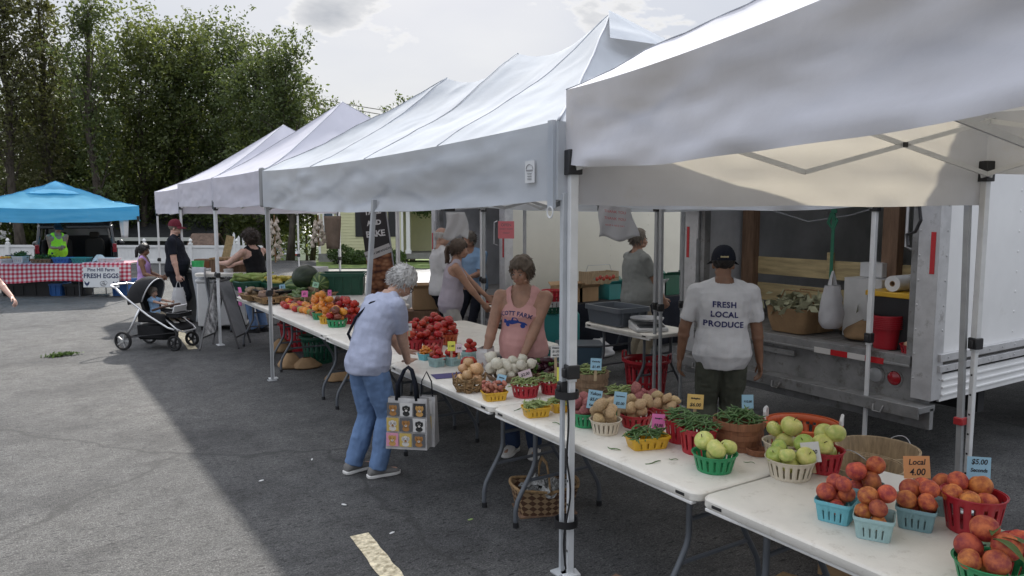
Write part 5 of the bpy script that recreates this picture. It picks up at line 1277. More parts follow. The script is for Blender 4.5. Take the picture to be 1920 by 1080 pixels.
# ================================================================== FRUIT
def lump(fn, nu=18, nv=12):
    q = MB(); q.ball((0, 0, 0), (1, 1, 1), nu, nv); q.v = [tuple(fn(Vector(v))) for v in q.v]; return q
def fmat(name, c1, c2, rough=.45, vs=2.0, rnd=.15, hue=.012, bump=.0, sp=.5):
    m = mat(name, c1, rough, var=.06, vscale=vs, col2=c2, rnd=rnd, hue=hue, bump=bump, bscale=40, spec=sp); return m
F_peach = fmat('peach_skin', (.31, .035, .03), (.64, .20, .055), 0.62, 1.3, .22, .016); F_peachd = fmat('dusky_peach_skin', (.30, .05, .04), (.56, .15, .05), .62, 1.5, .25, .014)
F_apple = fmat('yellow_green_apple_skin', (.44, .50, .12), (.62, .58, .20), .32, 1.2, .12, .012); F_applg = fmat('green_apple_skin', (.25, .38, .06), (.42, .46, .11), .32, 1.2, .14, .012)
F_tom = fmat('tomato_skin', (.36, .016, .013), (.46, .035, .02), .22, 6, .16, .008); F_tomo = fmat('orange_tomato_skin', (.62, .19, .02), (.68, .27, .04), .22, 6, .15, .01); F_tomp = fmat('purple_tomato_skin', (.14, .03, .025), (.22, .06, .03), .25, 6, .2, .01); F_tomg = fmat('green_tomato_skin', (.16, .17, .03), (.28, .22, .04), .25, 6, .2, .01)
F_pot = fmat('tan_potato_skin', (.42, .29, .15), (.54, .39, .22), .75, 4, .12, .008, .3); F_potr = fmat('red_potato_skin', (.24, .07, .075), (.34, .12, .11), .7, 4, .15, .008, .3)
F_oniw = fmat('white_onion_skin', (.58, .55, .44), (.66, .63, .54), .3, 7, .08, .008); F_onit = fmat('tan_onion_skin', (.46, .26, .11), (.56, .36, .19), .35, 9, .15, .01)
F_egg = fmat('eggplant_skin', (.045, .012, .022), (.075, .02, .035), .15, 6, .2, .01); F_shal = fmat('shallot_skin', (.36, .10, .07), (.48, .2, .13), .4, 14, .2, .01)
F_bean = mat('green_bean_skin', (.075, .15, .045), .5, var=.15, vscale=30, rnd=.22, hue=.012); F_beanp = mat('pale_bean_skin', (.26, .33, .12), .5, var=.22, vscale=26, rnd=.22, hue=.015)
M_stem = mat('dry_stem', (.09, .06, .03), .9); M_calyx = mat('calyx_green', (.06, .13, .02), .7)
def peach_m(m, nm):
    def f(v):
        a = math.atan2(v.y, v.x); r_ = 1 - .075 * math.exp(-(a / .16) ** 2) * (1 - abs(v.z) ** 4) - .16 * math.exp(-((1 - v.z) / .07) ** 2); return Vector((v.x * r_, v.y * r_, v.z * r_ * .95))
    return lump(f, 24, 14).mesh(nm, m, 180)
def apple_mesh(m, nm):
    q = lump(lambda v: Vector((v.x * (1.02 + .06 * v.z), v.y * (1.02 + .06 * v.z), v.z * .92 - .30 * math.exp(-((1 - v.z) / .10) ** 2) + .15 * math.exp(-((1 + v.z) / .08) ** 2))), 20, 14)
    n0 = len(q.f); q.m = [0] * n0; q.cur = 1; q.tube([(0, 0, .62), (.03, .02, .85), (.10, .04, 1.02)], [.05, .04, .05], 5); return q.mesh(nm, [m, M_stem], 180)
def tom_mesh(m, nm, flat=.80):
    q = lump(lambda v: Vector((v.x * (1 + .03 * math.cos(5 * math.atan2(v.y, v.x))), v.y * (1 + .03 * math.cos(5 * math.atan2(v.y, v.x))), v.z * flat - .10 * math.exp(-((1 - v.z) / .12) ** 2))), 20, 12)
    q.m = [0] * len(q.f); q.cur = 1
    for k in range(5):
        a = 2 * math.pi * k / 5; q.poly([(0, 0, flat * .94), (.10 * math.cos(a - .5), .10 * math.sin(a - .5), flat * .93), (.30 * math.cos(a), .30 * math.sin(a), flat * .97), (.10 * math.cos(a + .5), .10 * math.sin(a + .5), flat * .93)])
    return q.mesh(nm, [m, M_calyx], 180)
def pot_mesh(m, nm, s):
    return lump(lambda v: Vector((v.x * 1.25, v.y * .95, v.z * .85)) * (1 + wob(v, 1.3, .22, s) + wob(v, 4, .05, s)), 16, 11).mesh(nm, m, 180)
def onion_mesh(m, nm):
    return lump(lambda v: Vector((v.x * (1 + .015 * math.cos(9 * math.atan2(v.y, v.x))), v.y, v.z * .88 + .32 * math.exp(-((1 - v.z) / .06) ** 2))), 22, 14).mesh(nm, m, 180)
def egg_mesh(m, nm):
    q = MB(); q.tube([(-.06 + .18 * t, .02 * math.sin(t * 3), 0) for t in (0, .08, .25, .5, .75, .92, 1)], [.006, .026, .036, .033, .026, .020, .008], 12); q.m = [0] * len(q.f); q.cur = 1; q.tube([(.108, 0, 0), (.125, .0, 0), (.15, .005, .01)], [.022, .012, .006], 7); return q.mesh(nm, [m, M_calyx], 180)
def bean_m(m, nm, s):
    rd = random.Random(s); c = rd.uniform(-.03, .03); c2 = rd.uniform(-.012, .012); L_ = rd.uniform(.10, .14); q = MB()
    q.tube([(L_ * (t - .5), c * 4 * t * (1 - t) - c * .5, c2 * math.sin(t * 6)) for t in (0, .06, .2, .4, .6, .8, .94, 1)], [.0012, .0032, .0044, .0046, .0045, .0043, .003, .0008], 6); return q.mesh(nm, m, 180)
PEACH = [peach_m(F_peach, 'peach'), peach_m(F_peachd, 'peach')]; APPLE = [apple_mesh(F_apple, 'apple')]; APPLEG = [apple_mesh(F_applg, 'apple'), apple_mesh(F_apple, 'apple')]
TOM = [tom_mesh(F_tom, 'tomato')]; TOMMIX = [tom_mesh(F_tom, 'tomato'), tom_mesh(F_tomo, 'tomato'), tom_mesh(F_tomp, 'tomato'), tom_mesh(F_tomo, 'tomato')]; TOMG = [tom_mesh(F_tomg, 'tomato'), tom_mesh(F_tomo, 'tomato'), tom_mesh(F_tomg, 'tomato')]
POT = [pot_mesh(F_pot, 'potato', s) for s in (1, 2.3, 5.1)]; POTR = [pot_mesh(F_potr, 'potato', s) for s in (3, 4.4)]; ONIW = [onion_mesh(F_oniw, 'onion')]; ONIT = [onion_mesh(F_onit, 'onion')]; EGGP = [egg_mesh(F_egg, 'eggplant')]; SHAL = [pot_mesh(F_shal, 'shallot', 2.2)]
BEANG = [bean_m(F_bean, 'green_bean', s) for s in range(6)]; BEANP = [bean_m(F_beanp, 'pale_bean', 20 + s) for s in range(6)]
def heap(name, meshes, p, ex, r, n, label, cat, group, seed=0, rz=0.0, tilt=1.2, floor_=0.0, squeeze=.9, rvar=.15):
    """drop n fruits one by one onto the pile and leave each where it comes to rest"""
    rd = random.Random(seed); put = []
    for k in range(n):
        best = None; rr = r * rd.uniform(1 - rvar, 1 + rvar)
        for t in range(26):
            if isinstance(ex, tuple): x, y = rd.uniform(-1, 1) * max(.001, ex[0] - rr), rd.uniform(-1, 1) * max(.001, ex[1] - rr); x, y = x * math.cos(rz) - y * math.sin(rz), x * math.sin(rz) + y * math.cos(rz)
            else:
                a = rd.uniform(0, 6.283); q = (ex - rr * .75) * math.sqrt(rd.random()); x, y = q * math.cos(a), q * math.sin(a)
            z = floor_ + rr * .9; out_ = (max(abs(x), abs(y)) > min(ex) * .80 - rr * .9) if isinstance(ex, tuple) else math.hypot(x, y) > ex * .84 - rr
            if out_: z += rr * .9
            for (u, v, w, s) in put:
                d2 = (x - u) ** 2 + (y - v) ** 2; R2 = ((rr + s) * squeeze) ** 2
                if d2 < R2: z = max(z, w + math.sqrt(R2 - d2))
            if best is None or z < best[2]: best = (x, y, z)
        put.append((*best, rr))
        o = obj(name, rd.choice(meshes)); o.location = (p[0] + best[0], p[1] + best[1], p[2] + best[2]); o.scale = (rr,) * 3
        o.rotation_euler = (rd.uniform(-tilt, tilt), rd.uniform(-tilt, tilt), rd.uniform(0, 6.28)); tag(o, label, cat, group)
    return put
def beans(p, ex, n, dome, meshes, label, seed=0, each=True, rz=0.0, scale=1.0, pale=False):
    rd = random.Random(seed); acc = MB()
    for k in range(n):
        f = (k + .5) / n
        if isinstance(ex, tuple): x, y = rd.uniform(-.82, .82) * ex[0], rd.uniform(-.82, .82) * ex[1]; d = max(abs(x) / ex[0], abs(y) / ex[1])
        else:
            a = rd.uniform(0, 6.283); d = math.sqrt(rd.random()) * .9; x, y = d * ex * math.cos(a), d * ex * math.sin(a)
        x, y = x * math.cos(rz) - y * math.sin(rz), x * math.sin(rz) + y * math.cos(rz)
        z = dome * (1 - d * d) + rd.uniform(-.018, .010); yaw = rd.gauss(.4, .75) + (math.pi if rd.random() < .5 else 0)
        rot = (rd.uniform(-.5, .5), rd.gauss(0, .16) + .22 * (d - .4) * math.cos(yaw - math.atan2(y, x)), yaw)
        if each:
            o = obj('pale_bean' if pale else 'green_bean', rd.choice(meshes)); o.location = (p[0] + x, p[1] + y, p[2] + z); o.rotation_euler = rot; o.scale = (scale,) * 3
            tag(o, label, 'bean', 'pale beans heaped on the market table' if pale else 'green beans heaped on the market table')
        else:
            me = rd.choice(meshes); from mathutils import Euler
            Mx = Matrix.Translation((p[0] + x, p[1] + y, p[2] + z)) @ Euler(rot).to_matrix().to_4x4() @ Matrix.Scale(scale, 4); b = acc.addv([Mx @ v.co for v in me.vertices])
            for f in me.polygons: acc.face(*[b + i for i in f.vertices])
    if not each: tag(obj('pale_beans' if pale else 'green_beans', acc, meshes[0].materials[0], smooth=180), label, 'beans', None, 'stuff')
def dome_fill(p, ex, dome, m, parent):              # what lies under the top layer
    q = MB(); rx, ry = ex if isinstance(ex, tuple) else (ex, ex)
    return q
# ================================================================== PRICE CARDS
K_blue = mat('blue_card', (.33, .55, .70), .85, var=.04); K_pink = mat('hot_pink_card', (.78, .20, .48), .85, var=.04); K_or = mat('orange_card', (.80, .38, .17), .85, var=.04); K_amb = mat('amber_card', (.74, .50, .17), .85, var=.04); K_gr = mat('mint_card', (.38, .66, .46), .85, var=.04); K_wh = mat('white_card', (.64, .63, .62), .85, var=.04); K_yel = mat('yellow_card', (.74, .72, .12), .85, var=.04); K_lp = mat('pale_pink_card', (.66, .52, .56), .85)
M_stick = mat('plain_stick', (.40, .30, .19), .85, var=.15, vscale=20); M_sleeve = mat('clear_sleeve', (.60, .62, .63), .15, alpha=.22)
def price_card(label, px, py, depth, w, h, m, lines, stick=.10, roll=0.0, yaw=0.0, tilt=-8, ink=None, group='hand written price cards', sizes=None, stickm=None):
    """px, py: middle of the card"""
    c = at(px, depth); c.z = zat(py, depth); r = thing('price_card', label, 'price card', c, -R_(CAM_YAW + yaw), group)
    r.rotation_euler = (R_(tilt), R_(roll), -R_(CAM_YAW + yaw))
    q = MB(); q.box((0, 0, 0), (w, .0016, h)); obj('card', q, m, r)
    if stick:
        q = MB(); q.box((.0, .003, -h / 2 - stick / 2 + .03), (.018, .003, stick + .06)); obj('stick', q, stickm or M_stick, r)
    n = len(lines)
    for k, s in enumerate(lines):
        sz = (sizes[k] if sizes else min(h / (n + .4), w * 1.5 / max(3, len(s)))); lettering(s, sz, ink or M_ink, r, (0, -.0016, h * (.5 - (k + .62) / (n + .24))), shear=.18, extrude=.0003, bold=.0006)
    return r
def TT(px, py, z=.742): return onz(px, py, z)
GB = 'slatted plastic produce baskets'; GC = 'pulp fruit cartons'; GY = 'yellow produce trays'
def dep(p): return p[0] * math.sin(_th) + p[1] * math.cos(_th)
# ---- nearest table
p = TT(1339, 880); slat_basket('small green slatted basket of yellow apples', p, .105, .082, .088, P_green, 18, GB); heap('apple', APPLE, p + Vector((0, 0, .035)), .100, .047, 4, 'yellow green apple in the small green basket', 'apple', 'apples in the small green basket', 3, tilt=.9)
p = TT(1481, 893); slat_basket('cream slatted basket piled with green apples, nearest one', p, .112, .088, .095, P_cream, 20, GB); heap('apple', APPLEG, p + Vector((0, 0, .03)), .112, .042, 7, 'green apple in the nearest cream basket', 'apple', 'apples in the nearest cream basket', 11, tilt=.9)
p = TT(1468, 858); slat_basket('cream slatted basket of apples behind the nearest cream basket', p, .10, .08, .09, P_cream, 20, GB); heap('apple', APPLE, p + Vector((0, 0, .04)), .09, .047, 3, 'apple in the cream basket set behind', 'apple', 'apples in the rear cream basket', 5, tilt=.9)
p = TT(1543, 882); slat_basket('red slatted basket with apples behind the white $7.00 card', p, .092, .072, .11, P_red, 16, GB); heap('apple', APPLE, p + Vector((0, 0, .05)), .09, .048, 4, 'apple in the red basket by the $7.00 card', 'apple', 'apples in the red basket', 8, tilt=.9)
for px, py, m, lab, rz, n, s in ((1567, 972, C_teal, 'bright teal pulp carton of peaches, left of the pale ones', .35, 9, 1), (1638, 1003, C_pale, 'pale teal pulp carton of peaches, nearest to the camera', .5, 9, 2), (1717, 985, C_gtl, 'grey teal pulp carton of peaches under the orange Local card', .45, 9, 3), (1618, 945, C_gtl, 'grey teal carton of peaches hidden behind the bright teal one', .4, 8, 4), (1745, 955, C_pale, 'pale teal carton of peaches behind the orange card', .4, 7, 9)):
    p = TT(px, py); carton(lab, p, .142, .142, .088, m, rz, GC); heap('peach', PEACH, p + Vector((0, 0, .032)), (.078, .078), .0375, n - 3, 'peach in the ' + lab.split(' of ')[0].split(' hidden')[0].split(',')[0] + {1: ' at the left', 2: ' nearest the camera', 3: ' by the orange card', 4: ' at the back', 9: ' behind the orange card'}[s], 'peach', 'peaches in pulp cartons', 30 + s, rz)
p = TT(1822, 992); slat_basket('tall red slatted basket of peaches at the right', p, .112, .088, .15, P_red, 16, GB); heap('peach', PEACH, p + Vector((0, 0, .07)), .11, .043, 6, 'peach in the tall red basket', 'peach', 'peaches in the tall red basket', 44)
p = TT(1853, 1098); slat_basket('green slatted basket of large peaches with leaves, cut by the lower edge', p, .108, .085, .09, P_green, 18, GB); hp_ = heap('peach', PEACH, p + Vector((0, 0, .03)), .108, .042, 6, 'large peach in the green basket with leaves', 'peach', 'peaches in the green basket', 53)
p = TT(1935, 1075); slat_basket('red slatted basket of peaches cut by the right edge', p, .10, .08, .11, P_red, 16, GB); heap('peach', PEACH, p + Vector((0, 0, .06)), .095, .042, 4, 'peach in the red basket at the right edge', 'peach', 'peaches in the cut off red basket', 57)
M_pleaf = mat('peach_leaf', (.10, .16, .045), .5, var=.15, transl=.2)
p = TT(1853, 1098)
for k, (dx, dy, dz, yaw, cu) in enumerate(((-.01, -.01, .168, -1.9, .05), (.02, -.02, .170, -1.2, .07), (.0, .0, .175, .3, .03))):
    q = MB(); q.grid(lambda u, v: (.125 * u, (v - .5) * .034 * math.sin(math.pi * min(1, u * .92 + .06)) , .02 * math.sin(u * 2.2) - cu * u * u + abs(v - .5) * .010), 10, 4)
    tag(obj('peach_leaf', q, M_pleaf, loc=p + Vector((dx, dy, dz)), rz=yaw, solid=.0006, smooth=180), ('leaf lying over the front peaches in the green basket', 'leaf drooping down the side of the green peach basket', 'leaf pointing back over the green peach basket')[k], 'leaf')
q = MB(); q.grid(lambda u, v: ((u - .5) * .20, (v - .5) * .14, .003 + .012 * u * u), 6, 4); tag(obj('paper_sheet', q, M_paper, loc=TT(1668, 905), rz=.2), 'blank white sheet of paper lying behind the peach cartons', 'paper')
price_card('orange card reading Local 4.00', 1742, 876, 3.22, .118, .098, K_or, ['Local', '4.00'], stick=.09, tilt=-12)
price_card('blue card reading $5.00 Seconds behind the tall red basket', 1862, 882, 3.02, .10, .112, K_blue, ['$5.00', 'Seconds', 'great for jam'], stick=.08, roll=4)
price_card('mint green card reading Local at the right edge', 1892, 1018, 2.60, .115, .09, K_gr, ['LOCAL', '5.00'], stick=.06)
price_card('white card reading $7.00 tilted on the red apple basket', 1536, 848, 3.42, .082, .095, K_wh, ['$7.00'], stick=.05, roll=-12, yaw=24)
# ---- second table
p = TT(1213, 838); carton('yellow tray of dark green beans beside the pink $3.00 card', p, .225, .125, .066, P_yel, -.30, GY); beans(p + Vector((0, 0, .062)), (.105, .058), 46, .040, BEANG, 'dark green bean heaped in the yellow tray by the pink card', 1, rz=-.30)
p = TT(1308, 846); slat_basket('tall red slatted basket of green beans, right one of the pair', p, .098, .078, .135, P_red, 16, GB); beans(p + Vector((0, 0, .13)), .092, 60, .05, BEANG, 'green bean heaped in the right tall red basket', 2)
p = TT(1276, 826); slat_basket('tall red slatted basket of green beans, left one of the pair', p, .09, .072, .13, P_red, 16, GB); beans(p + Vector((0, 0, .125)), .085, 34, .045, BEANG, 'green bean heaped in the left tall red basket', 3)
p = TT(1384, 836); bushel('brown wooden bushel basket heaped with green beans', p, .128, .108, .145, M_baskr, 'wooden bushel baskets', handles=False); beans(p + Vector((0, 0, .142)), .120, 62, .05, BEANG, 'green bean heaped in the brown wooden basket', 4)
q = MB(); q.lathe([(.05, 0), (.055, .0), (.06, .028), (.052, .03), (.047, .006), (.0, .005)], 24); tag(obj('wooden_ring', q, M_baskr, loc=TT(1420, 851)), 'low round brown wooden stand beside the bean basket', 'stand')
p = TT(1135, 811); slat_basket('cream slatted basket of tan potatoes', p, .088, .068, .082, P_cream, 18, GB); heap('potato', POT, p + Vector((0, 0, .035)), .088, .034, 8, 'tan potato in the cream basket', 'potato', 'potatoes in the cream basket', 61)
p = TT(1097, 797); slat_basket('green slatted basket of red potatoes beside the tent leg', p, .085, .068, .085, P_green, 18, GB); heap('potato', POTR, p + Vector((0, 0, .035)), .085, .031, 9, 'red potato in the green basket by the tent leg', 'potato', 'red potatoes in the green basket', 62)
p = TT(1192, 798); slat_basket('red slatted basket of tan potatoes, nearer one', p, .098, .076, .078, P_red, 16, GB); heap('potato', POT, p + Vector((0, 0, .03)), .098, .034, 9, 'tan potato in the nearer red basket', 'potato', 'potatoes in the nearer red basket', 63)
p = TT(1247, 784); slat_basket('red slatted basket of tan potatoes, farther one', p, .085, .068, .075, P_red, 16, GB); heap('potato', POT, p + Vector((0, 0, .035)), .085, .034, 7, 'tan potato in the farther red basket', 'potato', 'potatoes in the farther red basket', 64)
p = TT(1155, 784); slat_basket('green slatted basket of small yellow potatoes', p, .085, .068, .075, P_green, 18, GB); heap('potato', POT, p + Vector((0, 0, .03)), .085, .030, 7, 'small yellow potato in the green basket', 'potato', 'yellow potatoes in the green basket', 65)
p = TT(1207, 768); slat_basket('red slatted basket of red potatoes at the back', p, .09, .07, .075, P_red, 16, GB); heap('potato', POTR, p + Vector((0, 0, .03)), .09, .034, 8, 'red potato in the back red basket', 'potato', 'red potatoes in the back red basket', 66)
p = TT(1165, 764); bushel('low wooden basket of pale beans behind the blue cards', p, .12, .10, .085, M_bask, 'wooden bushel baskets', handles=False); beans(p + Vector((0, 0, .085)), .11, 34, .045, BEANP, 'pale bean heaped behind the blue $5.00 cards', 5, pale=True)
p = TT(1106, 735); bushel('brown wooden bushel basket heaped with pale beans', p, .125, .105, .14, M_bask, 'wooden bushel baskets', handles=False); beans(p + Vector((0, 0, .14)), .115, 44, .05, BEANP, 'pale bean heaped in the brown wooden basket', 6, pale=True)
p = TT(1083, 772); beans(p + Vector((0, 0, .05)), .06, 12, .02, BEANP, 'pale bean lying behind the tent leg', 61, pale=True); carton('yellow tray under the pale beans behind the tent leg', p, .15, .11, .05, P_yel, -.3, GY)
p = TT(1005, 779); carton('yellow tray of pale beans, left of a second yellow one', p, .165, .12, .062, P_yel, -.25, GY); beans(p + Vector((0, 0, .06)), (.078, .055), 34, .03, BEANP, 'pale bean heaped in the left yellow tray', 7, pale=True, rz=-.25)
p = TT(1050, 770); carton('yellow tray of pale beans half behind the tent leg', p, .13, .12, .062, P_yel, -.25, GY); beans(p + Vector((0, 0, .06)), (.06, .055), 22, .03, BEANP, 'pale bean heaped in the yellow tray by the tent leg', 8, pale=True, rz=-.25)
p = TT(985, 742); slat_basket('red slatted basket of pale beans, left of its pair', p, .098, .08, .085, P_red, 16, GB); beans(p + Vector((0, 0, .085)), .09, 40, .045, BEANP, 'pale bean heaped in the left red basket', 9, pale=True)
p = TT(1036, 736); slat_basket('red slatted basket of pale beans, right of its pair', p, .09, .075, .085, P_red, 16, GB); beans(p + Vector((0, 0, .085)), .085, 34, .05, BEANP, 'pale bean heaped in the right red basket', 10, pale=True)
p = TT(927, 749); carton('yellow tray of small red shallots', p, .165, .115, .06, P_yel, -.2, GY); heap('shallot', SHAL, p + Vector((0, 0, .035)), (.08, .055), .016, 34, 'small red shallot in the yellow tray', 'shallot', 'shallots in the yellow tray', 70, -.2)
# wicker basket of tan onions
p = TT(880, 733); wb = thing('wicker_basket', 'loose wicker basket of tan onions', 'basket', p)
rd = random.Random(9)
for k in range(9):
    q = MB(); z = .012 + .011 * k; rr = .085 + .028 * math.sin(k / 8 * 1.5); ph = rd.random() * 6
    q.tube([((rr + .006 * math.sin(7 * t + k * 3)) * math.cos(t), (rr * .9 + .006 * math.cos(9 * t + k)) * math.sin(t), z + .010 * math.sin(5 * t + ph)) for t in (2 * math.pi * j / 28 for j in range(28))], .0055, 5, closed=True); obj('withy', q, M_wick, wb)
for k in range(12):
    q = MB(); t = 2 * math.pi * k / 12 + .2; q.tube([(.02 * math.cos(t), .02 * math.sin(t), .006), (.088 * math.cos(t), .078 * math.sin(t), .008), (.118 * math.cos(t + .08), .106 * math.sin(t + .08), .06), (.124 * math.cos(t + .2), .112 * math.sin(t + .2), .125)], .0045, 5); obj('upright', q, M_wick, wb)
heap('onion', ONIT, p + Vector((0, 0, .02)), .105, .038, 11, 'tan onion in the wicker basket', 'onion', 'onions in the wicker basket', 71)
p = TT(955, 712); carton('low tray under the pile of white onions', p, .32, .22, .05, M_bask, -.1, None, 'wooden_tray', 'tray'); heap('onion', ONIW, p + Vector((0, 0, .012)), (.185, .13), .043, 17, 'white onion piled on the low tray', 'onion', 'white onions on the low tray', 72, -.1)
p = TT(1028, 702); carton('low wooden tray under the purple eggplants', p, .34, .24, .05, M_bask, -.1, None, 'wooden_tray', 'tray')
rd = random.Random(12)
for k in range(15):
    o = obj('eggplant', EGGP[0]); o.location = p + Vector((rd.uniform(-.12, .12), rd.uniform(-.07, .07), .05 + .030 * (k // 6))); o.rotation_euler = (rd.uniform(-.5, .5), rd.uniform(-.25, .25), rd.uniform(0, 6.3)); tag(o, 'dark purple eggplant heaped in the wooden tray', 'eggplant', 'eggplants in the wooden tray')
price_card('blue card reading $5.00 in front of the cream potato basket', 1118, 749, 4.25, .082, .108, K_blue, ['Yukon', '$5.00', 'Kentucky'], stick=.06, roll=8)
price_card('blue card reading $5.00 between potato baskets', 1167, 750, 4.28, .074, .095, K_blue, ['Red Potatoes', '$5.00'], stick=.07, roll=6)
price_card('blue card reading $1.49 stuck in the pale bean basket', 1120, 683, 4.80, .072, .078, K_blue, ['Kentucky', '$1.49'], stick=.07, roll=3)
price_card('white card reading Onions $1.50 on a wooden stick', 1043, 659, 4.98, .068, .078, K_wh, ['Onions', '$1.50', 'each'], stick=.13)
price_card('hot pink card reading Stringless $3.00', 1241, 791, 4.02, .072, .086, K_pink, ['Stringless', '$3.00'], stick=.05, roll=4)
price_card('amber card reading Stringless $6.00', 1311, 753, 4.12, .092, .082, K_amb, ['Stringless', '$6.00'], stick=.11, roll=4)
price_card('blue card reading $12.00 in the brown bean basket', 1411, 753, 4.15, .066, .078, K_blue, ['$12.00'], stick=.07)
price_card('blue card reading $3.00 in front of the white onions', 939, 713, 4.95, .062, .078, K_blue, ['Shallots', '$3.00'], stick=.04, roll=14)
price_card('pale pink card lying among the white onions', 985, 702, 5.05, .09, .055, K_lp, ['$2.00'], stick=0, roll=-18)
price_card('yellow card peeping out beside the tent leg', 1053, 706, 4.75, .05, .12, K_yel, ['$4'], stick=.05)
# ---- tomatoes on the leaning woman's table
GTm = 'slatted baskets of red tomatoes'
for k, (px, py, rt, h, m, lab) in enumerate(((772, 657, .105, .11, P_red, 'red basket of tomatoes right beside the leaning woman'), (812, 655, .10, .10, P_red, 'red basket of tomatoes in the middle of the front row'), (842, 645, .085, .10, P_oran, 'orange basket of tomatoes at the right end of its row'), (785, 632, .11, .10, P_red, 'red basket of tomatoes at the back left'), (822, 628, .11, .10, P_red, 'red basket of tomatoes at the back right'), (745, 636, .10, .10, P_red, 'red basket of tomatoes mostly behind the leaning woman'))):
    p = TT(px, py); slat_basket(lab, p, rt, rt * .82, h, m, 14, GTm); heap('tomato', TOM, p + Vector((0, 0, .045)), rt * 1.1, .039, 11, 'red tomato in the ' + lab.replace(' of tomatoes', ''), 'tomato', 'red tomatoes in baskets', 80 + k, tilt=.7)
for k, (px, py, lab) in enumerate(((819, 686, 'teal carton of tomatoes, left one of the front three'), (849, 684, 'teal carton of tomatoes, middle one of the front three'), (880, 674, 'teal carton of tomatoes, right one of the front three'))):
    p = TT(px, py); carton(lab, p, .115, .115, .075, C_pale, .2, GC); heap('tomato', TOM, p + Vector((0, 0, .02)), (.066, .066), .031, 7, 'tomato in the ' + lab.replace(' of tomatoes', ''), 'tomato', 'tomatoes in teal cartons', 90 + k, .2, tilt=.7)
for k, (px, py, mm, lab) in enumerate(((797, 674, TOMG[1:2], 'small teal carton of golden cherry tomatoes'), (812, 670, TOM, 'small teal carton of red cherry tomatoes'))):
    p = TT(px, py); carton(lab, p, .10, .10, .055, C_teal, .2, GC); heap('cherry_tomato', mm, p + Vector((0, 0, .02)), (.05, .05), .015, 26, 'cherry tomato in the ' + lab.split(' of ')[0] + (' of golden ones' if k == 0 else ' of red ones'), 'tomato', 'cherry tomatoes', 95 + k, .2)
for k in range(5):
    o = obj('red_pepper', TOM[0]); pp = TT(875 + 9 * (k % 3), 704 - 5 * (k // 3)); o.location = pp + Vector((0, 0, .045 + .04 * (k // 3))); o.scale = (.05, .045, .06); o.rotation_euler = (random.uniform(-1, 1), random.uniform(-1, 1), k); tag(o, 'large red pepper behind the wicker basket', 'pepper', 'red peppers behind the wicker basket')
q = MB(); q.box((0, 0, .002), (.30, .16, .003)); tag(obj('purple_paper', q, mat('purple_paper_col', (.08, .07, .19), .85), loc=TT(848, 704), rz=-.2), 'dark purple sheet lying in front of the teal cartons', 'paper')
p = TT(911, 690); q = MB()
def bagpt(u, v):
    a = 2 * math.pi * u; w, d = .075, .045; x = w * max(-1, min(1, 1.35 * math.cos(a))); y = d * max(-1, min(1, 1.35 * math.sin(a)))
    k = 1 + .12 * v * math.sin(3 * a) ; return (x * k + wob((x, y, v), 14, .010), y * k + wob((y, x, v), 14, .010), .17 * v + wob((x * 9, y * 9, v * 3), 1, .01) * v)
q.grid(bagpt, 28, 10); tag(obj('paper_bag', q, M_paper, loc=p, rz=.5, smooth=30), 'crumpled white paper bag in front of the woman in pink', 'bag')
price_card('yellow card standing behind the left teal carton', 845, 649, 5.75, .06, .075, K_yel, ['1.00'], stick=.05)
price_card('pale pink card beside the yellow one behind the teal cartons', 859, 653, 5.7, .05, .065, K_lp, ['5.00'], stick=.05)
price_card('white card in the tomato basket by the leaning woman', 765, 613, 6.3, .045, .06, K_wh, ['$4'], stick=.05)
# ---- farther tables
for k, (px, py, rt, h, m, lab, mm) in enumerate(((632, 612, .11, .085, P_green, 'green basket of mixed tomatoes, nearest on the far table', TOMMIX), (612, 606, .08, .08, P_yel, 'yellow basket of orange tomatoes beside the green one', TOMMIX[1:2]), (600, 598, .09, .08, P_green, 'green basket of orange tomatoes mostly hidden', TOMMIX), (660, 606, .09, .11, P_red, 'red basket of tomatoes beside the thin tent pole', TOM), (648, 590, .11, .09, P_red, 'red basket of tomatoes at the back of the far table', TOM), (622, 584, .12, .06, M_bask, 'shallow wooden basket of tomatoes at the back', TOMMIX))):
    p = TT(px, py); slat_basket(lab, p, rt, rt * .85, h, m, 14, GTm); heap('tomato', mm, p + Vector((0, 0, .04)), rt * 1.08, .043, 9, 'tomato in the ' + lab.split(' of ')[0] + ' on the far table' + ('' if k < 1 else (' beside the green one', ' mostly hidden', ' by the thin pole', ' at the back', ' with low sides')[k - 1]), 'tomato', 'tomatoes on the far table', 100 + k, tilt=.8)
rd = random.Random(5)
for k in range(34):
    px = 533 + 75 * (k % 17) / 17 + rd.uniform(-2, 2); py = 577 + 22 * (k % 17) / 17 - (0 if k < 17 else 10) + rd.uniform(-1.5, 1.5)
    o = obj('tomato', rd.choice(TOMMIX + TOMG[:1] + TOM)); rr = rd.uniform(.045, .06); o.scale = (rr,) * 3; o.location = TT(px, py) + Vector((0, 0, rr * .8)); o.rotation_euler = (rd.uniform(-.4, .4), rd.uniform(-.4, .4), rd.uniform(0, 6)); tag(o, 'ripe tomato lying loose along the far table', 'tomato', 'loose tomatoes on the far table')
M_gourd = fmat('brown_gourd', (.16, .10, .06), (.28, .2, .12), .6, 6, .3, .02); M_zuc = fmat('zucchini_green', (.05, .10, .025), (.12, .18, .05), .4, 8, .25, .015); M_corn = fmat('corn_husk_green', (.22, .32, .08), (.34, .40, .13), .6, 8, .2, .015); M_squash = fmat('yellow_squash', (.55, .42, .06), (.62, .52, .12), .4, 6, .15, .01)
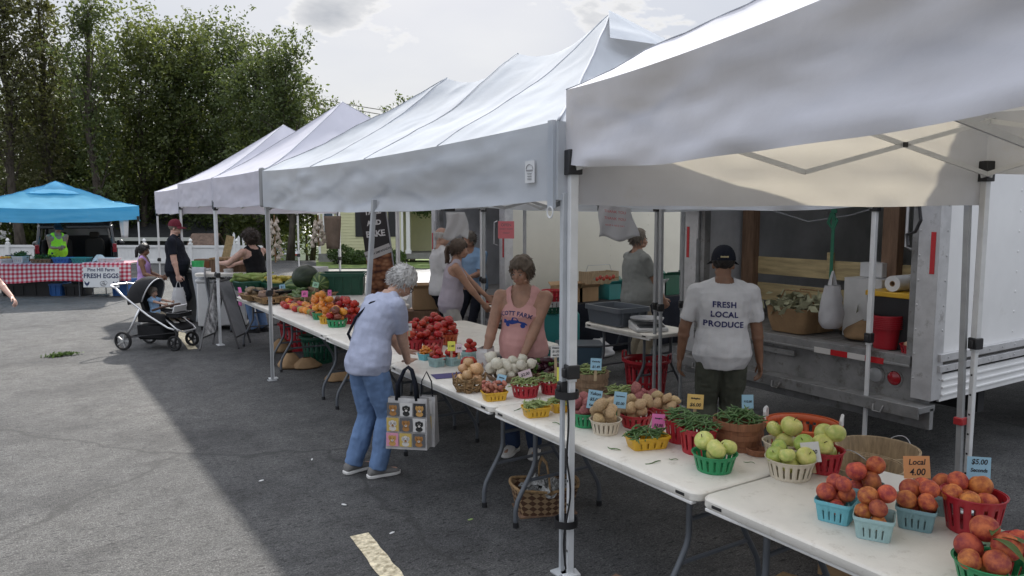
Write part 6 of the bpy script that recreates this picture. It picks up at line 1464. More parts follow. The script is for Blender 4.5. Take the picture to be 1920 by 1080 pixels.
def longv(m, nm, L_, r0, bend=.02, tip=.4):
    q = MB(); q.tube([(L_ * (t - .5), bend * math.sin(t * 3.1), 0) for t in (0, .05, .2, .5, .8, .95, 1)], [r0 * .2, r0 * .75, r0, r0 * 1.02, r0 * .8, r0 * tip, r0 * .15], 10); return q.mesh(nm, m, 180)
ZUC = longv(M_zuc, 'zucchini', .22, .028); CORN = longv(M_corn, 'corn', .24, .03, .01, .3); SQ = longv(M_squash, 'squash', .2, .03, .03); GOU = longv(M_gourd, 'gourd', .14, .035, .03, .5)
def flat_crate(label, p, w, l, h, m, rz=0.0, name='flat_crate', group='flat crates on the far table', cat='crate'): return carton(label, p, w, l, h, m, rz, group, name, cat)
for k, (px, py, m, me, nm, lab, cl) in enumerate(((485, 561, M_wick, GOU, 'gourd', 'wicker tray of brown gourds at the far table end', 'brown gourd in the wicker tray at the far table end'), (512, 566, M_wick, GOU, 'gourd', 'wicker tray of gourds behind the tent legs', 'gourd in the wicker tray behind the tent legs'), (545, 562, M_card, ZUC, 'squash', 'shallow box of green squash under the pink card', 'green squash in the shallow box under the pink card'), (575, 566, M_card, ZUC, 'cucumber', 'shallow box of cucumbers beside the squash', 'cucumber in the shallow box beside the squash'), (600, 558, M_card, GOU, 'gourd', 'shallow box of dark gourds near the green crate', 'dark gourd in the shallow box near the green crate'))):
    p = TT(px, py, .765); flat_crate(lab, p, .46, .36, .09, m, .1); rd = random.Random(60 + k)
    for j in range(26):
        o = obj(nm, me); o.location = p + Vector((rd.uniform(-.16, .16), rd.uniform(-.12, .12), .05 + .035 * (j // 9) + rd.uniform(0, .02))); o.rotation_euler = (rd.uniform(-.4, .4), rd.uniform(-.3, .3), rd.uniform(0, 6.3)); o.scale = (rd.uniform(.8, 1.2),) * 3; tag(o, cl, nm, nm + ' piles on the far table')
p = TT(478, 545, .78); flat_crate('dark green crate holding corn at the far table end', p + Vector((0, .1, 0)), .55, .4, .16, P_dgreen, .1); rd = random.Random(3)
for j in range(26):
    o = obj('corn', CORN); o.location = p + Vector((rd.uniform(-.22, .22), .1 + rd.uniform(-.15, .15), .17 + .035 * (j // 9))); o.rotation_euler = (rd.uniform(-.3, .3), rd.uniform(-.25, .25), rd.gauss(.3, .5)); tag(o, 'ear of corn in pale green husk at the far table end', 'corn', 'ears of corn')
p = TT(528, 543, .80); flat_crate('dark crate of yellow squash behind the gourds', p, .5, .36, .12, P_dgreen, .1)
for j in range(20):
    o = obj('yellow_squash', SQ); o.location = p + Vector((rd.uniform(-.2, .2), rd.uniform(-.14, .14), .13 + .03 * (j // 8))); o.rotation_euler = (rd.uniform(-.3, .3), rd.uniform(-.3, .3), rd.uniform(0, 6)); tag(o, 'yellow squash in the dark crate behind the gourds', 'squash', 'yellow squash')
def melon_mat(name, c1, c2):
    m = bpy.data.materials.new(name); m.use_nodes = True; t = m.node_tree; b = t.nodes['Principled BSDF']; b.inputs['Roughness'].default_value = .35
    tc_ = t.nodes.new('ShaderNodeTexCoord'); wv = t.nodes.new('ShaderNodeTexWave'); wv.wave_type = 'RINGS'; wv.rings_direction = 'X'; wv.inputs['Scale'].default_value = .01
    gr = t.nodes.new('ShaderNodeTexGradient'); gr.gradient_type = 'RADIAL'; mp = t.nodes.new('ShaderNodeMapping'); mp.inputs['Rotation'].default_value = (0, R_(90), 0); t.links.new(tc_.outputs['Object'], mp.inputs[0]); t.links.new(mp.outputs[0], gr.inputs[0])
    mu = t.nodes.new('ShaderNodeMath'); mu.operation = 'MULTIPLY'; mu.inputs[1].default_value = 62.8; ns = t.nodes.new('ShaderNodeTexNoise'); ns.inputs['Scale'].default_value = 4; t.links.new(tc_.outputs['Object'], ns.inputs[0]); ad = t.nodes.new('ShaderNodeMath'); ad.operation = 'MULTIPLY_ADD'; ad.inputs[1].default_value = 5
    t.links.new(gr.outputs['Fac'], mu.inputs[0]); t.links.new(ns.outputs['Fac'], ad.inputs[0]); t.links.new(mu.outputs[0], ad.inputs[2]); sn = t.nodes.new('ShaderNodeMath'); sn.operation = 'SINE'; t.links.new(ad.outputs[0], sn.inputs[0])
    rp = t.nodes.new('ShaderNodeValToRGB'); rp.color_ramp.elements[0].color = (*c1, 1); rp.color_ramp.elements[1].color = (*c2, 1); rp.color_ramp.elements[0].position = .35; rp.color_ramp.elements[1].position = .7; t.links.new(sn.outputs[0], rp.inputs[0]); t.links.new(rp.outputs[0], b.inputs['Base Color']); return m
W_l = melon_mat('light_striped_melon', (.06, .12, .035), (.22, .30, .10)); W_d = melon_mat('dark_melon', (.018, .034, .016), (.028, .048, .02))
p = onz(572, 553, .80); flat_crate('black crate under the watermelons', p + Vector((-.1, 0, 0)), 1.15, .5, .12, M_blk, .3)
for px, py, s, m, rz, lab in ((566, 536, (.27, .15, .145), W_l, -.3, 'long pale striped watermelon lying in front'), (572, 522, (.22, .19, .20), W_d, .6, 'round dark watermelon on top of the melon pile'), (598, 531, (.20, .165, .165), W_l, 1.2, 'striped watermelon at the right of the melon pile')):
    q = MB(); q.ball((0, 0, 0), s, 24, 14); c = at(px, dep(p)); c.z = zat(py, dep(p)); tag(obj('watermelon', q, m, loc=c, rz=rz, smooth=180), lab, 'watermelon')
# dark green crate in the sun, white printed box, black bin with bags
def open_crate(label, p, w, l, h, m, rz=0.0, group=None, ribs=5):
    r = thing('plastic_crate', label, 'crate', p, rz, group); q = MB(); t = .012
    q.rings([[(x * .92, y * .92, 0) for x, y in rrect(w, l, .03, 3)], [(x, y, h) for x, y in rrect(w, l, .03, 3)], [(x, y, h) for x, y in rrect(w - 2 * t, l - 2 * t, .02, 3)], [(x * .92, y * .92, .012) for x, y in rrect(w - 2 * t, l - 2 * t, .02, 3)]]); obj('shell', q, m, r, smooth=30)
    q = MB(); q.rings([[(x, y, z) for x, y in rrect(w + e, l + e, .035, 3)] for z, e in ((h - .05, .0), (h - .05, .035), (h, .035), (h, .0))], cap=False, closed=True); obj('rim', q, m, r)
    for k in range(ribs):
        q = MB(); x = w * .4 * (2 * k / (ribs - 1) - 1); q.bar((x * .95, -l / 2 * .965 - .006, .03), (x, -l / 2 - .006, h - .05), .02, .016, (0, 1, 0)); obj('rib', q, m, r)
    return r
p = onz(645, 551, .80); open_crate('large dark green plastic crate in the sun beyond the tables', p, .62, .42, .32, P_dgreen, -R_(CAM_YAW) + .1)
q = MB(); q.box((0, 0, .15), (.34, .28, .30)); bx = tag(obj('carton_box', q, P_white, loc=at(589, dep(p) + 1.0, zat(535, dep(p) + 1.0)), rz=-R_(CAM_YAW) - .3, bevel=.006), 'white printed carton behind the watermelons', 'box')
q = MB(); q.box((-.04, -.142, .19), (.16, .003, .07)); q2 = obj('printed_panel', q, M_ink, bx); q = MB(); q.tube([(-.10 + .03 * k, -.145, .18 + .03 * (k % 2)) for k in range(5)], .008, 5); obj('printed_mark', q, M_paper, bx)
price_card('hot pink card standing in the green squash', 569, 551, 10.0, .085, .085, K_pink, ['$1'], stick=.10)
price_card('pink card in front of the green crate', 616, 549, 9.6, .05, .075, K_pink, ['2'], stick=.08)
price_card('mint green card in front of the striped watermelons', 590, 534, 10.2, .085, .075, K_gr, ['$5'], stick=.09, roll=12)
price_card('orange card among the loose tomatoes', 585, 562, 9.6, .05, .13, K_or, ['3'], stick=.04, roll=4)
price_card('blue card on the yellow squash', 527, 538, 10.6, .085, .07, K_blue, ['$1'], stick=.05, roll=-8)
price_card('white card in the red far tomato basket', 647, 583, 8.6, .05, .085, K_wh, ['$4'], stick=.07)
c = at(446, 11.2); c.z = zat(556, 11.2); q = MB(); q.grid(lambda u, v: ((u - .5) * .07 + .02 * v, .01 * math.sin(v * 5), (.5 - v) * .28), 3, 8); tag(obj('pink_notice', q, K_pink, loc=c, rz=-R_(CAM_YAW) - .5, solid=.001), 'hot pink paper hanging off the far table corner', 'paper')

rd = random.Random(77)
for px, py in ((1262, 862), (1150, 842), (1330, 812), (1225, 868), (1045, 795), (975, 768), (1405, 868)):
    o = obj('stray_bean', rd.choice(BEANG)); o.location = TT(px, py) + Vector((0, 0, .003)); o.rotation_euler = (0, 0, rd.uniform(0, 6)); o.scale = (rd.uniform(.4, .8),) * 3; tag(o, 'stray broken bean lying on the white tabletop', 'bean', 'stray beans on the tabletop')
# ================================================================== BLUE CANOPY EGG STAND
eo = at(262, 17.8); e_rz = R_(84)
tentG = popup('canopy_tent', 'sky blue canopy with a vented top at the left, over the egg stand', eo, e_rz, 2.9, 3.5, zat(386, 17.8), zat(411, 17.8), [(1.75, zat(342, 19.2))], 1, M_canBlue, M_legw, None, sag=.06, wr=.03, seed=31, vwave=.02, nx=30, ny=30, truss=False, mseam=M_canBlue)
tentG['label'] = 'sky blue canopy with a vented top at the left, over the egg stand'
zp_ = zat(352, 19.2); q = MB(); q.grid(lambda u, v: (1.45 + (u - .5) * 1.15, 1.75 + (v - .5) * 1.15, zp_ + .02 - .20 * max(abs(2 * u - 1), abs(2 * v - 1)) ** 1.15 + .02 * wob((u * 3, v * 3, 0), 1, 1)), 12, 12); obj('vent_cap', q, M_canBlue, tentG, smooth=40)
def gingham():
    m = bpy.data.materials.new('red_gingham'); m.use_nodes = True; t = m.node_tree; b = t.nodes['Principled BSDF']; b.inputs['Roughness'].default_value = .9
    uv = t.nodes.new('ShaderNodeUVMap'); sp = t.nodes.new('ShaderNodeSeparateXYZ'); t.links.new(uv.outputs[0], sp.inputs[0]); o = []
    for i in (0, 1):
        a = t.nodes.new('ShaderNodeMath'); a.operation = 'MULTIPLY'; a.inputs[1].default_value = 1 / .105; f = t.nodes.new('ShaderNodeMath'); f.operation = 'FRACT'; g = t.nodes.new('ShaderNodeMath'); g.operation = 'GREATER_THAN'; g.inputs[1].default_value = .5
        t.links.new(sp.outputs[i], a.inputs[0]); t.links.new(a.outputs[0], f.inputs[0]); t.links.new(f.outputs[0], g.inputs[0]); o.append(g.outputs[0])
    s = t.nodes.new('ShaderNodeMath'); s.operation = 'ADD'; t.links.new(o[0], s.inputs[0]); t.links.new(o[1], s.inputs[1]); d = t.nodes.new('ShaderNodeMath'); d.operation = 'MULTIPLY'; d.inputs[1].default_value = .5; t.links.new(s.outputs[0], d.inputs[0])
    r = t.nodes.new('ShaderNodeValToRGB'); r.color_ramp.interpolation = 'CONSTANT'; r.color_ramp.elements[0].color = (.66, .62, .63, 1); r.color_ramp.elements[1].position = .25; r.color_ramp.elements[1].color = (.55, .20, .24, 1); e = r.color_ramp.elements.new(.75); e.color = (.38, .02, .05, 1)
    t.links.new(d.outputs[0], r.inputs[0]); t.links.new(r.outputs[0], b.inputs['Base Color']); return m
M_ging = gingham()
def uvgrid(name, fn, uvf, nu, nv, m, parent=None, **k):
    q = MB(); q.grid(fn, nu, nv); o = obj(name, q, m, parent, smooth=60, **k); ul = o.data.uv_layers.new(name='UVMap')
    for l in o.data.loops:
        i = l.vertex_index; ul.data[l.index].uv = uvf(i % (nu + 1) / nu, i // (nu + 1) / nv)
    return o
def gingham_table(label, px0, px1, depth, ytop, ybot, extra):
    a, b = at(px0, depth), at(px1, depth); Ln = (b - a).length; zt = zat(ytop, depth); zb = zat(ybot, depth); r = thing('cloth_table', label, 'table', a, -R_(CAM_YAW))
    q = MB(); q.box((Ln / 2, .38, zt - .02), (Ln, .74, .03)); obj('tabletop', q, M_ttop, r, bevel=.01)
    for x in (.15, Ln - .15):
        for y in (.1, .66):
            q = MB(); q.tube([(x, y, 0), (x, y, zt - .03)], .014, 6); obj('leg', q, M_tleg, r)
    def fn(u, v):
        x = -.02 + (Ln + .04) * u; s = v * 1.25
        if s < .78: return (x, .78 - s, zt + .004 + wob((x, s, 0), 4, .004))
        d = (s - .78) / .47; return (x, -.012 - .035 * d * (.6 + .4 * math.sin(x * 7 + 1)) + wob((x, d, 1), 5, .012) * d, zt - (zt - zb) * d * (1 + .08 * math.sin(x * 2.3)))
    c = uvgrid('tablecloth', fn, lambda u, v: (u * Ln, v * 1.25), int(Ln * 30), 34, M_ging); c.location = r.location; c.rotation_euler = r.rotation_euler; tag(c, extra, 'tablecloth', 'red gingham tablecloths')
    return r
gingham_table('long table under the left gingham cloth of the egg stand', -50, 152, 17.55, 495, 529, 'red and white gingham cloth left of the egg sign')
gingham_table('table under the right gingham cloth of the egg stand', 154, 243, 17.55, 493, 524, 'red and white gingham cloth behind the egg sign')
M_signw = mat('white_sign_board', (.66, .67, .68), .5, var=.02); M_navy_s = mat('sign_navy', (.02, .03, .09), .6)
sg = thing('egg_sign', 'white sign board reading Pine Hill Farm Fresh Eggs with two hens', 'sign', at(187, 17.40, zat(520, 17.4)), -R_(CAM_YAW)); sg.rotation_euler = (R_(-4), 0, -R_(CAM_YAW))
q = MB(); q.box((0, 0, 0), (.84, .012, .47)); obj('board', q, M_signw, sg, bevel=.004)
lettering('Pine Hill Farm', .112, M_navy_s, sg, (0, -.0075, .175), bold=.002); lettering('FRESH EGGS', .150, M_navy_s, sg, (0, -.0075, .03), bold=.0045)
def flatpoly(name, pts, m, parent, y=-.008):
    q = MB(); k = len(pts); b = q.addv([(x, y, z) for x, z in pts]); q.addv([(x, y + .002, z) for x, z in pts]); q.face(*range(b, b + k)); 
    for i in range(k): q.face(b + i, b + k + i, b + k + (i + 1) % k, b + (i + 1) % k)
    return obj(name, q, m, parent, smooth=0)
hen = [(-.06, .03), (-.045, .055), (-.03, .04), (-.01, .015), (.02, .02), (.05, .06), (.065, .055), (.055, .0), (.03, -.035), (.01, -.045), (.005, -.07), (-.005, -.07), (-.005, -.045), (-.035, -.03), (-.05, .01)]
for s in (-1, 1): flatpoly('hen_emblem', [(s * x + s * .33, z - .15) for x, z in (hen if s < 0 else hen)], M_navy_s, sg)
for x, z, a, b_ in ((.03, -.14, .055, .045), (.09, -.125, .05, .042), (.05, -.175, .05, .035)):
    q = MB(); q.tube([(x + a * math.cos(t), -.008, z + b_ * math.sin(t)) for t in (2 * math.pi * k / 18 for k in range(18))], .004, 4, closed=True); obj('egg_outline', q, M_grey_d, sg)
def on_stand(px, yb, depth=17.9): c = at(px, depth); c.z = zat(495, 17.55) + .008; return c
p = on_stand(10, 495); flat_crate('small white tub of orange squash on the egg stand', p, .26, .22, .10, P_white, .1, 'tub', None, 'tub')
for k in range(6):
    q = MB(); q.ball((0, 0, 0), (.055, .055, .045), 10, 7); tag(obj('orange_squash', q, F_tomo, loc=p + Vector((-.07 + .07 * (k % 3), -.04 + .08 * (k // 3), .12))), 'orange squash in the white tub on the egg stand', 'squash', 'orange squash')
for px, m, w, h, lab, gr_ in ((38, P_white, .26, .16, 'white basket of herbs on the egg stand', True), (80, M_bask, .52, .10, 'brown tray of greens on the egg stand', True), (118, P_blue, .42, .13, 'blue bin on the egg stand, left one', False), (152, P_teal, .38, .13, 'teal bin on the egg stand, right one', False), (205, P_white, .44, .12, 'white bin at the right end of the egg stand', False)):
    p = on_stand(px, 495); flat_crate(lab, p, w, .28, h, m, -R_(CAM_YAW), 'bin', None, 'bin')
    if gr_:
        rs = np.random.RandomState(int(px)); ce = rs.normal(size=(260, 3)) * np.array([w * .27, .08, .03]) + np.array([0, 0, h + .03]); t_ = thing('greens', 'leafy greens in the ' + lab.split(' of ')[0] + ' of the egg stand', 'greens', p, -R_(CAM_YAW)); obj('leaves', leaf_mesh('leaves', ce, .03, rs, M_leaf4), parent=t_)
p = on_stand(186, 495); q = MB()
for k in range(5): q.grid(lambda u, v: ((u - .5) * .3 + wob((u * 3, v * 3, k), 1, .05), (v - .5) * .2 + .03 * k, .16 * math.sin(u * 3.1) * math.sin(v * 3.1) + .03 + wob((u * 4, v * 4, k), 1, .05)), 8, 6)
tag(obj('crumpled_bags', q, P_white, loc=p), 'crumpled pale plastic bags on the egg stand behind the sign', 'bags', None, 'stuff')
for px, w, h, m, lab in ((72, .8, .34, M_blk, 'dark crate under the left gingham cloth'), (108, .3, .3, P_blue, 'blue bin under the gingham cloth'), (143, .5, .28, M_blk, 'dark crate under the table left of the sign'), (229, .42, .40, P_blue, 'bright blue cooler under the right gingham cloth'), (30, .6, .3, M_blk, 'black bin under the far left of the gingham cloth')):
    open_crate(lab, at(px, 18.0), w, .4, h, m, -R_(CAM_YAW), 'bins under the egg stand', 3)
ch = thing('folding_chair', 'navy folding camp chair behind the left end of the egg stand', 'chair', at(30, 18.9), -R_(CAM_YAW))
q = MB(); q.grid(lambda u, v: ((u - .5) * .62, .05 - .06 * math.sin(u * 3.14), .5 + .42 * v), 8, 4); obj('backrest', q, cloth('navy_canvas', (.012, .02, .06)), ch, solid=.006)
q = MB(); q.grid(lambda u, v: ((u - .5) * .56, -.5 * v, .45 - .05 * math.sin(u * 3.14)), 8, 4); obj('seat', q, MATS['navy_canvas'], ch, solid=.006)
for x, y in ((-.28, .05), (.28, .05), (-.28, -.5), (.28, -.5)):
    q = MB(); q.tube([(x, y, 0), (x * 1.08, y, .92 if y > 0 else .62)], .012, 6); obj('leg', q, M_blk, ch)
q = MB(); q.grid(lambda u, v: ((u - .5) * .22 * (1 - .3 * v), .02 * math.sin(u * 9), -.42 * v), 6, 6); c = at(235, 17.7); c.z = zat(412, 17.7); tag(obj('white_bag', q, P_white, loc=c, rz=-R_(CAM_YAW), solid=.004), 'white bag tied to the corner post of the blue canopy', 'bag')
# ================================================================== CARS
M_carblk = mat('black_car_paint', (.012, .013, .015), .22, coat=.8); M_carsil = mat('silver_car_paint', (.30, .31, .33), .3, metal=.5, coat=.6); M_carwh = mat('white_car_paint', (.66, .66, .66), .28, coat=.6); M_carint = mat('car_interior', (.03, .03, .032), .85); M_chrome = mat('chrome', (.6, .6, .6), .18, metal=1)
def car(label, loc, rz, m, L_=4.7, Wd=1.85, H_=1.72, hatch=False):
    r = thing('parked_car', label, 'car', loc, rz)       # local +Y is the nose, origin under the middle of the tail
    low = [(-Wd / 2 + .04, .30), (-Wd / 2, .55), (-Wd / 2 + .02, .95), (-Wd / 2 + .06, 1.02)]
    if hatch:
        q = MB()
        for s in (-1, 1):                                # body sides, floor, sill, roof: the tail stands open
            q.box((s * (Wd / 2 - .06), L_ / 2, .66), (.12, L_, .72)); q.box((s * (Wd / 2 - .13), L_ * .42, H_ - .03), (.12, L_ * .62, .10))
            q.bar((s * (Wd / 2 - .10), .04, 1.0), (s * (Wd / 2 - .17), .22, H_), .10, .14); q.bar((s * (Wd / 2 - .09), L_ * .70, 1.0), (s * (Wd / 2 - .18), L_ * .55, H_), .08, .10)
        q.box((0, L_ * .42, H_ + .01), (Wd - .26, L_ * .62, .05)); q.box((0, .1, .45), (Wd - .24, .2, .30)); q.box((0, L_ * .86, .72), (Wd - .24, L_ * .28, .6)); q.box((0, .12, H_ - .02), (Wd - .3, .14, .1))
        obj('body', q, m, r, bevel=.03)
        q = MB(); q.box((0, 1.1, .62), (Wd - .25, 2.0, .05)); q.box((0, 2.3, .9), (Wd - .3, .05, .8)); 
        for s in (-1, 1): q.box((s * (Wd / 2 - .15), 1.2, .9), (.03, 2.2, .6))
        obj('cargo_lining', q, M_carint, r)
        for x in (-.42, .42):
            q = MB(); q.rings([[(x + a * sx, 1.9 + b * .09 + (.08 if zz > 1 else 0), zz) for a, b in ((-.26, -1), (.26, -1), (.26, 1), (-.26, 1))] for zz, sx in ((.65, 1), (1.15, .95), (1.22, .7))]); q.box((x, 1.98, 1.32), (.26, .09, .18)); obj('seat', q, mat('seat_cloth', (.05, .045, .04), .9), r, bevel=.04)
        q = MB(); a = Vector((0, .16, H_ + .02)); d = Vector((0, -math.cos(R_(12)), math.sin(R_(12))))
        q.rings([[a + d * t + Vector((s_ * w_, 0, 0)) + Vector((0, 0, h_)) for s_, h_ in ((-1, -.03), (1, -.03), (1, .05), (-1, .05))] for t, w_ in ((0, Wd / 2 - .16), (.5, Wd / 2 - .12), (1.0, Wd / 2 - .08), (1.12, Wd / 2 - .16))]); ht_ = obj('hatch', q, m, r, bevel=.02)
        q = MB(); q.rings([[a + d * t + Vector((s_ * w_, 0, -.034)) + Vector((0, 0, h_)) for s_, h_ in ((-1, 0), (1, 0), (1, .006), (-1, .006))] for t, w_ in ((.08, Wd / 2 - .28), (.5, Wd / 2 - .24))]); obj('hatch_glass', q, M_glass, ht_)
        q = MB(); q.box((0, 2.9, 1.3), (Wd - .4, .02, .5)); obj('windscreen', q, mat('bright_glass', (.25, .27, .28), .1), r)
        for s in (-1, 1):
            q = MB(); q.box((s * (Wd / 2 - .075), -.005, 1.0), (.10, .05, .24)); obj('tail_lamp', q, M_redlamp, r, bevel=.01)
            q = MB(); q.ball((s * (Wd / 2 + .12), 2.9, 1.05), (.12, .08, .09), 10, 8); obj('wing_mirror', q, M_carblk, r)
    else:
        prof = [(0, .32), (0, .62), (.04, .92), (.12, 1.02), (.55, 1.62), (.75, H_), (2.3, H_), (2.6, H_ - .06), (3.35, 1.08), (4.5, .90), (L_ - .05, .75), (L_, .5), (L_ - .02, .30)]
        prof = [(y, z * H_ / 1.72 if z > .7 else z) for y, z in prof]; q = MB(); rg = []
        for x, ins, tp in ((-Wd / 2, .05, .16), (-Wd / 2 + .03, .0, .13), (Wd / 2 - .03, 0, .13), (Wd / 2, .05, .16)):
            s = -1 if x < 0 else 1; rg.append([(x - s * (tp if z > 1.1 * H_ / 1.72 else 0), y + (ins if y < 1 else -ins), z) for y, z in prof])
        q.rings(rg); obj('body', q, m, r, bevel=.03, smooth=30)
        for s in (-1, 1):
            for pts in ([(.42, 1.08), (.72, 1.52), (1.35, 1.58), (1.35, 1.08)], [(1.43, 1.08), (1.43, 1.58), (2.3, 1.57), (2.45, 1.08)], [(2.55, 1.08), (2.42, 1.50), (2.62, 1.45), (3.12, 1.08)]):
                q = MB(); q.rings([[(s * (Wd / 2 - .145 + o), y, z * H_ / 1.72) for y, z in pts] for o in (-.01, .012)]); obj('side_window', q, M_glass, r)
            q = MB(); q.ball((s * (Wd / 2 + .08), 3.0, 1.08), (.11, .07, .08), 10, 8); obj('wing_mirror', q, m, r)
            q = MB(); q.box((s * (Wd / 2 - .2), .01, .86 * H_ / 1.72), (.26, .06, .13)); obj('tail_lamp', q, M_redlamp, r, bevel=.01)
            q = MB(); q.box((s * (Wd / 2 - .24), L_ - .1, .74), (.34, .12, .13)); obj('headlight', q, M_clearlamp, r, bevel=.02)
        q = MB(); q.rings([[(sx * w_, y - .012, z * H_ / 1.72) for sx in (-1, 1)] + [(sx * w_, y + .006, z * H_ / 1.72) for sx in (1, -1)] for y, z, w_ in ((.20, 1.12, Wd / 2 - .2), (.50, 1.55, Wd / 2 - .26))]); obj('rear_window', q, M_glass, r)
        q = MB(); q.rings([[(sx * w_, y + .02, z * H_ / 1.72) for sx in (-1, 1)] + [(sx * w_, y - .006, z * H_ / 1.72) for sx in (1, -1)] for y, z, w_ in ((2.74, 1.54, Wd / 2 - .26), (3.24, 1.14, Wd / 2 - .2))]); obj('windscreen', q, M_glass, r)
        q = MB(); q.box((0, L_ - .0, .62), (.9, .05, .2)); obj('grille', q, M_blk, r)
    for y in (.85, L_ - .95):
        for s in (-1, 1):
            Mx = Matrix.Rotation(R_(90), 3, 'Y'); q = MB(); q.lathe([(.2, -.1), (.31, -.11), (.34, -.07), (.34, .07), (.31, .11), (.2, .1)], 24, (s * (Wd / 2 - .10), y, .34), closed=True, M=Mx); wh = obj('wheel', q, M_tyre, r)
            q = MB(); q.lathe([(0, .06), (.08, .07), (.16, .05), (.2, .1), (.2, -.1), (0, -.06)], 16, (s * (Wd / 2 - .10), y, .34), M=Mx); obj('rim', q, M_carsil, wh)
    return r
c = at(144, 20.6); car('black car with its hatch raised, parked behind the egg stand', c, -R_(4), M_carblk, hatch=True, H_=zat(424, 20.6), Wd=2.0)
car('silver grey SUV parked far beyond the melon tables', at(534, 55, zat(499, 55)), -R_(CAM_YAW) + .25, M_carsil, H_=1.66)
car('white car with dark windows parked by the yellow house porch', Vector((at(742, 13.6).x + 4.5, at(742, 13.6).y, 0)), R_(90), M_carwh, H_=1.38)
# ================================================================== STROLLER
M_sf = mat('stroller_silver', (.62, .62, .63), .28, metal=.6); M_sc = cloth('charcoal_fabric', (.022, .022, .024), .15); M_sg = mat('stroller_grip', (.07, .035, .022), .6); M_slin = cloth('grey_lining', (.12, .13, .15))
s_loc = Vector((1.50, 12.02, 0)); s_face = 133
st = thing('baby_stroller', 'black baby stroller with a silver frame and a deep hood', 'stroller', s_loc, -R_(s_face))
for s in (-1, 1):
    q = MB(); q.tube([(s * .26, -.62, 1.02), (s * .26, -.50, .90), (s * .26, -.05, .58), (s * .25, .30, .38), (s * .22, .46, .33)], .018, 8); obj('frame_tube', q, M_sf, st, smooth=180)
    q = MB(); q.tube([(s * .26, -.20, .68), (s * .28, -.34, .40), (s * .29, -.46, .20)], .019, 8); obj('rear_leg', q, M_sf, st, smooth=180)
    q = MB(); q.tube([(s * .24, .42, .36), (s * .24, .45, .26)], .02, 8); q.tube([(s * .24, .46, .28), (s * .24, .40, .12)], .022, 8); obj('front_fork', q, M_blk, st)
    for y, rr, nm in ((-.48, .155, 'rear_wheel'), (.40, .125, 'front_wheel')):
        Mx = Matrix.Rotation(R_(90), 3, 'Y'); c = (s * (.33 if y < 0 else .24), y, rr); q = MB(); q.lathe([(rr - .035, -.02), (rr - .01, -.024), (rr, -.012), (rr, .012), (rr - .01, .024), (rr - .035, .02)], 28, c, closed=True, M=Mx); wh = obj(nm, q, M_tyre, st)
        q = MB()
        for k in range(5): a = 2 * math.pi * k / 5; q.bar((c[0], c[1], c[2]), (c[0], c[1] + (rr - .03) * math.cos(a), c[2] + (rr - .03) * math.sin(a)), .02, .022, (1, 0, 0))
        q.lathe([(0, -.03), (.028, -.03), (.028, .03), (0, .03)], 12, c, M=Mx); obj('rim', q, M_sf if y < 0 else M_blk, wh)
q = MB(); q.tube([(-.26, -.62, 1.02), (-.25, -.72, 1.05), (-.18, -.76, 1.06), (.18, -.76, 1.06), (.25, -.72, 1.05), (.26, -.62, 1.02)], .019, 8); obj('handlebar', q, M_sf, st, smooth=180)
q = MB(); q.tube([(-.29, -.46, .20), (.29, -.46, .20)], .016, 8); q.tube([(-.26, -.44, .20), (-.24, .40, .30)], .010, 6); q.tube([(.26, -.44, .20), (.24, .40, .30)], .010, 6); obj('axle', q, M_blk, st)
q = MB(); q.rings([[(x * sx, y * .9 + yo, z) for x, y in rrect(.46, .58, .08, 4)] for z, sx, yo in ((.16, .75, -.06), (.20, .95, -.06), (.40, 1.0, -.06))]); obj('basket', q, M_sc, st)
# seat: shell back, base, footrest
def shellpt(u, v):
    x = (u - .5) * .44; w = abs(u - .5) * 2; y = -.30 + .16 * (1 - v) - .06; z = .50 + .50 * v
    return (x, y + .12 * w ** 3 + .0, z)
q = MB(); q.grid(shellpt, 12, 10); obj('seat_back', q, M_sc, st, solid=.03)
q = MB(); q.grid(lambda u, v: ((u - .5) * .44, -.22 + .44 * v, .52 - .02 * math.sin(3.14 * u) + (.07 * (abs(u - .5) * 2) ** 3)), 10, 6); obj('seat', q, M_sc, st, solid=.035)
q = MB(); q.grid(lambda u, v: ((u - .5) * .40, .22 + .24 * v, .50 - .17 * v), 6, 6); obj('footrest', q, M_sc, st, solid=.03)
q = MB(); q.tube([(-.20, .22, .52), (-.23, .44, .36), (-.18, .52, .31), (.18, .52, .31), (.23, .44, .36), (.20, .22, .52)], .013, 6); obj('footrest_rim', q, M_sf, st, smooth=180)
for s in (-1, 1):
    q = MB(); q.grid(lambda u, v: (s * .235, -.25 + .50 * u, .46 + (.20 - .06 * u) * v), 6, 4); obj('side_panel', q, M_sc, st, solid=.02)
# hood: ribs and cloth swept over the seat
def hood(u, v):
    a = R_(195) - R_(128) * v; R0 = .40; w = math.pi * (u)
    return (-.25 * math.cos(w) * 1.0, -.16 + R0 * math.cos(a) * math.sin(w) ** .7, .80 + R0 * max(-.2, math.sin(a)) * math.sin(w) ** .7 - .0)
q = MB(); q.grid(hood, 22, 16); hd_ = obj('hood', q, M_sc, st, solid=.008, smooth=180)
q = MB(); q.grid(lambda u, v: tuple(a * .965 + b * .035 for a, b in zip(hood(u, .02 + .96 * v), (0, -.16, .80))), 22, 14); obj('hood_lining', q, M_slin, hd_, smooth=180)
q = MB(); q.tube([hood(u / 22, 1) for u in range(23)], .011, 6); obj('hood_piping', q, M_sf, hd_, smooth=180)
q = MB(); q.tube([hood(.42 + .16 * k / 6, .45) if 0 < k < 6 else hood(.42 + .16 * k / 6, .5) for k in range(7)], .012, 6); obj('carry_handle', q, M_sf, hd_, smooth=180)
q = MB(); q.tube([(-.24, .02, .66), (-.22, .20, .72), (-.12, .28, .735), (.12, .28, .735), (.22, .20, .72), (.24, .02, .66)], .020, 8); obj('bumper_bar', q, M_sg, st, smooth=180)
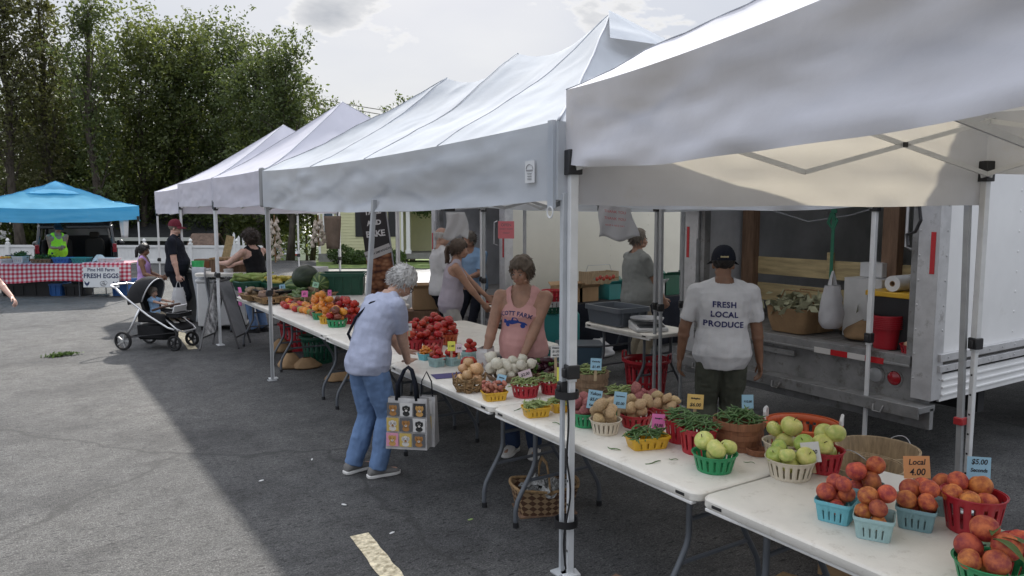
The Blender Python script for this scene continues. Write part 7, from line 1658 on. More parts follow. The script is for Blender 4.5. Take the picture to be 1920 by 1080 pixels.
q = MB(); q.rings([[(x, y + .34, z) for x, y in rrect(.40, .26, .06, 4)] for z in (.545, .60)]); q.rings([[(x, y + .34, z) for x, y in rrect(.41, .27, .06, 4)] for z in (.60, .615)]); obj('tray', q, M_sc, st)
q = MB(); q.rings([[(x * s, y * s + .34, .6165) for x, y in rrect(.40, .26, .06, 4)] for s in (1.0, .93)], cap=False); obj('tray_edge', q, M_sf, st)
kid = person('toddler in a blue top sitting inside the stroller', s_loc + Vector((0, 0, 0)), s_face, H=.86, head=(-10, 8), headscale=1.35, skin=SK_fair, pelvis=(0, -.10, .575), lean=-8, hands=[(-.10, .20, .76), (.10, .20, .74)], feet=[(-.09, .33, .44, 0), (.09, .33, .44, 0)], grip=(.9, .9), hair=dict(style='short', th=.008), hairm_=H_mid, top=dict(kind='tee', m=M_bluet, sleeve=.6, inf=.012), bottom=dict(m=M_khaki), shoe=(M_shoe_w, M_sole), voxel=.0075)
for o_ in (st, kid['root']): o_.scale = (.88,) * 3
# board book on the tray
bk = thing('open_book', 'red and white picture book lying on the stroller tray', 'book', s_loc + Matrix.Rotation(-R_(s_face), 3, 'Z') @ Vector((.0, .36 * .88, .622 * .88)), -R_(s_face))
q = MB(); q.box((0, 0, .05), (.30, .015, .10), M=Matrix.Rotation(R_(-20), 3, 'X')); obj('pages', q, M_paper, bk); q = MB(); q.box((.09, -.010, .05), (.08, .004, .07), M=Matrix.Rotation(R_(-20), 3, 'X')); obj('picture', q, P_red, bk)
def sack(label, c, w, d, h, m, handles=True, name='plastic_bag', seed=0, parent=None):
    r = thing(name, label, 'bag', c); q = MB()
    def fn(u, v):
        a = 2 * math.pi * u; z = -h * v; e = ((.60 if handles else .28) + (.40 if handles else .72) * math.sin(min(1, v * 1.15) * math.pi / 2)) * (1 if v < .9 else 1 - (v - .9) * 3.5)
        k = 1 + wob((math.cos(a) * 2, math.sin(a) * 2, z * 9), 1.6, .22, seed); return (w / 2 * e * k * math.cos(a), d / 2 * e * k * math.sin(a), z)
    q.grid(fn, 22, 14); obj('sack', q, m, r, smooth=180)
    if handles:
        for s in (-1, 1):
            q = MB(); q.tube([(s * w * .14, 0, 0), (s * w * .10, .0, .06), (0, 0, .12)], [.022, .014, .010], 6, flat=.4); obj('handle', q, m, r)
    return r
M_film = mat('white_plastic_film', (.62, .62, .64), .4, transl=.25, var=.04)
hw = p9['root'].matrix_basis @ p9['W'][1]; c = Vector(p9['root'].location) + Matrix.Rotation(-R_(112), 3, 'Z') @ p9['W'][1]
sack('white plastic carrier bag hanging from the hand of the man in the maroon cap', c + Vector((0, 0, -.22)), .26, .16, .46, M_film, seed=3)
# weed in the asphalt crack
w_ = thing('weed', 'tuft of grass growing in an asphalt crack in the open lot', 'weed', onz(113, 668)); rs = np.random.RandomState(3); ce = rs.normal(size=(150, 3)) * np.array([.10, .03, .010]) + np.array([0, 0, .025]); ce[:, 2] = abs(ce[:, 2]); obj('blades', leaf_mesh('blades', ce, .03, rs, M_leaf4), parent=w_)
# ================================================================== FAR STALLS UNDER THE POINTED CANOPIES
def dz(px, y, d): c = at(px, d); c.z = zat(y, d); return c
CY = -R_(CAM_YAW)
fz = thing('chest_freezer', 'white chest freezer behind the folding sign board', 'freezer', at(412, 12.6), CY + .25)
q = MB(); q.box((0, .3, .44), (.78, .60, .74)); obj('cabinet', q, P_white, fz, bevel=.02); q = MB(); q.box((0, .3, .845), (.82, .64, .06)); obj('lid', q, P_white, fz, bevel=.02); q = MB(); q.box((.40, .2, .30), (.006, .26, .30))
for k in range(6): q.box((.405, .2, .19 + .045 * k), (.006, .24, .02))
obj('vent_grille', q, M_grey_d, fz)
for x in (-.33, .33):
    q = MB(); q.box((x, .1, .04), (.05, .05, .07)); obj('foot', q, M_blk, fz)
ftable('table with a white top behind the folding sign board', *at(384, 12.95).xy, .85, .5, rz=CY - R_(90), h=.98, group='stall tables under the pointed canopies')
c = dz(427, 528, 12.6)
jg = thing('round_tub', 'white plastic tub with a dark label on the stall table', 'tub', c, CY); q = MB(); q.lathe([(0, 0), (.085, 0), (.092, .02), (.092, .15), (.07, .175), (.07, .2), (.0, .2)], 20); obj('tub', q, P_white, jg); q = MB(); q.lathe([(.074, .185), (.078, .185), (.078, .215), (0, .217)], 20); obj('lid', q, P_white, jg); lettering('Diz', .09, M_ink, jg, (0, -.0945, .085), bold=.004)
q = MB(); q.lathe([(0, 0), (.09, 0), (.11, .17), (.105, .17), (.085, .01)], 20); tag(obj('green_tub', q, plastic('bright_green', (.06, .50, .16)), loc=dz(370, 507, 13.4)), 'bright green tub on the far stall counter', 'tub')
cr = thing('wooden_box', 'dark stained wooden box on the far stall counter', 'box', dz(383, 498, 14.4), CY); q = MB(); q.box((0, 0, 0), (.34, .2, .26)); obj('case', q, M_post, cr, bevel=.01); q = MB(); q.box((0, -.105, 0), (.26, .01, .18)); obj('door', q, mat('orange_wood', (.22, .08, .03), .6), cr)
wc = thing('wicker_hamper', 'brown wicker hamper wall in front of the woman in the black tank top', 'hamper', at(440, 12.9, zat(522, 12.9)), CY); q = MB(); q.box((0, 0, .17), (.72, .30, .34))
for k in range(24): q.box((-.345 + .03 * k, -.155, .17), (.012, .012, .34))
obj('weave', q, M_post, wc); q = MB(); q.box((0, 0, .35), (.76, .34, .03)); obj('rim', q, M_wick, wc)
q = MB(); q.box((0, 0, 0), (.13, .02, .46), M=Matrix.Rotation(R_(14), 3, 'Y')); tag(obj('wooden_board', q, M_pine, loc=dz(427, 466, 13.2), rz=CY + .4), 'upright light wooden board leaning on the stall counter', 'board')
ct = thing('stall_counter', 'dark stall counter beside the man in the maroon cap', 'counter', at(376, 13.6), CY); q = MB(); q.box((.12, .2, .46), (.85, .5, .90)); obj('base', q, M_grey_d, ct); q = MB(); q.box((.12, .2, .93), (.95, .56, .04)); obj('top', q, M_steel, ct, bevel=.005)
for k, (px, m) in enumerate(((362, M_corn), (392, M_corn))):
    rs = np.random.RandomState(30 + k); ce = rs.normal(size=(160, 3)) * np.array([.10, .06, .04]); t_ = thing('plant', ('bunch of pale stems on the far stall counter, left', 'bunch of leafy stems on the far stall counter, right')[k], 'plant', dz(px, 515, 13.7)); obj('leaves', leaf_mesh('leaves', ce, .035, rs, M_leaf4), parent=t_)
# translucent roll-down panel leaning at the counter
q = MB(); q.grid(lambda u, v: ((u - .5) * .50, .12 * math.sin(u * 3.1) + .03 * math.sin(v * 5), .95 * v), 14, 8); tag(obj('plastic_sheet', q, mat('cloudy_plastic', (.36, .38, .41), .3, var=.2, vscale=3), loc=at(372, 12.55, .12), rz=CY - .8, solid=.004), 'cloudy grey plastic sheet bulging in front of the counter', 'panel')
# folding sign board
M_poster = mat('poster_print', (.42, .42, .43), .6, var=.55, vscale=9, col2=(.66, .66, .66)); M_chalk = mat('slate_grey', (.16, .165, .175), .7, var=.1)
sb_ = thing('sandwich_board', 'black framed folding sign board with a printed face', 'sign board', onz(405, 655), 0); b0 = onz(376, 660); b1 = onz(449, 655)
apx = at(403, 11.55, zat(528, 11.55)); o_ = Vector(sb_.location)
def panel(parent, bl, wdir, top, m, nm):
    bl, top = Vector(bl) - o_, Vector(top) - o_; w_ = Vector(wdir); p_ = obj(nm, MB().quadpts(bl, bl + w_, top + w_, top), m, parent, solid=.008, smooth=0); u_ = (top - bl).normalized(); q = MB()
    for a, b in ((bl, top), (bl + w_, top + w_)): q.bar(a - u_ * .22, b + u_ * .05, .022, .022)
    q.bar(bl, bl + w_, .022, .022); q.bar(top, top + w_, .022, .022); obj('frame', q, M_blk, p_); return p_, bl, u_, w_
wd_ = Vector((.26, .42, 0))
p1, bl, u_, w_ = panel(sb_, b0 + Vector((.03, 0, .2)), wd_, apx - wd_ * .2, M_poster, 'front_panel')
for k in range(6):
    q = MB(); a = bl + u_ * (.10 + .14 * k) + w_ * .12; n_ = w_.cross(u_).normalized() * -.007; q.quadpts(*[x + (n_ if n_.dot(Vector((-.5, -.8, 0))) > 0 else -n_) for x in (a, a + w_ * (.6 + .1 * (k % 2)), a + w_ * (.6 + .1 * (k % 2)) + u_ * .06, a + u_ * .06)]); obj('printed_line', q, M_inkg if k % 2 else M_ink, p1, smooth=0)
panel(sb_, b1 + Vector((0, 0, .2)) - wd_ * .3, wd_, apx - wd_ * .2 + Vector((.06, -.02, 0)), M_chalk, 'back_panel')
# feather banner
M_ban = mat('banner_charcoal', (.035, .032, .034), .8); M_band = mat('banner_grey_band', (.52, .51, .50), .8)
def bread():
    m = bpy.data.materials.new('pastry_print'); m.use_nodes = True; t = m.node_tree; b = t.nodes['Principled BSDF']; b.inputs['Roughness'].default_value = .8
    tc_ = t.nodes.new('ShaderNodeTexCoord'); mp = t.nodes.new('ShaderNodeMapping'); mp.inputs['Scale'].default_value = (8, 1, 13); mp.inputs['Rotation'].default_value = (0, R_(25), 0); v = t.nodes.new('ShaderNodeTexVoronoi'); v.inputs['Scale'].default_value = 1.2; t.links.new(tc_.outputs['Object'], mp.inputs[0]); t.links.new(mp.outputs[0], v.inputs['Vector'])
    r = t.nodes.new('ShaderNodeValToRGB'); r.color_ramp.elements[0].color = (.42, .24, .13, 1); r.color_ramp.elements[1].color = (.06, .02, .012, 1); r.color_ramp.elements[1].position = .8; e = r.color_ramp.elements.new(.4); e.color = (.27, .11, .05, 1); t.links.new(v.outputs['Distance'], r.inputs[0]); t.links.new(r.outputs[0], b.inputs['Base Color']); return m
bn = thing('feather_banner', 'tall dark banner reading And Bake with a pastry picture, behind the shopper', 'banner', at(728, 12.2, 0), CY); bn.rotation_euler = (0, R_(-7), CY)
q = MB(); q.box((0, 0, 1.4), (.42, .004, 2.2)); obj('cloth', q, M_ban, bn); q = MB(); q.box((.0, -.004, .92), (.42, .004, .80)); obj('picture', q, bread(), bn); q = MB(); q.box((0, -.006, 1.36), (.44, .004, .15), M=Matrix.Rotation(R_(-14), 3, 'Y')); obj('band', q, M_band, bn); q = MB(); q.box((0, -.006, .44), (.44, .004, .14), M=Matrix.Rotation(R_(-14), 3, 'Y')); obj('band', q, M_band, bn)
lettering('TAKE', .12, M_paper, bn, (0, -.004, 2.02), bold=.004, space=.9); lettering('AND', .11, M_paper, bn, (0, -.004, 1.84), bold=.004, space=.9); lettering('BAKE', .14, M_paper, bn, (0, -.004, 1.66), bold=.004, space=.9); lettering('FROZEN EMPANADAS', .047, M_ink, bn, (0, -.009, 1.36), rot=(R_(90), R_(-14), 0), bold=.001); lettering('MEALS', .09, M_ink, bn, (0, -.009, .44), rot=(R_(90), R_(-14), 0), bold=.002)
q = MB(); q.tube([(.22, .01, 0), (.22, .01, 2.6)], .012, 6); obj('pole', q, M_steel, bn); q = MB(); q.tube([(-.3, .01, .01), (.5, .01, .01)], .014, 6); q.tube([(.22, -.35, .01), (.22, .35, .01)], .014, 6); obj('foot', q, M_blk, bn)
# hung things
M_garl = fmat('garlic_skin', (.50, .44, .36), (.60, .55, .47), .6, 3, .15, .01)
for px, y0, y1, d, lab in ((516, 415, 492, 11.6, 'braid of pale garlic hanging beside the tent poles'), (598, 415, 462, 11.6, 'braid of pale garlic hanging by the yellow house')):
    g_ = thing('garlic_braid', lab, 'garlic braid', dz(px, y0, d), 0, 'hanging garlic braids'); ln_ = dz(px, y0, d).z - dz(px, y1, d).z; rd = random.Random(px); q = MB(); q.tube([(0, 0, .1), (0, 0, -ln_)], .012, 5); obj('braid', q, M_wick, g_)
    for k in range(26):
        q = MB(); t = k / 26; a = k * 2.4; c_ = (.07 * math.cos(a) * (.6 + t), .07 * math.sin(a) * (.6 + t), -ln_ * t); q.lathe([(0, -.032), (.03, -.022), (.036, -.002), (.022, .022), (.006, .045), (.004, .07)], 9, c_); obj('garlic_bulb', q, M_garl, g_)
q = MB(); q.grid(lambda u, v: ((u - .5) * .26 * (1 - .25 * v * (1 if .3 < v else .6)), .03 * math.sin(u * 6), -.50 * v), 8, 10); tag(obj('hanging_shirt', q, mat('tan_cloth', (.22, .17, .13), .9, var=.2, vscale=5), loc=dz(625, 405, 11.4), rz=CY, solid=.02), 'brown paper sack hanging from the canopy edge near the yellow house', 'sack')
for px, y0, d, w, h, lab, se in ((1156, 380, 5.6, .28, .27, 'white bag with red print hanging under the canopy over the scale table', 4), (855, 398, 8.6, .27, .30, 'cloudy white bag hanging above the ponytail woman', 6)):
    r = thing('hanging_bag', lab, 'bag', dz(px, y0, d), CY + .1, 'bags hanging under the canopy'); q = MB()
    q.grid(lambda u, v: ((u - .5) * w * (.8 + .3 * v) + .02 * math.sin(v * 4 + se), .05 * math.sin(u * 3.14) * v + .012 * math.sin(u * 11 + v * 6), -h * v * (1 + .08 * math.sin(u * 7 + se))), 14, 10); obj('sack', q, M_film, r, solid=.003)
    if se == 4:
        for k in range(3): lettering(('THANK YOU', 'THANK YOU', 'HAVE A NICE DAY')[k], .028 if k < 2 else .018, mat('red_print', (.55, .10, .10), .8), r, (-.03, -.062, -.07 - .05 * k), rot=(R_(90), R_(6), 0))
pn = thing('pink_sign', 'pink price sheet pinned to the rear truck post', 'sign', dz(949, 431, 9.3), CY); q = MB(); q.box((0, 0, 0), (.20, .004, .215)); obj('sheet', q, mat('coral_pink_paper', (.66, .19, .22), .85), pn)
for k, (s, w) in enumerate((('OPEN', .05), ('SWEET CORN', .026), ('TODAY', .026))): lettering(s, w, M_inkg, pn, (0, -.003, .06 - .05 * k), extrude=.0002)
# ================================================================== AROUND THE TRUCKS
def bbox(label, c, w, d, h, m, rz=CY, name='cardboard_box', group=None, lid=None, cat='box'):
    r = thing(name, label, cat, c, rz, group); q = MB(); t = .006
    q.rings([[(x, y, 0) for x, y in rrect(w, d, .004, 1)], [(x, y, h) for x, y in rrect(w, d, .004, 1)], [(x, y, h) for x, y in rrect(w - t * 2, d - t * 2, .003, 1)], [(x, y, .01) for x, y in rrect(w - t * 2, d - t * 2, .003, 1)]]); obj('carton', q, m, r, smooth=0)
    for s in (-1, 1):
        q = MB(); q.quadpts((-w / 2, s * d / 2, h), (w / 2, s * d / 2, h), (w / 2, s * (d / 2 + (.06 if lid is None else -d * .49)), h + (.05 if lid is None else .004)), (-w / 2, s * (d / 2 + (.06 if lid is None else -d * .49)), h + (.05 if lid is None else .004))); obj('flap', q, m, r, solid=.004, smooth=0)
    return r
dt = thing('display_table', 'long dark cloth covered table along the cream truck side', 'table', (5.9, 8.05, 0)); q = MB(); q.box((1.35, .35, .74), (2.7, .72, .035)); obj('tabletop', q, M_dark, dt)
q = MB(); q.grid(lambda u, v: (2.7 * u, -.015 - .02 * math.sin(u * 40) * v, .745 - .70 * v), 60, 6); obj('skirt', q, M_navy, dt, solid=.004)
for px, y, w, h, m, lab in ((1062, 568, .26, .22, M_card, 'tan cardboard box at the left of the dark table'), (1092, 572, .26, .20, M_card, 'tan cardboard box beside the decorated crate'), (1145, 572, .24, .22, P_teal, 'teal bin on the dark table under the rivets'), (1165, 570, .22, .24, P_dgreen, 'dark green bin on the dark table near the older man'), (1246, 570, .24, .30, P_dgreen, 'green bin right of the older man'), (1222, 572, .22, .2, P_white, 'white tub beside the older man')):
    c = onX(px, y, 6.0); d_ = 8.3 / c.y; c = Vector((c.x * d_, 8.3, .76)); bbox(lab, c, w * 1.3, .3, h, m, 0, 'storage_box', 'boxes on the dark table')
c = onX(1120, 548, 6.0); d_ = 8.45 / c.y; ac = thing('apple_crate', 'white wooden crate printed with red apples and a wire handle', 'crate', (c.x * d_, 8.42, .97), 0); q = MB()
for z in (.04, .13): q.box((0, -.14, z), (.50, .012, .08)); q.box((0, .14, z), (.50, .012, .08))
for s in (-1, 1): q.box((s * .25, 0, .09), (.015, .28, .18))
q.box((0, 0, .005), (.5, .28, .01)); obj('slats', q, M_baskl, ac); q = MB()
for k in range(6): q.ball((-.15 + .06 * k, -.148, .085 + .02 * (k % 2)), (.032, .003, .032), 10, 6)
obj('apple_print', q, F_tom, ac); q = MB(); q.tube([(-.24, 0, .17), (-.2, 0, .27), (.2, 0, .27), (.24, 0, .17)], .005, 5); obj('wire_handle', q, M_steel, ac)
p = Vector((onX(1190, 575, 6).x, 0, 0)); c = onz(1155, 612, .765); tb = open_crate('large grey plastic tub on the scale table', Vector((5.42, 6.33, .77)), .42, .58, .20, P_gray, 0, None, 4)
sc_ = thing('weighing_scale', 'white digital weighing scale with a steel pan on the small table', 'scale', (5.40, 5.80, .765), CY + .15)
q = MB(); q.rings([[(-.17, -.15, 0), (.17, -.15, 0), (.17, .16, 0), (-.17, .16, 0)], [(-.17, -.15, .035), (.17, -.15, .035), (.17, .16, .09), (-.17, .16, .09)]]); obj('housing', q, P_white, sc_, bevel=.008); q = MB(); q.box((0, -.085, .055), (.28, .09, .004), M=Matrix.Rotation(R_(10), 3, 'X')); obj('display', q, M_grey_d, sc_)
q = MB(); q.lathe([(0, .105), (.17, .105), (.18, .125), (.176, .125), (.165, .11), (0, .11)], 24, (0, .05, 0)); obj('pan', q, M_steel, sc_)
def tub_basket(label, p, rt, rb, h, m, handles=None, name='bushel_tub', group='plastic bushel tubs'):
    r = thing(name, label, 'basket', p, 0, group); q = MB(); N_ = 60; zs = [0, .12 * h, .40 * h, .46 * h, .78 * h, .84 * h, h * .96, h]; rr = [rb + (rt - rb) * z / h for z in zs]; rr[-1] += .014
    ks = [q.addv([(r_ * math.cos(2 * math.pi * j / N_), r_ * math.sin(2 * math.pi * j / N_), z) for j in range(N_)]) for r_, z in zip(rr, zs)]
    for i in range(7):
        for j in range(N_):
            if i in (1, 3) and j % 3 == 0 or i == 4 and j % 2 == 0: continue
            a, b = ks[i], ks[i + 1]; q.face(a + j, a + (j + 1) % N_, b + (j + 1) % N_, b + j)
    q.face(*[ks[0] + j for j in reversed(range(N_))]); obj('shell', q, m, r, solid=.005, smooth=50)
    q = MB(); q.lathe([(rt + .004, h - .03), (rt + .026, h - .026), (rt + .026, h), (rt + .004, h + .004)], 48, closed=True); obj('rim', q, m, r)
    for s in (-1, 1):
        q = MB(); a0 = R_(-60) + (0 if s > 0 else math.pi); q.tube([((rt + .018) * math.cos(a0 + t), (rt + .018) * math.sin(a0 + t), h + z) for t, z in ((-.22, -.01), (-.22, .05), (-.16, .065), (.16, .065), (.22, .05), (.22, -.01))], .011, 6); obj('handle', q, handles or m, r)
    return r
p = onz(1505, 792, .66); tub_basket('orange plastic bushel basket with white handles, top of its stack', Vector((p.x, p.y, .38)), .215, .17, .28, P_oran, P_white); tub_basket('orange plastic bushel basket under the one with white handles', Vector((p.x, p.y, 0)), .215, .17, .38, P_oran)
p = onz(1645, 838, .62); bushel('empty pale wooden bushel basket stacked behind the peach table', Vector((p.x, p.y, .36)), .225, .18, .26, M_baskl, 'pale wooden bushel baskets'); bushel('pale wooden bushel basket at the bottom behind the peach table', Vector((p.x, p.y, 0)), .225, .18, .33, M_baskl, 'pale wooden bushel baskets')
p = onz(1628, 868, .62); bushel('empty pale wooden bushel basket nearest to the peach table', Vector((p.x - .04, p.y - .0, .42)), .20, .16, .20, M_baskl, 'pale wooden bushel baskets', handles=False); bbox('cardboard box propping the nearest empty bushel basket', Vector((p.x - .04, p.y, 0)), .34, .34, .40, M_card, .3, lid=1)
p = onz(1212, 672, .42); tub_basket('tall red plastic bushel basket beside the scale table legs', Vector((p.x, p.y, 0)), .24, .19, .42, P_red)
p = onz(690, 625, .3)
tub_basket('red plastic bushel basket under the far tables', onz(557, 655), .24, .19, .40, P_red); tub_basket('dark green plastic bushel basket under the far tables, in front', onz(598, 678), .23, .18, .36, P_dgreen); tub_basket('dark green plastic bushel basket under the far tables, behind', onz(618, 650), .23, .18, .36, P_dgreen)
for px, y, w, h, lab in ((528, 660, .3, .2, 'brown paper sack on the ground under the gourd table'), (545, 690, .3, .2, 'crumpled brown paper sack under the far table legs'), (575, 690, .36, .14, 'torn cardboard flat beside the red basket')):
    sack(lab, onz(px, y) + Vector((0, 0, h)), w, .25, h, M_brownbag, False, 'paper_sack', px)
# boxes by the ponytail woman
bbox('tan cardboard box on the ground beside the ponytail woman', at(795, 10.6, zat(578, 10.6)), .34, .3, .30, M_card, CY + .2); bbox('dark wooden box under the tan cardboard box', at(795, 10.6, zat(606, 10.6)), .5, .4, .2, M_post, CY + .2, lid=1)
w = MB(); w.box((0, 0, .18), (.7, .5, .36)); tag(obj('low_crate', w, M_dark, loc=at(800, 10.6, 0), rz=CY + .2), 'dark low crate under the boxes by the ponytail woman', 'crate')
for k, (px, m) in enumerate(((1040, P_dgreen), (1048, P_red))): p = at(px, 8.9, .75); p.z = .76
for k in range(4):
    c = at(1036, 9.6, .70 + .07 * k); tag(obj('stacked_tub', slat_mesh(.14, .11, .09, (P_dgreen, P_white, P_red, P_red)[k], 14), loc=c, solid=.003), ('green tub at the bottom of the nested stack behind the pink top', 'white tub in the nested stack behind the pink top', 'lower red tub in the nested stack behind the pink top', 'topmost red tub of the nested stack behind the pink top')[k], 'tub', 'nested tubs')
q = MB(); q.box((0, 0, 0), (.5, .36, .7)); tag(obj('teal_bin', q, P_teal, loc=at(1050, 9.7, .35), rz=CY, bevel=.02), 'tall teal bin holding the nested tubs', 'bin')
bb = thing('storage_tote', 'blue grey storage tote on the ground behind the pink top', 'tote', onz(1085, 700), CY); q = MB(); q.rings([[(x, y, 0) for x, y in rrect(.5, .36, .05)], [(x * 1.12, y * 1.12, .36) for x, y in rrect(.5, .36, .05)]]); obj('tub', q, mat('blue_grey_plastic', (.07, .12, .17), .5), bb); q = MB(); q.rings([[(x * 1.15, y * 1.15, z) for x, y in rrect(.5, .36, .05)] for z in (.36, .39)]); obj('lid', q, P_gray, bb, bevel=.008)
sack('crumpled clear plastic bag on the ground beside the tote', onz(1120, 668) + Vector((0, 0, .26)), .5, .4, .26, M_film, False, 'plastic_bag', 8)
# inside the near truck
def inT(px, y, X=None, z=.94):
    return onX(px, y, X) if X else onz(px, y, z)
q = MB(); c = onX(1564, 395, 5.62)
q.tube([(0, 0, .25), (0, 0, -.02)], .03, 6, flat=.3); q.tube([(.0, .02, -.02), (0, .05, -.10), (0, .0, -.16), (0, -.03, -.08), (0, 0, -.02), (0, .005, -.62)], .017, 6, flat=.35); tag(obj('ratchet_strap', q, mat('green_webbing', (.03, .17, .10), .7), loc=c), 'green webbing strap hanging in the open truck', 'strap')
sack('thin white carrier bag hanging from the green strap in the truck', onX(1561, 535, 5.60) + Vector((0, 0, .0)), .25, .16, .36, M_film, True, 'plastic_bag', 12)
for px, y, w, lab in ((1458, 625, .42, 'brown paper lined hamper of greens on the truck bed, left'), (1520, 618, .40, 'brown paper lined hamper of greens on the truck bed, right')):
    c = onz(px, y, .94); c.x = max(c.x, 5.7); r = thing('paper_hamper', lab, 'hamper', c, 0, 'paper lined hampers'); q = MB(); q.rings([[(x * (s + wob((x, y_, z), 9, .08)), y_ * s, z) for x, y_ in rrect(w * .8, w, .06, 4)] for z, s in ((0, .8), (.12, .95), (.22, 1.0), (.22, .92), (.05, .8))]); obj('hamper', q, M_brownbag, r); rs = np.random.RandomState(int(px)); ce = rs.normal(size=(160, 3)) * np.array([.10, .14, .03]) + np.array([0, 0, .24]); obj('greens', leaf_mesh('greens', ce, .05, rs, mat('pale_husk', (.34, .34, .22), .7, var=.25)), parent=r); q = MB(); q.tube([(0, -w / 2, .2), (0, -w * .3, .36), (0, w * .3, .36), (0, w / 2, .2)], .008, 5); obj('handle', q, M_wick, r)
for px, y, w, h, lab, se in ((1615, 622, .52, .30, 'large crumpled brown paper sack on the truck bed', 3), (1600, 640, .40, .16, 'flattened brown paper sack under the large one', 5)):
    c = onz(px, y, .94); c.x = max(c.x, 5.85) ; sack(lab, c + Vector((0, 0, h)), w, .4, h, M_brownbag, False, 'paper_sack', se)
c = onz(1643, 655, .94); c.x = max(5.58, c.x)
q = MB(); q.lathe([(0, 0), (.085, 0), (.118, .25), (.125, .25), (.125, .262), (.113, .262), (.08, .01)], 28)
for k in range(7): q.lathe([(.118 + .0005 * k, .16 + .014 * k), (.125, .16 + .014 * k), (.125, .168 + .014 * k), (.119, .168 + .014 * k)], 28, closed=True)
tag(obj('bucket_stack', q, P_red, loc=c), 'stack of nested red buckets at the edge of the truck bed', 'buckets')
c = onz(1683, 668, .94); c.x = max(5.52, c.x); slat_basket('low red basket of eggs at the truck bed edge', c, .085, .07, .07, P_red, 14, None); heap('egg', [lump(lambda v: Vector((v.x, v.y, v.z * 1.25)), 14, 10).mesh('egg', mat('egg_shell', (.50, .33, .22), .5), 180)], c + Vector((0, 0, .03)), .08, .022, 9, 'brown egg in the low red basket', 'egg', 'eggs in the truck basket', 2)
bt = thing('storage_tote', 'black tote with a yellow lid standing in the truck', 'tote', onX(1700, 600, 5.72) * 1 , 0); bt.location = (5.78, onX(1698, 600, 5.78).y, .94); q = MB(); q.rings([[(x, y, 0) for x, y in rrect(.36, .42, .04)], [(x * 1.1, y * 1.1, .40) for x, y in rrect(.36, .42, .04)]]); obj('tub', q, M_blk, bt); q = MB(); q.rings([[(x * 1.15, y * 1.15, z) for x, y in rrect(.36, .42, .04)] for z in (.40, .44)]); obj('lid', q, P_yel, bt, bevel=.006)
pt_ = thing('paper_towel_roll', 'white paper towel roll lying on the yellow lid', 'paper roll', (5.74, onX(1690, 545, 5.74).y, 1.445), 0); Mx = Matrix.Rotation(R_(90), 3, 'Y'); q = MB(); q.lathe([(.022, -.13), (.062, -.13), (.062, .13), (.022, .13)], 24, closed=True, M=Mx); obj('roll', q, M_paper, pt_); q = MB(); q.lathe([(.018, -.131), (.022, -.131), (.022, .131), (.018, .131)], 18, closed=True, M=Mx); obj('tube', q, M_card, pt_)
bbox('small white box stacked on the tote in the truck', (6.05, onX(1640, 540, 6.05).y, 1.45), .14, .2, .12, P_white, 0, lid=1); bbox('white box at the back of the truck under the small one', (6.05, onX(1640, 540, 6.05).y, .94), .36, .34, .5, P_white, 0, lid=1)
q = MB(); q.tube([(0, 0, .36), (.02, -.03, .22), (.0, -.06, .10), (.01, -.02, .02), (.03, .05, .0), (.0, .02, -.08)], .012, 7); tag(obj('black_hose', q, M_blk, loc=onX(1709, 440, 5.15)), 'black hose loop hooked at the top of the tent pole by the truck', 'hose')
q = MB(); q.tube([(0, 0, 0), (.05, -.35, -.10), (.0, -.8, -.04), (.02, -1.0, .02)], .006, 5); tag(obj('rope', q, M_strap, loc=onX(1450, 395, 5.9)), 'thin rope slung across the inside of the truck', 'rope')
# ================================================================== UNDER THE FRONT TABLES
def splint(label, p, w, d, h, rz):
    r = thing('splint_basket', label, 'basket', p, rz)
    m = bpy.data.materials.get('splint_weave')
    if not m:
        m = bpy.data.materials.new('splint_weave'); m.use_nodes = True; t = m.node_tree; b = t.nodes['Principled BSDF']; b.inputs['Roughness'].default_value = .7; tc_ = t.nodes.new('ShaderNodeUVMap'); mp = t.nodes.new('ShaderNodeMapping'); mp.inputs['Rotation'].default_value = (0, 0, R_(45)); ck = t.nodes.new('ShaderNodeTexChecker'); ck.inputs['Scale'].default_value = 18; ck.inputs['Color1'].default_value = (.085, .038, .02, 1); ck.inputs['Color2'].default_value = (.30, .20, .11, 1); t.links.new(tc_.outputs[0], mp.inputs[0]); t.links.new(mp.outputs[0], ck.inputs[0]); t.links.new(ck.outputs[0], b.inputs['Base Color'])
    def fn(u, v):
        a = 2 * math.pi * u; c, s_ = math.cos(a), math.sin(a); e = .80 + .20 * v; sq = 1 / max(abs(c), abs(s_)) ** .55
        return (w / 2 * c * sq * e, d / 2 * s_ * sq * e, h * v + .03 * v * abs(c))
    o = uvgrid('weave', fn, lambda u, v: (u * 2, v * .36), 48, 10, m, r, solid=.008)
    q = MB(); q.box((0, 0, .006), (w * .85, d * .85, .01)); obj('bottom', q, M_post, r)
    q = MB(); q.tube([fn(k / 48, 1) for k in range(48)], .011, 6, closed=True); obj('rim', q, M_wick, r)
    q = MB(); q.tube([(0, -d / 2, h), (0, -d * .42, h + .10), (0, -d * .2, h + .17), (0, d * .2, h + .17), (0, d * .42, h + .10), (0, d / 2, h)], .016, 6, flat=.4); obj('handle', q, M_wick, r)
    for k in range(5):
        q = MB(); q.grid(lambda u, v: ((u - .5) * .24 + wob((u * 3, v * 3, k), 1, .08), (v - .5) * .20 + wob((u * 3, v, k + 5), 1, .08), h - .05 + .05 * k * .3 + wob((u * 6, v * 6, k * 2), 1, .08)), 10, 8)
        obj('newspaper', q, M_news, r, rz=k * 1.3, smooth=25)
    return r
M_news = mat('newsprint', (.15, .15, .145), .9, var=.5, vscale=60, col2=(.36, .36, .35))
splint('brown checkered splint basket of newspapers under the second table', onz(1020, 955), .46, .30, .17, -.35); splint('splint basket of newspapers under the peach table, cut by the lower edge', Vector((2.72, 1.95, 0)), .44, .32, .24, .3)
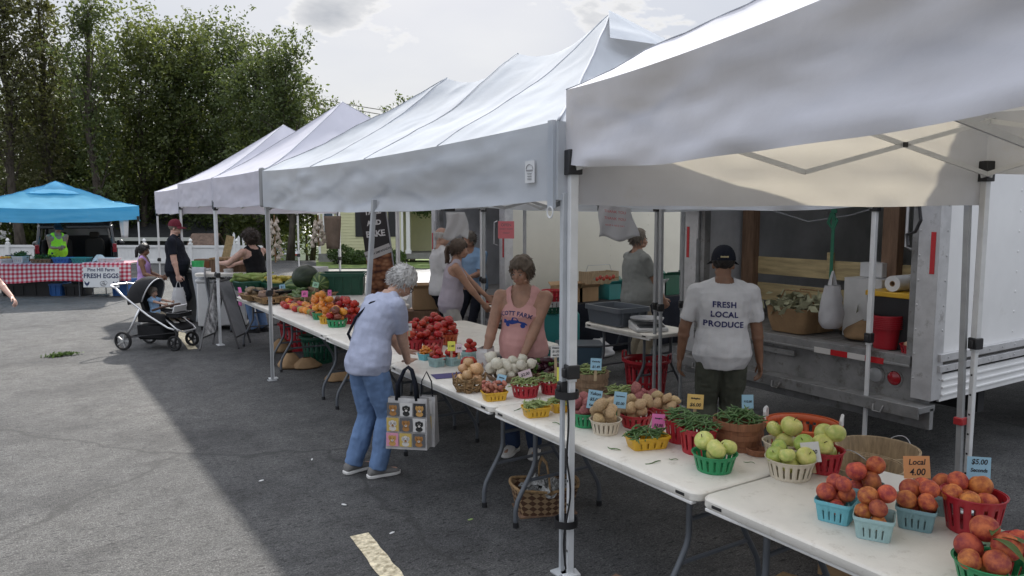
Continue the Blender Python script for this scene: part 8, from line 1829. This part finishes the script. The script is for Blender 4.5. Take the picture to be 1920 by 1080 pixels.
q = MB(); q.bar((0, 0, .0), (.16, -.55, .0), .06, .05); tag(obj('wood_scrap', q, M_post, loc=(2.52, 2.95, .03)), 'short brown plank on the asphalt beside the front tent leg', 'plank')
q = MB(); q.box((0, 0, .06), (.40, .24, .12)); 
sack('brown paper sack on the ground behind the shopper', onz(640, 712) + Vector((0, 0, .12)), .4, .3, .12, M_brownbag, False, 'paper_sack', 21)
for k, (px, y) in enumerate(((882, 975), (585, 862), (645, 947), (490, 902), (565, 640), (258, 578), (735, 1000))):
    q = MB(); q.ball((0, 0, .004), (.022, .008, .005), 8, 5); tag(obj('husk_scrap', q, M_paper if k else F_beanp, loc=onz(px, y), rz=k * 1.1), 'small pale scrap lying on the dark asphalt', 'scrap', 'scraps on the asphalt')
tote_s = .86
# ================================================================== TOTE BAG WITH DOG PICTURES
tb_ = thing('tote_bag', 'white shopping bag printed with a grid of dog pictures, hanging from dark straps', 'bag', dz(762, 745, 5.0), CY - .15)
TD = .02; Ht = .37; Wt = .33; M_bagw = mat('bag_white', (.42, .41, .41), .4, var=.10, vscale=14, crease=(9, .5, .02))
top_z, bot_z = .0, -.40
q = MB()
def bagf(u, v):
    a = 2 * math.pi * u; c, s_ = math.cos(a), math.sin(a); e = 1 / max(abs(c), abs(s_)); return (Wt / 2 * c * e * (.96 + .06 * v), (.03 + .05 * v) * s_ * e + wob((c * 2, s_ * 2, v * 4), 1, .006), top_z + (bot_z - top_z) * v)
q.grid(bagf, 48, 10); q.poly([bagf(k / 48, 1) for k in range(48)]); bag_o = obj('sack', q, M_bagw, tb_, smooth=40)
tiles = [mat('tile_%s' % n, c, .6) for n, c in (('grey', (.10, .10, .105)), ('pink', (.60, .26, .36)), ('pale', (.56, .55, .54)), ('yellow', (.50, .36, .10)), ('black', (.03, .03, .032)))]
furs = [mat('fur_%s' % n, c, .7) for n, c in (('tan', (.36, .17, .05)), ('black', (.02, .02, .02)), ('gold', (.50, .28, .09)), ('white', (.56, .53, .50)))]
def dogtile(parent, cx, cz, w, h, y, tm, fm, k, rz=None):
    q = MB(); q.box((cx, y, cz), (w * .94, .002, h * .94)); t_ = obj('picture_tile', q, tm, parent); q = MB()
    def disc(x, z, rx, rz_, dy=0): b = q.addv([(cx + x * w + rx * w * math.cos(a), y - .0016 - dy, cz + z * h + rz_ * h * math.sin(a)) for a in (2 * math.pi * j / 12 for j in range(12))]); q.face(*range(b, b + 12))
    disc(0, .04, .24, .27); disc(-.22, .14 - .06 * (k % 2), .09, .17); disc(.22, .14 - .06 * (k % 2), .09, .17); disc(0, -.28, .28, .18); obj('dog_picture', q, fm, t_, smooth=0)
    q = MB(); disc(0, -.06, .10, .08, .0006); fm2 = furs[3] if fm is not furs[3] else furs[0]; obj('muzzle_patch', q, fm2, t_, smooth=0); q = MB(); disc(-.09, .09, .03, .03, .0012); disc(.09, .09, .03, .03, .0012); disc(0, -.03, .04, .03, .0012); obj('dog_features', q, furs[1] if fm is not furs[1] else furs[3], t_, smooth=0)
for i in range(3):
    for j in range(3):
        dogtile(tb_, -.11 + .108 * i, -.085 - .118 * j, .105, .114, -.062 - .014 * j, tiles[(i * 2 + j * 3) % 5], furs[(i + j * 3) % 4], i + j)
for s, yy in ((-1, -.03), (1, .03)):
    q = MB(); q.tube([(-.09, yy, -.02), (-.085, yy * .8, .10), (-.03, yy * .4, .22), (.0, yy * .2, .245), (.03, yy * .4, .22), (.06, yy * .8, .10), (.07, yy, -.02)], .014, 6, flat=.35, up=(0, 1, 0)); obj('handle', q, M_navy, tb_, smooth=180)
tb_.scale = (tote_s,) * 3
t2 = thing('tote_bag', 'narrower printed dog bag tucked behind the larger one', 'bag', dz(797, 742, 5.12), CY - .15); t2.scale = (tote_s,) * 3; q = MB(); Wt = .16; q.grid(bagf, 48, 8); obj('sack', q, M_bagw, t2, smooth=40)
for j in range(3): dogtile(t2, .0, -.08 - .118 * j, .12, .11, -.062 - .014 * j, tiles[(j + 2) % 5], furs[(j * 2) % 4], j)
q = MB(); q.tube([(-.05, 0, -.02), (-.04, 0, .12), (0, 0, .2), (.04, 0, .12), (.05, 0, -.02)], .012, 6, flat=.4); obj('handle', q, M_navy, t2, smooth=180)
